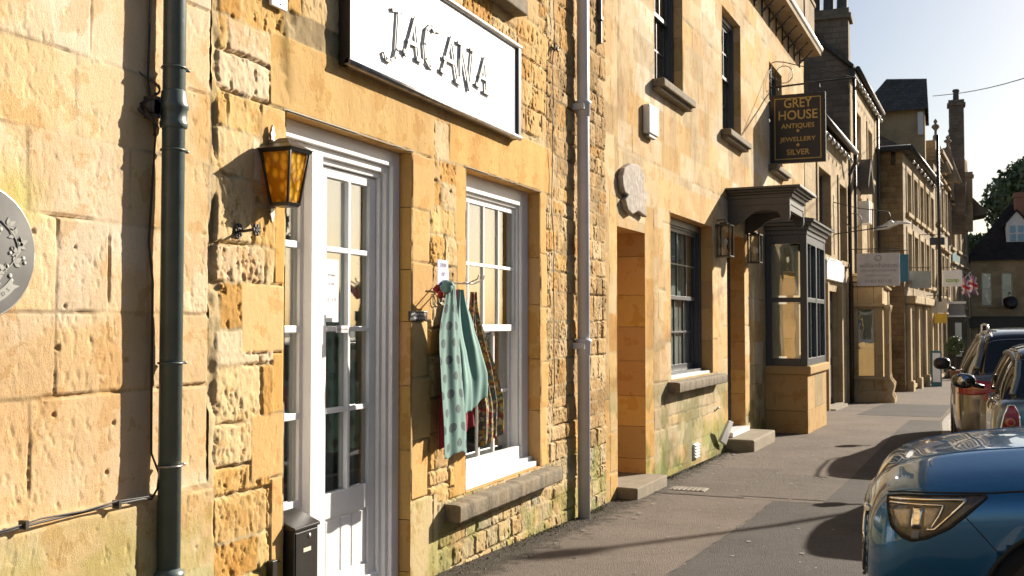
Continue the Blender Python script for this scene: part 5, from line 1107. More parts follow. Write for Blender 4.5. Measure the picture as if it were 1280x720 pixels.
for o in [x for x in COL.objects if x.name.startswith('column')]: colored(o, (.50, .38, .22))
b = MB(); b.box(sx0+.10, sx1-.20, sy0+.10, sy0+.11, .32, 1.95); b.box(sx1-.12, sx1-.11, sy0+.6, sy1-.5, .3, 1.95); b.build('pane', 'pane', SF)
b = MB(); b.box(sx0+.05, sx1-.2, sy0+.28, sy0+.3, .3, 2.0); b.build('interior', 'blind', SF); b = MB()
for k in range(40): a = k*.8; z = .4+k*.03; r_ = .17*(1-k/46); b.lathe((sx0+.22, sy0+.2, z), [(0, 0), (r_*.5*(1+.3*math.sin(a*3)), .0), (r_*.3, .03), (0, .04)], 7)
b.build('display_tree', 'white_plastic', SF)
# hanging signs down the street; (px, py) corners give where the board stands at its distance y
def onY(px, py, y):
    f0 = Vector((-math.sin(YAW), math.cos(YAW), 0)); r = Vector((math.cos(YAW), math.sin(YAW), 0)); a, b_ = px-640, 360-py
    d = f0*(FPX*math.cos(PITCH)-b_*math.sin(PITCH)) + r*a + Vector((0, 0, FPX*math.sin(PITCH)+b_*math.cos(PITCH))); t = y/d.y; return d.x*t, 1.6+d.z*t
def board(name, px0, px1, py0, py1, y, mat, label, wall=None, cat='sign', arm=True, th=.05):
    x0, z1 = onY(px0, py0, y); x1, z0 = onY(px1, py1, y)
    t = thing(name, ((x0+x1)/2, y, z0), label, cat); b = MB(); b.box(x0, x1, y-th/2, y+th/2, z0, z1); b.build('board', mat, t, bevel=.006)
    if arm: b = MB(); xw = wall if wall is not None else x0-.3; b.tube([(xw, y, z1+.10), (x1, y, z1+.10)], .012, 6); b.tube([(x0+.1, y, z1+.1), (x0+.1, y, z1-.01)], .006, 5); b.tube([(x1-.1, y, z1+.1), (x1-.1, y, z1-.01)], .006, 5); b.build('bracket', 'iron', t)
    return t, (x0, x1, y-th/2-.001, z0, z1)
t, (x0, x1, yy, z0, z1) = board('hanging_sign', 1071, 1125, 317, 357, 25.6, 'pink_sign', 'pale pink hanging sign of the accountants with grey ring and telephone number', wall=-2.0)
xc, H = (x0+x1)/2, z1-z0; X_, Z_ = (1, 0, 0), (0, 0, 1)
text('williamhinton', 'lead', t, (xc, yy, z0+H*.56), X_, Z_, width=(x1-x0)*.88, depth=.002); text('chartered accountants', 'lead', t, (xc, yy, z0+H*.44), X_, Z_, width=(x1-x0)*.84, depth=.002)
text('making business better', 'lead', t, (xc, yy, z0+H*.30), X_, Z_, width=(x1-x0)*.58, depth=.002); text('01451 831130', 'lead', t, (xc, yy, z0+H*.10), X_, Z_, width=(x1-x0)*.62, depth=.002)
b = MB(); b.tube([(xc+.07*math.cos(q*.5236), yy, z0+H*.85+.06*math.sin(q*.5236)) for q in range(12)], .008, 5, closed=True); b.build('ring', 'lead', t)
t, _ = board('hanging_sign', 1124, 1136, 318, 352, 27.5, 'blue_sign', 'deep blue hanging sign half behind the pink accountants sign', wall=-1.6)
# ======== hipped house with dark side wall
Ff = Fr(-.84, 32.02, -.02, 41.0)
FT = thing('corner_house', Ff(4, 0, -.4), 'stone house with a shaded brown side wall and flat black gutter behind the pink sign', 'house')
fh = []
for k in range(5): u = .8+k*1.7; fh.append((u, u+1.0, 2.9, 4.3)); fh.append((u, u+1.0, 4.9, 6.1))
for k in range(4): u = .9+k*2.1; fh.append((u, u+1.3, -.2, 2.0))
plain_front(Ff, 0, Ff.len, -.9, 6.6, fh, FT, mat='far_stone_grey')
for h in fh: far_window(Ff, h, FT, mull=1, bars=1, hood=False)
def hip(fr, u0, u1, depth, z0, eave, ridge, parent, mat='gable_stone', roof='slate_tiles', back=False, over=.2):
    m = MB(fr)
    for pts, uv in (([(u0, 0, z0), (u0, -depth, z0), (u0, -depth, eave), (u0, 0, eave)], None), ([(u1, 0, z0), (u1, -depth, z0), (u1, -depth, eave), (u1, 0, eave)], None), ([(u0, -depth, z0), (u1, -depth, z0), (u1, -depth, eave), (u0, -depth, eave)], None)):
        m.face(pts, [(p[0]+p[1], p[2]) for p in pts])
    m.build('side_walls', mat, parent); r = MB(fr); a, b_, c, d = u0-over, u1+over, over, -depth-over; md = -depth/2; k = depth/2
    A, B, Cc, D2 = (a, c, eave), (b_, c, eave), (b_, d, eave), (a, d, eave); R1, R2 = (u0+k, md, ridge), (max(u0+k+.1, u1-k), md, ridge); sl = math.hypot(k+over, ridge-eave)
    r.face([A, B, R2, R1], [(0, 0), (b_-a, 0), (R2[0]-a, sl), (R1[0]-a, sl)]); r.face([D2, Cc, R2, R1], [(0, 0), (b_-a, 0), (R2[0]-a, sl), (R1[0]-a, sl)])
    r.face([A, D2, R1], [(0, 0), (depth+2*over, 0), (depth/2+over, sl)]); r.face([B, Cc, R2], [(0, 0), (depth+2*over, 0), (depth/2+over, sl)]); r.face([A, B, Cc, D2], [(0, 0), (1, 0), (1, 1), (0, 1)])
    return r.build('roof', roof, parent)
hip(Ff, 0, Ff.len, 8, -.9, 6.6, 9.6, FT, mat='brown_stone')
b = MB(Ff); b.tube([(-.25, .25, 6.66), (-.25, -4.5, 6.66)], .09, 8); b.tube([(-.25, .25, 6.66), (Ff.len, .25, 6.66)], .08, 8); b.tube([(-.12, -.25, 6.6), (-.12, -.25, 6.2)], .05, 8); one(b.build('gutter', 'black_paint'), 'flat black gutter round the corner of the house with the brown side wall', 'gutter')
bulbs([tuple(Ff(.5+k*1.0, .25, 6.4)) for k in range(9)], 'festoon bulbs below the gutter of the house with the brown side wall')
b = MB(Ff); b.tube([(.15, -1.15, 6.5), (.15, -1.15, 2.0)], .05, 8)
# pale double doors and pilasters on its ground floor
b = MB(Ff); 
for u in (.45, 2.55, 4.65, 6.75, 8.6): b.box(u-.17, u+.17, .0, .13, -.9, 2.15); b.box(u-.22, u+.22, .0, .20, -.9, -.05)
b.box(.2, 8.9, .0, .28, 2.2, 2.42); o = b.build('pilaster_row', 'far_stone', FT, bevel=.02)
t, _ = board('shop_fascia', 1137, 1164, 339, 360, 33.0, 'sage_sign', 'sage green hanging sign just right of the blue one', wall=-.8); text('THE CURIOSITY', 'ink', t, ((_[0]+_[1])/2, _[2], (_[3]+_[4])/2-.04), X_, Z_, width=(_[1]-_[0])*.6, depth=.002) if False else None
t, _ = board('hanging_sign', 1163, 1184, 373, 391, 38.0, 'cream_sign', 'small cream hanging sign low over the far pavement', wall=-.4)
t, _ = board('hanging_sign', 1168, 1184, 392, 404, 39.0, 'yellow_sign', 'little yellow sign below the cream one', wall=-.3, arm=False)
t, _ = board('hanging_sign', 1162, 1181, 297, 306, 36.0, 'slate_paint', 'narrow dark sign projecting high beside the drainpipe of the far houses', wall=-.6)
t, _ = board('hanging_sign', 1178, 1203, 338, 358, 42.0, 'sign_white', 'white hanging sign with green letters reading coop', wall=-.1)
text('coop', 'green_text', t, ((_[0]+_[1])/2, _[2], _[3]+(_[4]-_[3])*.28), X_, Z_, width=(_[1]-_[0])*.66, depth=.003, bold=.03)
b = MB(); y = 35.0; x0, z0 = onY(1173, 240, 35.5); b.tube([(x0, 35.5, 7.6), (x0, 35.5, 2.3)], .05, 8); one(b.build('downpipe', 'black_paint'), 'black downpipe on the far lit facades above the cream sign', 'downpipe')
# ======== taller row behind
Gg = Fr(-.02, 41.02, .50, 47.5)
GT = thing('parapet_house', Gg(3, 0, -.5), 'tall stone house with curved cornice and big mossy tiled roof', 'house')
ghs = [(u, u+1.1, z, z+1.6) for u in (.8, 3.0, 5.0) for z in (2.7, 5.4)] + [(u, u+1.5, -.3, 2.0) for u in (.7, 2.8, 4.8)]
plain_front(Gg, 0, Gg.len, -1, 8.0, ghs, GT, mat='far_stone_grey')
for h in ghs: far_window(Gg, h, GT, hood=True)
hip(Gg, 0, Gg.len, 8, -1, 7.9, 11.4, GT, mat='far_stone_grey', over=.05)
b = MB(Gg)
for z0, z1, o_ in ((7.6, 7.72, .12), (7.72, 7.85, .22), (7.85, 8.0, .34), (8.0, 8.35, .08)): b.box(-.05, Gg.len, -.3, o_, z0, z1)
b.build('cornice', 'far_stone_grey', GT, bevel=.02)
for px, py, hw_ in ((1171, 172, .75), (1186, 186, .7)):
    yy = 43.0 if px < 1180 else 46.0; xg, zg_ = onY(px, py, yy); zf = onY(px, 147 if px < 1180 else 168, yy)[1]
    b = MB(); b.prism([(xg-hw_, 7.4), (xg+hw_*.5, 7.4), (xg+.05, zg_), (xg-.12, zg_)], lambda a, c, d: (a, d, c), yy, yy+.35); b.tube([(xg-hw_-.05, yy+.1, 7.35), (xg-.04, yy+.1, zg_+.06), (xg+hw_*.5+.05, yy+.1, 7.35)], .09, 4); b.build('gable', 'far_stone_grey', GT, bevel=.01)
    q = (zf-zg_); b = MB(); b.lathe((xg-.04, yy+.15, zg_), [(.11, 0), (.10, q*.12), (.05, q*.2), (.05, q*.4), (.15, q*.55), (.13, q*.65), (.04, q*.72), (.08, q*.85), (0, q)], 10); b.build('finial', 'far_stone_grey', GT, smooth=True)
# block with steep mossy roof and dormer rising between
x0, zt_ = onY(1098, 92, 37.5); x1, _ = onY(1160, 92, 37.5); zE = onY(1160, 135, 37.5)[1]; zL = onY(1160, 160, 37.5)[1]
KT = thing('rear_house', ((x0+x1)/2, 37.5, zL-1), 'stone house with a steep moss-dark tiled roof rising behind the hipped one', 'house')
b = MB(); b.box(x0, x1-.12, 37.6, 40.5, 5, zE+.0); b.build('wall', 'far_stone', KT)
b = MB()
def uvq(b, pts, w_, h_): b.face(pts, [(0, 0), (w_, 0), (w_, h_), (0, h_)])
uvq(b, [(x0-.7, 37.3, zE-.05), (x1, 37.3, zE-.05), (x1-.05, 38.9, zt_), (x0+.2, 38.9, zt_+.1)], 3, 2.2); uvq(b, [(x0-.7, 40.6, zE-.05), (x1, 40.6, zE-.05), (x1-.05, 38.9, zt_), (x0+.2, 38.9, zt_+.1)], 3, 2.2)
b.face([(x1, 37.3, zE-.05), (x1, 40.6, zE-.05), (x1-.05, 38.9, zt_)], [(0, 0), (3, 0), (1.5, 2)]); b.face([(x0-.7, 37.3, zE-.05), (x0-.7, 40.6, zE-.05), (x0+.2, 38.9, zt_+.1)], [(0, 0), (3, 0), (1.5, 2)]); b.build('roof', 'slate_tiles', KT)
b = MB(); xw, zw = onY(1159, 150, 37.5); b.box(xw-.30, xw-.12, 37.52, 37.6, zL-.2, zE-.1); b.build('dormer_cheek', 'white_paint', KT)
# ======== gabled row with finials and the tall chimney
Hh = Fr(.55, 47.6, 1.45, 55.5)
HT = thing('gabled_house', Hh(3, 0, -.7), 'gabled stone house with finials and a very tall chimney near the end of the street', 'house')
hhs = [(u, u+1.2, z, z+1.6) for u in (.8, 3.3, 5.8) for z in (2.4, 4.9)] + [(u, u+1.6, -.5, 1.7) for u in (.7, 3.2, 5.7)]
plain_front(Hh, 0, Hh.len, -1.2, 7.0, hhs, HT, mat='far_stone_grey'); shell(Hh, 0, Hh.len, 7, -1.2, 7.0, 10, HT, over=.1, wallmat='far_stone_grey')
for h in hhs: far_window(Hh, h, HT, hood=True)
for u in (.6, 3.2, 5.8):
    b = MB(Hh); b.prism([(u-.25, 6.9), (u+1.95, 6.9), (u+.85, 9.3)], lambda a, c, d: (a, d, c), -.35, .12); b.tube([(u-.3, .05, 6.9), (u+.85, .05, 9.4), (u+2.0, .05, 6.9)], .12, 4); b.build('gable', 'far_stone_grey', HT)
    b = MB(Hh); b.lathe((u+.85, -.05, 9.35), [(.12, 0), (.10, .15), (.05, .2), (.13, .4), (.05, .55), (.09, .68), (0, .85)], 10); b.build('finial', 'far_stone_grey', HT, smooth=True)
xk, zk = onY(1195, 122, 49.0); chimney(HT, xk, 49.0, 5.5, zk-.15, .6, .6, pots=1, mat='gable_stone', poth=.5)
xk, zk = onY(1208, 216, 54); chimney(HT, xk-.0, 54.0, 6, zk, .5, .6, pots=0, mat='far_stone_grey')
xs_, zs2 = onY(1209, 302, 54); b = MB(Hh); 
t = thing('fascia_board', Hh(1.5, .1, 4.2), 'narrow teal board fixed high on the far gabled facade', 'sign')
text('The Den', 'teal_paint', t, Hh(1.6, .06, 4.25), Hh.du, (0, 0, 1), width=1.9, depth=.04) if False else None
b = MB(Hh); b.box(.7, 3.4, .01, .06, 4.2, 4.65); b.build('board', 'teal_paint', t)
# tiled canopy roof jutting out at the street end
xa, za = onY(1206, 231, 55.4); xb, zb2 = onY(1232, 268, 55.4)
t = thing('jutting_roof', (xa, 55.4, zb2), 'tiled roof jutting out over the end of the gabled row', 'roof')
b = MB(); b.hexa([(xa-.6, 54.2, zb2-.35), (xb, 54.2, zb2-.1), (xb, 56.5, zb2-.1), (xa-.6, 56.5, zb2-.35), (xa-.6, 54.2, za+.25), (xb, 54.2, zb2+.05), (xb, 56.5, zb2+.05), (xa-.6, 56.5, za+.25)]); b.build('tiles', 'slate_tiles', t)
b = MB(); b.box(xa-.6, xa+.12, 55.55, 57.0, -1.2, za); b.build('wall', 'far_stone_grey', t)
# black shopfront with white framed sign
x0, z1 = onY(1186, 380, 45.5); x1, z0 = onY(1206, 394, 45.5)
t = thing('black_shopfront', ((x0+x1)/2, 45.6, -.6), 'narrow black timber shopfront with a white edged fascia below the coop sign', 'shopfront')
b = MB(); b.box(x0-.05, x1, 45.5, 45.7, -.6, z0-.04); b.build('frame', 'black_paint', t); b = MB(); b.box(x0+.22, x0+.46, 45.45, 45.5, .3, z0-.3); b.build('pane', 'blind', t)
b = MB(); b.box(x0, x1, 45.4, 45.7, z0, z1); b.build('fascia', 'lead', t); b = MB(); b.box(x0-.05, x1+.05, 45.3, 45.7, z1, z1+.10); b.build('moulding', 'white_paint', t); b = MB(); b.box(x0-.05, x1+.05, 45.33, 45.7, z0-.07, z0); b.build('moulding', 'white_paint', t)
# flags
for i, (px, py, lab) in enumerate(((1200, 358, 'red white and blue flag drooping from a pole, left of the pair'), (1210, 355, 'red white and blue flag hanging right of its pair, lower over the street'))):
    x, z = onY(px, py, 47.0); t = thing('flag', (x, 47, z), lab, 'flag', 'flags over the far shops')
    b = MB(); b.tube([(x-.5, 47, z-.1), (x+.12, 47, z+.50)], .015, 5); b.build('pole', 'white_plastic', t)
    W_f, H_f = .42, .72; 
    def fp(s, q): return (x+.02+s*W_f*.75+.05*q, 47+.07*math.sin(s*9+q*2), z+.42-q*H_f*1.05-s*.14)
    def fcol(s, q):
        a, b2 = s-.5, q-.5
        if abs(a) < .08 or abs(b2) < .09: return 'flag_red'
        if abs(a) < .14 or abs(b2) < .16: return 'flag_white'
        k = min(abs(abs(a)-abs(b2)), 9); return 'flag_red' if k < .035 else ('flag_white' if k < .10 else 'flag_blue')
    n = 22; q = MB(); mi = []
    for a_ in range(n):
        for c_ in range(n):
            mi.append({'flag_red': 0, 'flag_white': 1, 'flag_blue': 2}[fcol((a_+.5)/n, (c_+.5)/n)]); q.face([fp(a_/n, c_/n), fp((a_+1)/n, c_/n), fp((a_+1)/n, (c_+1)/n), fp(a_/n, (c_+1)/n)])
    o = q.build('cloth', 'flag_red', t); o.data.materials.append(M['flag_white']); o.data.materials.append(M['flag_blue']); o.data.polygons.foreach_set('material_index', mi)
# A-board and pot plant
x0, z0 = onY(1164, 474, 36.5); t = thing('pavement_board', (x0, 36.5, ground_z(36.5)), 'tall teal and white pavement board leaning by the far shop doors', 'board'); zg = ground_z(36.5)
b = MB(); b.hexa([(x0, 36.2, zg), (x0+.32, 36.2, zg), (x0+.32, 36.26, zg), (x0, 36.26, zg), (x0, 36.45, zg+1.15), (x0+.32, 36.45, zg+1.15), (x0+.32, 36.5, zg+1.15), (x0, 36.5, zg+1.15)]); b.hexa([(x0, 36.8, zg), (x0+.32, 36.8, zg), (x0+.32, 36.86, zg), (x0, 36.86, zg), (x0, 36.5, zg+1.15), (x0+.32, 36.5, zg+1.15), (x0+.32, 36.54, zg+1.15), (x0, 36.54, zg+1.15)]); b.build('frame', 'teal_paint', t)
b = MB(); b.hexa([(x0+.05, 36.19+.03, zg+.15), (x0+.28, 36.22, zg+.15), (x0+.28, 36.24, zg+.15), (x0+.05, 36.24, zg+.15), (x0+.05, 36.42, zg+1.08), (x0+.28, 36.42, zg+1.08), (x0+.28, 36.44, zg+1.08), (x0+.05, 36.44, zg+1.08)]); b.build('poster', 'sign_white', t)
def leaf_cloud(mb, c, r, n, s_, seed, flat=1.0, hollow=.5):
    rr = random.Random(seed); 
    for _ in range(n):
        d = Vector((rr.gauss(0, 1), rr.gauss(0, 1), rr.gauss(0, 1))).normalized()*(hollow+(1-hollow)*rr.random())*r; d.z *= flat; p = Vector(c)+d
        a = Vector((rr.gauss(0, 1), rr.gauss(0, 1), rr.gauss(0, 1))).normalized(); b_ = a.cross(Vector((rr.gauss(0, 1), rr.gauss(0, 1), rr.gauss(0, 1)))).normalized(); k = s_*rr.uniform(.6, 1.3)
        i = len(mb.v); mb.v += [p-a*k, p+b_*k*.55, p+a*k, p-b_*k*.55]; mb.f.append([i, i+1, i+2, i+3])
x, z = onY(1194, 432, 42.5); zg = ground_z(42.5); t = thing('potted_shrub', (x, 42.5, zg), 'round clipped green shrub on a stem in a pot at the far kerb', 'plant')
b = MB(); leaf_cloud(b, (x, 42.5, z), .36, 1500, .05, 3); b.build('foliage', 'leaf', t); b = MB(); b.tube([(x, 42.5, zg+.3), (x, 42.5, z)], .03, 6); b.build('stem', 'bark', t); b = MB(); b.lathe((x, 42.5, zg), [(.17, 0), (.22, .32), (.25, .34), (.25, .38), (.2, .38)], 14); b.build('pot', 'terracotta', t)
# street lamp arm head on the brown wall
x0, z0 = onY(1097, 284, 31.2); x1, z1 = onY(1138, 279, 31.2); t = thing('street_lamp', (x0-.2, 31.2, z0), 'pale bracket street lamp reaching out in front of the brown side wall', 'street lamp')
b = MB(); b.tube([(x0-.6, 31.2, z0-.25), (x0-.1, 31.2, z0-.06), (x0+.25, 31.2, z0+.02), (x1-.3, 31.2, z1+.03), (x1, 31.2, z1)], [.03, .035, .09, .05, .02], 8); b.build('arm', 'white_plastic', t, smooth=True); b = MB(); b.lathe((x0+.34, 31.2, z0+.08), [(.10, 0), (.10, .05), (.05, .10), (0, .11)], 12); b.build('sensor', 'white_plastic', t, smooth=True)
# ======== building closing the street
ey = 56.0; ex0 = onY(1213, 330, ey)[0]; eE = onY(1213, 325, ey)[1]; Kk = Fr(ex0+14, ey, ex0, ey)   # faces the camera
KE = thing('end_house', (ex0+6, ey, -.8), 'stone house with a dark roof and white sash windows closing the end of the street', 'house')
Kk = Fr(ex0, ey, ex0+14, ey); Kk.dw = Vector((0, -1, 0))
kh = []
for (xa, xb) in ((1227, 1240), (1252, 1266)):
    a, zt_ = onY(xa, 341, ey); c, zb_ = onY(xb, 381, ey); kh.append((a-ex0, c-ex0, zb_, zt_))
kh.append((kh[1][1]+1.1, kh[1][1]+1.75, kh[0][2], kh[0][3])); kh.append((kh[1][1]+2.8, kh[1][1]+3.45, kh[0][2], kh[0][3]))
zs_f = onY(1240, 397, ey)[1]; kh2 = [(a-.2, c+.3, -.3, zs_f-.55) for a, c, _, _ in kh]
plain_front(Kk, 0, 14, -1.5, eE, kh+kh2, KE, mat='far_stone', depth=.12)
for h in kh: far_window(Kk, h, KE, surround=False, mull=0, depth=.12)
for h in kh2: far_window(Kk, h, KE, surround=False, mat='black_paint', mull=1, depth=.12, sill=False)
b = MB(Kk); b.box(-.1, 13.9, .002, .12, zs_f-.5, zs_f+.0); b.box(-.1, 13.9, .002, .25, zs_f, zs_f+.06); b.build('fascia', 'black_paint', KE)
b = MB(); rd = 4.0; rz = onY(1262, 262, ey+rd)[1]+.5
b.face([(ex0-.3, ey-.2, eE-.05), (ex0+14.3, ey-.2, eE-.05), (ex0+14.3, ey+rd, rz), (ex0+2.2, ey+rd, rz)], [(0, 0), (14.6, 0), (14.6, 4.6), (2.5, 4.6)]); b.face([(ex0-.3, ey-.2, eE-.05), (ex0+2.2, ey+rd, rz), (ex0-.3, ey+8, eE-.05)], [(0, 0), (4, 4.6), (8, 0)]); b.face([(ex0-.3, ey+8, eE-.05), (ex0+2.2, ey+rd, rz), (ex0+14.3, ey+rd, rz), (ex0+14.3, ey+8, eE-.05)], [(0, 0), (2.5, 4.6), (14, 4.6), (14, 0)]); b.build('roof', 'dark_tiles', KE)
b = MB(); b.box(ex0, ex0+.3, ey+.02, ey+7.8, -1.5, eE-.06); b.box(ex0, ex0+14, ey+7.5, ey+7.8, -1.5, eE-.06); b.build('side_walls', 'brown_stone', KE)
dx, dz0 = onY(1271, 303, ey+1.2); _, dz1 = onY(1271, 267, ey+1.2); dw_ = .48
b = MB(); yy = ey+1.0; b.box(dx-dw_, dx+dw_, yy, yy+2.5, dz0-.5, dz1-.5); b.prism([(dx-dw_, dz1-.5), (dx+dw_, dz1-.5), (dx, dz1+.1)], lambda a, c, d: (a, d, c), yy, yy+2.5); dm = b.build('dormer', 'white_paint', KE)
b = MB(); b.hexa([(dx-dw_-.12, yy-.1, dz1-.62), (dx, yy-.1, dz1+.10), (dx, yy+2.6, dz1+.1), (dx-dw_-.12, yy+2.6, dz1-.62), (dx-dw_-.12, yy-.1, dz1-.5), (dx, yy-.1, dz1+.22), (dx, yy+2.6, dz1+.22), (dx-dw_-.12, yy+2.6, dz1-.5)]); b.hexa([(dx+dw_+.12, yy-.1, dz1-.62), (dx, yy-.1, dz1+.10), (dx, yy+2.6, dz1+.1), (dx+dw_+.12, yy+2.6, dz1-.62), (dx+dw_+.12, yy-.1, dz1-.5), (dx, yy-.1, dz1+.22), (dx, yy+2.6, dz1+.22), (dx+dw_+.12, yy+2.6, dz1-.5)]); b.build('dormer_roof', 'dark_tiles', KE)
b = MB()
for s_ in (-1, 1):
    for q in (0, 1): b.box(dx+s_*.18-.13, dx+s_*.18+.13, yy-.03, yy-.01, dz0+.05+q*.42, dz0+.40+q*.42)
b.build('dormer_pane', 'window_blue', KE) if 'window_blue' in M else b.build('dormer_pane', 'pane', KE)
xk, zk = onY(1276, 248, ey+3); chimney(KE, xk+.1, ey+3.2, 4.5, zk+.3, .8, .7, pots=0, mat='terracotta')
x, z = onY(1263, 372, ey-.5); b = MB(); b.lathe((x+.0, ey-.6, z-.25), [(0, -.03), (.32, -.03), (.32, .03), (0, .03)], 20, ax=1); b.tube([(x, ey-.6, z+.15), (x, ey, z+.3)], .02, 5); one(b.build('round_sign', 'sign_black'), 'round black sign hanging on the stone house at the street end', 'sign')
# sky wire
b = MB(); pa = Vector((*[onY(1166, 120, 39)[0]], 39, onY(1166, 120, 39)[1])); x, z = onY(1290, 82, 26); pb = Vector((x, 26, z)); d = (pb-pa); pts = [tuple(pa + d*(k/12)*1.6 - Vector((0, 0, .25*math.sin(math.pi*k/12)))) for k in range(13)]; b.tube(pts, .012, 5); one(b.build('overhead_wire', 'cable'), 'single thin wire crossing the sky above the street', 'wire')
# second scrolled bracket with bulbs near the white boxes
u_ = 2.2; b = MB(Ee); b.box(1.1, 1.35, .05, .3, 4.1, 4.65); b.box(1.5, 1.7, .05, .3, 4.1, 4.65); one(b.build('floodlight', 'white_plastic', bevel=.01), 'pair of white floodlight boxes on the tall townhouse wall', 'floodlight')
b = MB(Ee); b.prism([(.6, 4.9), (1.2, 5.5), (1.9, 4.9), (1.9, 5.05), (1.2, 5.7), (.6, 5.05)], lambda a, c, d: (a, d, c), .0, .35); b.build('dormer_hood', 'slate_tiles', ET)
# ---------------------------------------------------------------- vehicles
def finish_mesh(name, verts, faces, mat, parent, xf, smooth=True):
    o0 = ORG[parent.name]; me = bpy.data.meshes.new(name); me.from_pydata([tuple(xf(*v)-o0) for v in verts], [], faces)
    bm = bmesh.new(); bm.from_mesh(me); bmesh.ops.recalc_face_normals(bm, faces=bm.faces); bm.to_mesh(me); bm.free()
    if smooth:
        for p in me.polygons: p.use_smooth = True
    me.materials.append(M[mat]); o = bpy.data.objects.new(name, me); COL.objects.link(o); o.parent = parent; ORG[o.name] = o0; return o
def loft(st, ringfn, sub=3, cutters=(), caps=True):
    """st: stations; ringfn gives the half section from the bottom centre to the top centre"""
    V, F = [], []; n = None
    for s_ in st:
        h = ringfn(s_); ring = [(s_[0], y, z) for y, z in h] + [(s_[0], -y, z) for y, z in h[-2:0:-1]]; n = len(ring); V += ring
    for k in range(len(st)-1):
        for j in range(n): F.append([k*n+j, k*n+(j+1) % n, (k+1)*n+(j+1) % n, (k+1)*n+j])
    if caps: F.append(list(range(n))[::-1]); F.append([(len(st)-1)*n+j for j in range(n)])
    me = bpy.data.meshes.new('l'); me.from_pydata(V, [], F); o = bpy.data.objects.new('l', me); COL.objects.link(o); cs = []
    m_ = o.modifiers.new('s', 'SUBSURF'); m_.levels = sub
    for c in cutters:
        q = MB(); q.lathe((c[0], 0, c[1]), [(c[2], c[3]), (c[2], c[4])], 48, ax=1); co = q.build('cut', 'rubber'); cs.append(co)
        bm = bmesh.new(); bm.from_mesh(co.data); bmesh.ops.recalc_face_normals(bm, faces=bm.faces); bm.to_mesh(co.data); bm.free()
        b = o.modifiers.new('b', 'BOOLEAN'); b.operation = 'DIFFERENCE'; b.object = co; b.solver = 'EXACT'
    bpy.context.view_layer.update(); ev = o.evaluated_get(bpy.context.evaluated_depsgraph_get()).to_mesh()
    VV = [tuple(v.co) for v in ev.vertices]; FF = [list(p.vertices) for p in ev.polygons]
    bpy.data.objects.remove(o)
    for c in cs: bpy.data.objects.remove(c)
    return VV, FF
def resample(poly, n):
    L = [0]; P = list(poly)+[poly[0]]
    for a, b in zip(P, P[1:]): L.append(L[-1]+math.dist(a, b))
    out = []
    for k in range(n):
        s_ = L[-1]*k/n; i = max(j for j in range(len(poly)) if L[j] <= s_+1e-9); f = (s_-L[i])/max(1e-9, L[i+1]-L[i]); out.append((P[i][0]+(P[i+1][0]-P[i][0])*f, P[i][1]+(P[i+1][1]-P[i][1])*f))
    return out
def cast(bvh, plane, a, b, off, tilt=0):
    """plane 'side' (x,z) seen from -y; 'tail' (y,z) seen from behind; 'top' (x,y)"""
    if plane == 'side': o, d = Vector((a-tilt*2.26, -3, b)), Vector((tilt, 1, 0)).normalized()
    elif plane == 'tail': o, d = Vector((9, a+tilt*9, b)), Vector((-1, -tilt, 0)).normalized()
    else: o, d = Vector((a, b, 3)), Vector((0, 0, -1))
    h = bvh.ray_cast(o, d)
    if h[0] is None: return None
    nn = h[1] if h[1].dot(d) < 0 else -h[1]
    return h[0] + nn*off
def patch_on(bvh, plane, poly, off, name, mat, parent, xf, rings=6, n=60, tilt=0, thick=.004):
    cx = sum(p[0] for p in poly)/len(poly); cy = sum(p[1] for p in poly)/len(poly); R_ = resample(poly, n); V, F = [], []
    c = cast(bvh, plane, cx, cy, off, tilt); V.append(c); last = c
    for k in range(1, rings+1):
        for p in R_:
            q = cast(bvh, plane, cx+(p[0]-cx)*k/rings, cy+(p[1]-cy)*k/rings, off, tilt); q = q or last; V.append(q); last = q
    for j in range(n): F.append([0, 1+j, 1+(j+1) % n])
    for k in range(rings-1):
        for j in range(n): F.append([1+k*n+j, 1+(k+1)*n+j, 1+(k+1)*n+(j+1) % n, 1+k*n+(j+1) % n])
    b0 = len(V)
    for j, p in enumerate(R_): q = cast(bvh, plane, p[0], p[1], -thick, tilt) or V[1+(rings-1)*n+j]; V.append(q)
    for j in range(n): F.append([1+(rings-1)*n+j, b0+j, b0+(j+1) % n, 1+(rings-1)*n+(j+1) % n])
    return finish_mesh(name, [tuple(v) for v in V], F, mat, parent, xf)
def line_on(bvh, plane, pts, r, name, mat, parent, xf, off=.0, n=30, tilt=0, closed=False, flat=6):
    P = resample(pts, n) if closed else []
    if not closed:
        L = [0]
        for a, b in zip(pts, pts[1:]): L.append(L[-1]+math.dist(a, b))
        for k in range(n+1):
            s_ = L[-1]*k/n; i = max(j for j in range(len(pts)-1) if L[j] <= s_+1e-9); f = (s_-L[i])/max(1e-9, L[i+1]-L[i]); P.append((pts[i][0]+(pts[i+1][0]-pts[i][0])*f, pts[i][1]+(pts[i+1][1]-pts[i][1])*f))
    Q = [cast(bvh, plane, a, b, off, tilt) for a, b in P]; Q = [q for q in Q if q is not None]
    b = MB(xf); b.tube([tuple(q) for q in Q], r, flat, closed=closed); return b.build(name, mat, parent)
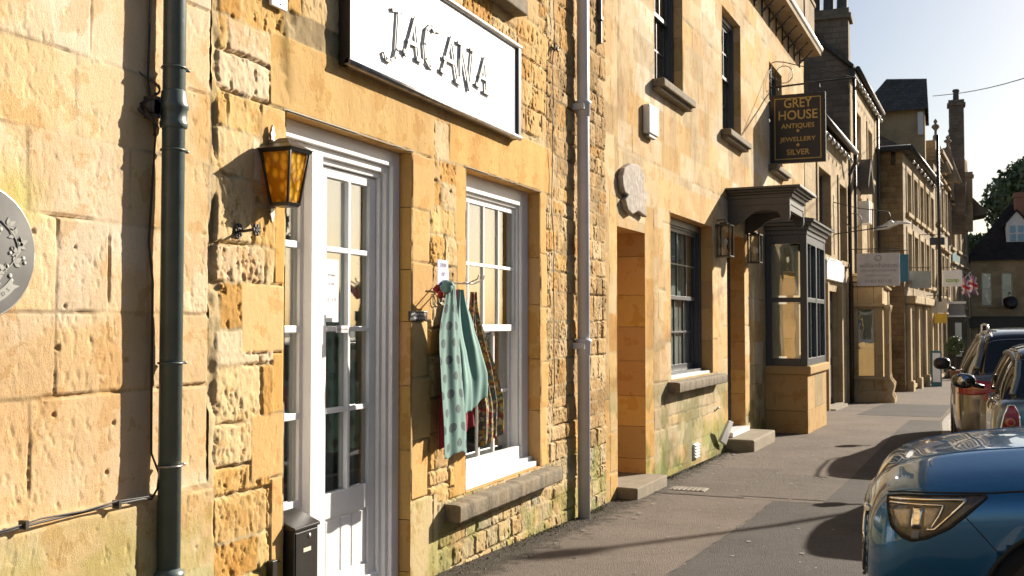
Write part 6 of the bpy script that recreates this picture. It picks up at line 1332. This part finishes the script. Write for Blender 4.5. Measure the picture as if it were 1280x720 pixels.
def wheel(parent, xf, x, y, r, side, spokes=5, w_=.21):
    b = MB(xf); s_ = side
    b.lathe((x, y, r), [(r*.62, -w_/2), (r*.9, -w_/2), (r*.98, -w_/2+.02), (r, -w_/4), (r, w_/4), (r*.98, w_/2-.02), (r*.9, w_/2), (r*.62, w_/2)], 40, ax=1); wl = b.build('wheel', 'rubber', parent)
    b = MB(xf); b.lathe((x, y, r), [(r*.60, -w_/2+.02), (r*.66, -w_/2+.01), (r*.66, w_/2-.01), (r*.6, w_/2-.02)], 40, ax=1)
    for k in range(spokes):
        q = k*6.2832/spokes; c, d = math.cos(q), math.sin(q); n_ = (-d, c); y0, y1 = (y+s_*(w_/2-.05), y+s_*(w_/2-.015))
        pts = [(x+c*r*.08+n_[0]*.03, r+d*r*.08+n_[1]*.03), (x+c*r*.62+n_[0]*.035, r+d*r*.62+n_[1]*.035), (x+c*r*.62-n_[0]*.035, r+d*r*.62-n_[1]*.035), (x+c*r*.08-n_[0]*.03, r+d*r*.08-n_[1]*.03)]
        b.prism(pts, lambda a, e, dd: (a, dd, e), y0, y1)
    b.lathe((x, y+s_*(w_/2-.03), r), [(.07, -.02), (.07, .02), (0, .025)], 16, ax=1); b.build('rim', 'alloy', wl); return wl
def ball(mb, c, rx, ry, rz, n=16, pw=1.0):
    def sp(v): return math.copysign(abs(v)**pw, v)
    def fn(s, t): a, b_ = s*2*math.pi, (t-.5)*math.pi; return (c[0]+rx*sp(math.cos(b_))*sp(math.cos(a)), c[1]+ry*sp(math.cos(b_))*sp(math.sin(a)), c[2]+rz*sp(math.sin(b_)))
    mb.grid(n*2, n, fn); return mb
def car(name, label, xf, body, glassst, mat, roofmat, wheels, wr, roofh, belt_in=.06, group=None, crease=True, roof_from=None, pillars=()):
    hw = max(s_[1] for s_ in body); t = thing(name, xf(body[-1][0]/2, 0, 0), label, 'car', group)
    def ring(s_):
        x, w_, zb, zs_, zt = s_; m_ = (zb+zs_)/2
        return [(0, zb), (w_*.80, zb), (w_*.965, zb+.08), (w_*1.0, m_), (w_*.995, zs_-.13), (w_*.975, zs_-.045), (w_*.93, zs_-.004), (w_*.80, zs_+(zt-zs_)*.45), (w_*.60, zt-.018), (w_*.55, zt-.004), (w_*.3, zt), (0, zt+.004)]
    cuts = []
    for x in wheels: cuts += [(x, wr, wr+.055, -hw-.2, -hw+.30), (x, wr, wr+.055, hw-.30, hw+.2)]
    V, F = loft(body, ring, 3, cuts); bd = finish_mesh('body', V, F, mat, t, xf)
    m_ = bd.modifiers.new('wn', 'WEIGHTED_NORMAL') if False else None
    bvh = BVHTree.FromPolygons([Vector(v) for v in V], F)
    def gr(s_): x, wb, zb, wt, zt = s_; return [(0, zb), (wb*.9, zb), (wb, zb+.01), (wb*.5+wt*.5+.01, (zb+zt)/2), (wt, zt-.10), (wt*.94, zt-.035), (wt*.7, zt), (0, zt+.015)]
    GV, GF = loft(glassst, gr, 3); finish_mesh('windows', GV, GF, 'car_window', t, xf); gb = BVHTree.FromPolygons([Vector(v) for v in GV], GF)
    for x in wheels:
        for s_ in (-1, 1): 
            wheel(t, xf, x, s_*(hw-.125), wr, s_)
            b = MB(xf); b.lathe((x, s_*(hw-.19), wr), [(wr+.05, -.16), (wr+.052, .10)], 40, ax=1); b.build('arch_liner', 'arch_black', t)
    b = MB(xf); b.box(body[1][0]+.35, body[-2][0]-.35, -hw*.8, hw*.8, .17, .30); b.build('underbody', 'arch_black', t)
    return t, bvh, gb
m_, N_, L_, P_ = newmat('car_window'); P_.inputs['Base Color'].default_value = (.01, .011, .012, 1); P_.inputs['Roughness'].default_value = .03; P_.inputs['Specular IOR Level'].default_value = .7
# ---- blue car, nose over the kerb, side towards us
bx, by0 = -.34, 5.86; bz = ground_z(5.9)-.115; XB = lambda x, y, z: Vector((bx+x, by0+y, bz+z))
body = [(0, .50, .34, .60, .66), (.03, .66, .27, .70, .79), (.10, .77, .22, .775, .885), (.24, .85, .20, .825, .945), (.45, .885, .19, .86, .99), (.75, .90, .19, .895, 1.03), (1.15, .90, .19, .93, 1.065), (1.6, .895, .19, .95, 1.075), (2.6, .895, .19, .96, 1.08), (3.4, .90, .2, .97, 1.08), (3.9, .88, .22, .96, 1.06), (4.18, .80, .27, .92, 1.0), (4.27, .6, .36, .8, .85)]
gls = [(1.18, .66, .98, .60, 1.08), (1.35, .76, .98, .62, 1.17), (1.9, .80, .98, .63, 1.50), (2.2, .81, .98, .64, 1.555), (3.0, .80, .98, .63, 1.57), (3.7, .77, .98, .60, 1.50), (4.08, .70, .98, .52, 1.15)]
BC, bvh, gb = car('parked_car', 'glossy blue car parked nose on to the pavement in the right foreground', XB, body, gls, 'car_blue', 'car_blue', (.90, 3.5), .335, 1.57)
sc = lambda px, py: (px, py)
def hl(px, py):   # headlight outline measured on the side of the wing
    x, z = onY(px, py, 5.12); return (x-bx, z-bz)
tl_ = .28
o1 = [hl(*p) for p in ((1106, 621), (1130, 618), (1180, 617), (1240, 615), (1243, 617), (1222, 636), (1198, 655), (1168, 668), (1148, 672), (1134, 668), (1118, 656))]
hd = patch_on(bvh, 'side', o1, .004, 'headlight', 'lamp_dark', BC, XB, tilt=tl_)
line_on(bvh, 'side', o1, .005, 'seal', 'arch_black', hd, XB, off=.002, n=80, tilt=tl_, closed=True); ORG[hd.name] = ORG[BC.name]
for pts, r_, m_ in (([(1113, 624), (1218, 621), (1209, 630), (1178, 657), (1168, 657)], .0065, 'chrome'), ([(1114, 628), (1189, 628), (1184, 640), (1174, 655)], .005, 'chrome')):
    line_on(bvh, 'side', [hl(*p) for p in pts], r_, 'light_strip', m_, hd, XB, off=.008, n=50, tilt=tl_)
for poly, m_ in (([(1149, 631), (1162, 631), (1160, 657), (1147, 657)], 'chrome'), ([(1121, 636), (1146, 633), (1144, 656), (1133, 656)], 'gold_lens'), ([(1165, 632), (1184, 631), (1174, 654), (1164, 656)], 'gold_lens'), ([(1148, 659), (1160, 659), (1158, 669), (1147, 669)], 'lead')):
    patch_on(bvh, 'side', [hl(*p) for p in poly], .007, 'reflector', m_, hd, XB, rings=2, n=24, tilt=tl_)
line_on(bvh, 'side', [hl(1104, 617), hl(1130, 614.5), hl(1180, 613.5), hl(1248, 612.5), hl(1290, 610), hl(1340, 607)], .0055, 'bonnet_gap', 'arch_black', BC, XB, off=-.001, n=70, tilt=tl_)
line_on(bvh, 'side', [hl(1217, 641), hl(1240, 664), hl(1263, 689)], .0025, 'bumper_gap', 'arch_black', BC, XB, off=-.0008, n=30, tilt=tl_)
# arch lip
b = MB(XB); q_ = [(.90+.395*math.cos(R(a)), -.0, .335+.395*math.sin(R(a))) for a in range(5, 176, 6)]; line_on(bvh, 'side', [(p[0], p[2]) for p in q_], .012, 'arch_lip', 'arch_black', BC, XB, off=.0, n=60)
# grille, badge bar and number plate on the nose (towards the shops)
def nose(a, z, off=.0):
    h = bvh.ray_cast(Vector((-2, a, z)), Vector((1, 0, 0))); return h[0]+Vector((-off, 0, 0)) if h[0] else None
b = MB(XB)
for z in (.42, .47, .52, .57, .62, .67):
    P_n = [nose(-.5+k*.1, z, .006) for k in range(11)]; b.tube([tuple(p) for p in P_n if p], .012, 6)
b.build('grille', 'black_paint', BC)
b = MB(XB); P_n = [nose(-.55+k*.1, .70+.0*k, .010) for k in range(12)]; b.tube([tuple(p) for p in P_n if p], .013, 8); P_n = [nose(-.50+k*.1, .38, .012) for k in range(11)]; b.tube([tuple(p) for p in P_n if p], .010, 8)
for s_ in (-1, 1): b.tube([tuple(p) for p in [nose(s_*(.52+.06*math.sin(k/6*3.1)), .40+.05*k, .012) for k in range(7)] if p], .009, 6)
b.build('chrome_trim', 'chrome', BC)
# bonnet creases
for s_ in (-1, 1): line_on(bvh, 'top', [(.16, s_*.40), (.4, s_*.46), (.8, s_*.50), (1.2, s_*.52)], .006, 'crease', 'car_blue', BC, XB, off=-.002, n=30)
for s_ in (-1, 1):
    b = MB(XB); ball(b, (1.62, s_*1.0, 1.06), .09, .11, .075, 10, .8); b.tube([(1.6, s_*.80, 1.0), (1.62, s_*.95, 1.03)], .025, 8); b.build('door_mirror', 'car_blue', BC)
# roof skin and pillars helper
def topskin(gb, parent, xf, mat, x0, x1, w_, name='roof', n=16, off=.006):
    b = MB(xf); 
    def fn(s, t):
        x = x0+(x1-x0)*s; y = -w_+2*w_*t; p = cast(gb, 'top', x, y, off); return tuple(p) if p else (x, y, 1)
    b.grid(n, n, fn); return b.build(name, mat, parent)
topskin(gb, BC, XB, 'car_blue', 1.9, 3.75, .56)
for s_ in (-1, 1):
    continue
    b = MB(XB); b.tube([(1.2, s_*.72, 1.02), (1.55, s_*.70, 1.30), (1.95, s_*.645, 1.50), (2.3, s_*.63, 1.535), (3.1, s_*.62, 1.55), (3.7, s_*.60, 1.48), (4.05, s_*.62, 1.15)], .03, 8); b.tube([(2.45, s_*.80, 1.0), (2.5, s_*.64, 1.53)], .035, 8); b.tube([(3.35, s_*.79, 1.0), (3.5, s_*.62, 1.51)], .05, 8); b.build('pillar', 'car_blue', BC)
def pillar_on(gb, parent, xf, mat, pts, r, name='pillar', n=26):
    L = [0]; P = []
    for a, b in zip(pts, pts[1:]): L.append(L[-1]+math.dist(a, b))
    for k in range(n+1):
        q = L[-1]*k/n; i = max(j for j in range(len(pts)-1) if L[j] <= q+1e-9); f = (q-L[i])/max(1e-9, L[i+1]-L[i]); c = cast(gb, 'side', pts[i][0]+(pts[i+1][0]-pts[i][0])*f, pts[i][1]+(pts[i+1][1]-pts[i][1])*f, -.004)
        if c is not None: P.append(c)
    for s_ in (-1, 1):
        b = MB(xf); b.tube([(p.x, p.y*-s_, p.z) for p in P], r, 8); b.build(name, mat, parent, smooth=True)
# ---- small car ahead of it, tail towards us
def tailcar(cx, ytail, L, z): return lambda x, y, zz: Vector((cx+y, ytail+L-x, z+zz))
Lm = 3.65; zm = ground_z(10.5)-.115; zm += .06; XM = tailcar(1.235, 9.15, Lm, zm)
body = [(0, .6, .35, .6, .72), (.08, .74, .24, .78, .86), (.3, .80, .2, .88, .96), (.8, .835, .19, .93, 1.02), (1.2, .84, .19, .96, 1.04), (2.0, .835, .19, 1.0, 1.05), (2.8, .84, .19, 1.02, 1.07), (3.2, .83, .2, 1.03, 1.08), (3.48, .835, .22, 1.05, 1.09), (3.60, .83, .25, 1.03, 1.08), (3.64, .82, .27, 1.0, 1.06), (3.65, .78, .34, .9, 1.0)]
gls = [(.95, .66, 1.0, .58, 1.05), (1.1, .76, 1.0, .60, 1.18), (1.45, .78, 1.0, .64, 1.42), (2.0, .79, 1.0, .65, 1.49), (2.9, .79, 1.0, .65, 1.49), (3.22, .785, 1.0, .64, 1.46), (3.30, .785, 1.0, .64, 1.42), (3.46, .78, 1.0, .68, 1.14), (3.50, .77, 1.0, .70, 1.08), (3.51, .72, 1.0, .66, 1.06)]
MC, bvh, gb = car('parked_car', 'small grey-green hatchback with round ringed tail lamp behind the blue car', XM, body, gls, 'car_green', 'black_paint', (.72, 3.05), .31, 1.5)
topskin(gb, MC, XM, 'car_roof_black', 1.35, 3.3, .60)
for s_ in (-1, 1):
    poly = [(s_*.625, .78), (s_*.635, .94), (s_*.665, 1.005), (s_*.71, 1.005), (s_*.745, .93), (s_*.775, .79), (s_*.70, .755)]
    tl = patch_on(bvh, 'tail', [(p[0], p[1]) for p in poly], .012, 'tail_light', 'tail_red', MC, XM, tilt=0)
    line_on(bvh, 'tail', poly, .009, 'chrome_ring', 'chrome', tl, XM, off=.010, n=60, closed=True)
    cx_, cz_ = s_*.70, .875
    for r_, mt, o_ in ((.052, 'lens', .014), (.036, 'tail_orange', .018), (.020, 'tail_red', .022)):
        patch_on(bvh, 'tail', [(cx_+r_*math.cos(k*.4), cz_+r_*math.sin(k*.4)) for k in range(16)], o_, 'lamp_disc', mt, tl, XM, rings=3, n=28)
for s_ in (-1, 1):
    b = MB(XM); ball(b, (1.30, s_*.985, 1.08), .07, .115, .075, 12, .9); mr = b.build('door_mirror', 'black_gloss' if 'black_gloss' in M else 'black_paint', MC, smooth=True); b = MB(XM); b.tube([(1.28, s_*.80, 1.02), (1.3, s_*.92, 1.05)], .022, 8); b.build('mirror_arm', 'black_paint', MC)
    b = MB(XM); b.lathe((1.36, s_*.985, 1.08), [(.001, 0), (.06, 0), (.06, .012), (.001, .014)], 20, ax=0); b.build('mirror_glass', 'mirror_glass', mr)
    continue
    b = MB(XM); b.tube([(.98, s_*.72, 1.02), (1.2, s_*.67, 1.30), (1.5, s_*.645, 1.41), (2.1, s_*.645, 1.45), (2.9, s_*.645, 1.45), (3.25, s_*.64, 1.40)], .02, 8); b.build('roof_edge', 'black_paint', MC)
    b = MB(XM); b.tube([(3.26, s_*.64, 1.40), (3.40, s_*.70, 1.22), (3.49, s_*.755, 1.06)], .024, 8); b.tube([(2.1, s_*.79, 1.03), (2.15, s_*.65, 1.44)], .010, 8); b.tube([(3.0, s_*.785, 1.05), (3.02, s_*.65, 1.44)], .012, 8); b.build('pillar', 'car_green', MC)
    line_on(bvh, 'side' if s_ < 0 else 'side', [(.85, .99), (1.5, 1.01), (2.4, 1.035), (3.3, 1.05)], .008, 'waist_trim', 'chrome', MC, XM, off=.006, n=40)
line_on(bvh, 'tail', [(-.50, .98), (-.48, .6), (-.3, .45), (.3, .45), (.48, .6), (.50, .98)], .0035, 'tailgate_gap', 'arch_black', MC, XM, n=50)
for pts, r_, m_ in (([(1.05, 1.08), (1.25, 1.28), (1.5, 1.36), (2.2, 1.40), (2.9, 1.40), (3.2, 1.36), (3.32, 1.30)], .022, 'black_paint'), ([(2.1, 1.05), (2.13, 1.38)], .012, 'black_paint'), ([(3.0, 1.06), (3.05, 1.38)], .02, 'black_paint'), ([(3.30, 1.34), (3.38, 1.22), (3.45, 1.08)], .03, 'car_green')): pillar_on(gb, MC, XM, m_, pts, r_)
line_on(bvh, 'side', [(.85, .99), (1.5, 1.01), (2.4, 1.035), (3.3, 1.05)], .008, 'waist_trim', 'chrome', MC, XM, off=.006, n=40)
patch_on(bvh, 'tail', [(-.26, .60), (.26, .60), (.26, .71), (-.26, .71)], .006, 'number_plate', 'yellow_sign', MC, XM, rings=3, n=30)
b = MB(XM); b.tube([tuple(q) for q in [cast(bvh, 'tail', -.6+k*.12, .42, .015) for k in range(11)] if q], .035, 8); b.build('bumper_trim', 'arch_black', MC)
# ---- bronze grey estate further on
Ls = 4.5; zsu = ground_z(15)-.115; XS = tailcar(1.10, 13.75, Ls, zsu)
body = [(0, .6, .35, .7, .8), (.1, .78, .26, .86, .95), (.35, .86, .22, .95, 1.02), (.9, .91, .2, .99, 1.08), (1.4, .92, .2, 1.02, 1.1), (2.4, .925, .2, 1.06, 1.14), (3.4, .93, .2, 1.10, 1.17), (4.0, .915, .21, 1.12, 1.18), (4.3, .88, .24, 1.12, 1.18), (4.43, .82, .28, 1.08, 1.14), (4.5, .66, .38, .95, 1.02)]
gls = [(1.2, .66, 1.05, .52, 1.14), (1.4, .80, 1.05, .55, 1.28), (1.9, .83, 1.05, .58, 1.60), (2.5, .84, 1.05, .59, 1.70), (3.5, .82, 1.05, .58, 1.69), (4.0, .79, 1.05, .55, 1.64), (4.08, .79, 1.05, .55, 1.60), (4.30, .76, 1.05, .62, 1.26), (4.34, .74, 1.05, .62, 1.20), (4.36, .70, 1.05, .60, 1.18)]
SC, bvh, gb = car('parked_car', 'bronze grey estate car with roof rails and wide red tail lamps beyond the small hatchback', XS, body, gls, 'car_bronze', 'car_bronze', (.85, 3.55), .34, 1.69)
topskin(gb, SC, XS, 'car_bronze', 1.85, 4.1, .52)
for s_ in (-1, 1):
    tl = patch_on(bvh, 'tail', [(s_*.46, .93), (s_*.48, 1.05), (s_*.80, 1.08), (s_*.875, 1.02), (s_*.87, .90), (s_*.7, .89)], .012, 'tail_light', 'tail_red', SC, XS)
    patch_on(bvh, 'tail', [(s_*.52, .955), (s_*.52, .98), (s_*.80, .985), (s_*.80, .96)], .016, 'light_bar', 'red_lens2' if 'red_lens2' in M else 'tail_orange', tl, XS, rings=2, n=24)
    b = MB(XS); ball(b, (1.55, s_*1.03, 1.17), .09, .12, .09, 12, .8); b.tube([(1.5, s_*.86, 1.08), (1.55, s_*.96, 1.12)], .025, 8); b.build('door_mirror', 'black_paint', SC, smooth=True)
    b = MB(XS); b.tube([(2.0, s_*.51, 1.64), (2.15, s_*.51, 1.73), (3.0, s_*.51, 1.75), (3.8, s_*.50, 1.735), (3.97, s_*.50, 1.65)], .014, 8); b.build('roof_rail', 'brushed_metal', SC)
    continue
    b = MB(XS); b.tube([(1.25, s_*.80, 1.08), (1.65, s_*.70, 1.40), (2.0, s_*.60, 1.58), (2.6, s_*.585, 1.645), (3.5, s_*.575, 1.64), (4.04, s_*.55, 1.57)], .022, 8); b.tube([(4.05, s_*.55, 1.57), (4.2, s_*.61, 1.38), (4.33, s_*.69, 1.15)], .035, 8); b.tube([(2.45, s_*.835, 1.08), (2.5, s_*.60, 1.62)], .009, 8); b.tube([(3.35, s_*.815, 1.08), (3.5, s_*.59, 1.62)], .011, 8); b.build('pillar', 'car_bronze', SC)
    
line_on(bvh, 'side', [(1.3, 1.05), (2.4, 1.095), (3.4, 1.13), (4.1, 1.15)], .009, 'waist_trim', 'chrome', SC, XS, off=.004, n=40)
line_on(bvh, 'tail', [(-.44, 1.1), (-.46, .6), (.46, .6), (.44, 1.1)], .0035, 'tailgate_gap', 'arch_black', SC, XS, n=50)
patch_on(bvh, 'tail', [(-.26, .74), (.26, .74), (.26, .85), (-.26, .85)], .006, 'number_plate', 'yellow_sign', SC, XS, rings=3, n=30)
for pts, r_ in (([(1.32, 1.16), (1.65, 1.44), (1.95, 1.54), (2.6, 1.60), (3.5, 1.59), (3.95, 1.54)], .024), ([(2.45, 1.12), (2.5, 1.58)], .012), ([(3.4, 1.14), (3.48, 1.58)], .014), ([(3.88, 1.56), (4.0, 1.50), (4.15, 1.36), (4.26, 1.2)], .045), ([(3.75, 1.18), (3.9, 1.35), (3.9, 1.5)], .05)): pillar_on(gb, SC, XS, 'car_bronze', pts, r_)
for y in (2.45, 3.4): line_on(bvh, 'side', [(y, 1.05), (y+.02, .7), (y-.02, .3)], .003, 'door_gap', 'arch_black', SC, XS, n=24)
# ---------------------------------------------------------------- what stands across the street (seen in panes and paint)
def opposite(name, label, y0, y1, x, eave, ridge, mat, n, storeys=2, roof='slate_tiles'):
    f = Fr(x, y1, x, y0); f.z = 0; t = thing(name, (x, (y0+y1)/2, 0), label, 'house', 'houses across the street'); L_ = y1-y0; hs = []
    for s_ in range(storeys):
        for k in range(n):
            u = (k+.5)*L_/n; hs.append((u-.5, u+.5, .9+s_*2.7, 2.4+s_*2.6))
    u = L_/n*1.0; hs.append((u-.45, u+.45, 0, 2.1))
    plain_front(f, 0, L_, -.8, eave, hs, t, mat=mat)
    for h in hs[:-1]: far_window(f, h, t)
    b = MB(f); h = hs[-1]; b.box(h[0], h[1], -.16, -.1, 0, 2.1); b.build('door', 'slate_paint', t)
    shell(f, 0, L_, 8, -.8, eave, ridge, t, wallmat=mat, roofmat=roof, over=.2); return t
opposite('terraced_house', 'stone house across the street opposite the honey shop', -8, 2.5, 12.3, 5.2, 8.0, 'far_stone', 4)
opposite('terraced_house', 'lower grey stone house across the street opposite the canopied door', 2.6, 11, 12.4, 4.6, 7.2, 'far_stone_grey', 3)
opposite('terraced_house', 'stone house across the street opposite the small hatchback', 11.1, 22, 12.6, 4.9, 7.4, 'far_stone', 4)
def tree(name, label, x, y, z, h, r, n, ls, seed, group=None):
    t = thing(name, (x, y, z), label, 'tree', group); rr = random.Random(seed); tr = MB(); top = (x+rr.uniform(-.4, .4), y, z+h*.62)
    tr.tube([(x, y, z), (x+.1, y, z+h*.25), top], [.34*h/9, .26*h/9, .14*h/9], 9); lf = MB(); cl = []
    for k in range(15):
        a = rr.uniform(0, 6.28); e = rr.uniform(-.25, 1.0); rad = r*rr.uniform(.35, .95)*math.cos(e*.9); c = (x+rad*math.cos(a), y+rad*math.sin(a), z+h*.62+e*h*.33); cl.append((c, r*rr.uniform(.26, .46)))
        s_ = (x+.05, y, z+h*rr.uniform(.3, .6)); m_ = tuple((s_[i]+c[i])/2+(0, 0, .3)[i] for i in range(3)); tr.tube([s_, m_, c], [.10*h/9, .06*h/9, .02], 6)
    tr.build('trunk', 'bark', t)
    for c, q in cl: leaf_cloud(lf, c, q, n, ls, rr.randint(0, 9999), flat=.8, hollow=.25)
    lf.build('crown', 'leaf', t); return t
x, z = onY(1262, 262, 80); tree('broadleaf_tree', 'leafy green tree rising behind the dark roof at the street end', x+1.2, 80, -1.2, 13.6, 5.8, 2000, .22, 5)
x, z = onY(1240, 300, 95); tree('broadleaf_tree', 'smaller green tree low in the gap left of the end house roof', x-.5, 95, -1.2, 10.2, 4, 900, .25, 8)
tree('broadleaf_tree', 'garden tree across the street in the gap between the stone houses', 14.5, 24.6, -.2, 8.0, 2.6, 420, .16, 11)
# lamp post across the street that throws the long thin shadow
t = thing('lamp_post', (4.05, 17.3, -.1), 'tall plain lamp post standing in the road side beyond the cars', 'lamp post')
b = MB(); b.tube([(4.05, 17.3, -.1), (4.05, 17.3, 1.2), (4.05, 17.3, 5.6)], [.07, .055, .045], 10); b.build('post', 'lead', t); b = MB(); ball(b, (4.05, 17.3, 5.72), .14, .14, .18, 8); b.build('lamp', 'white_plastic', t, smooth=True)
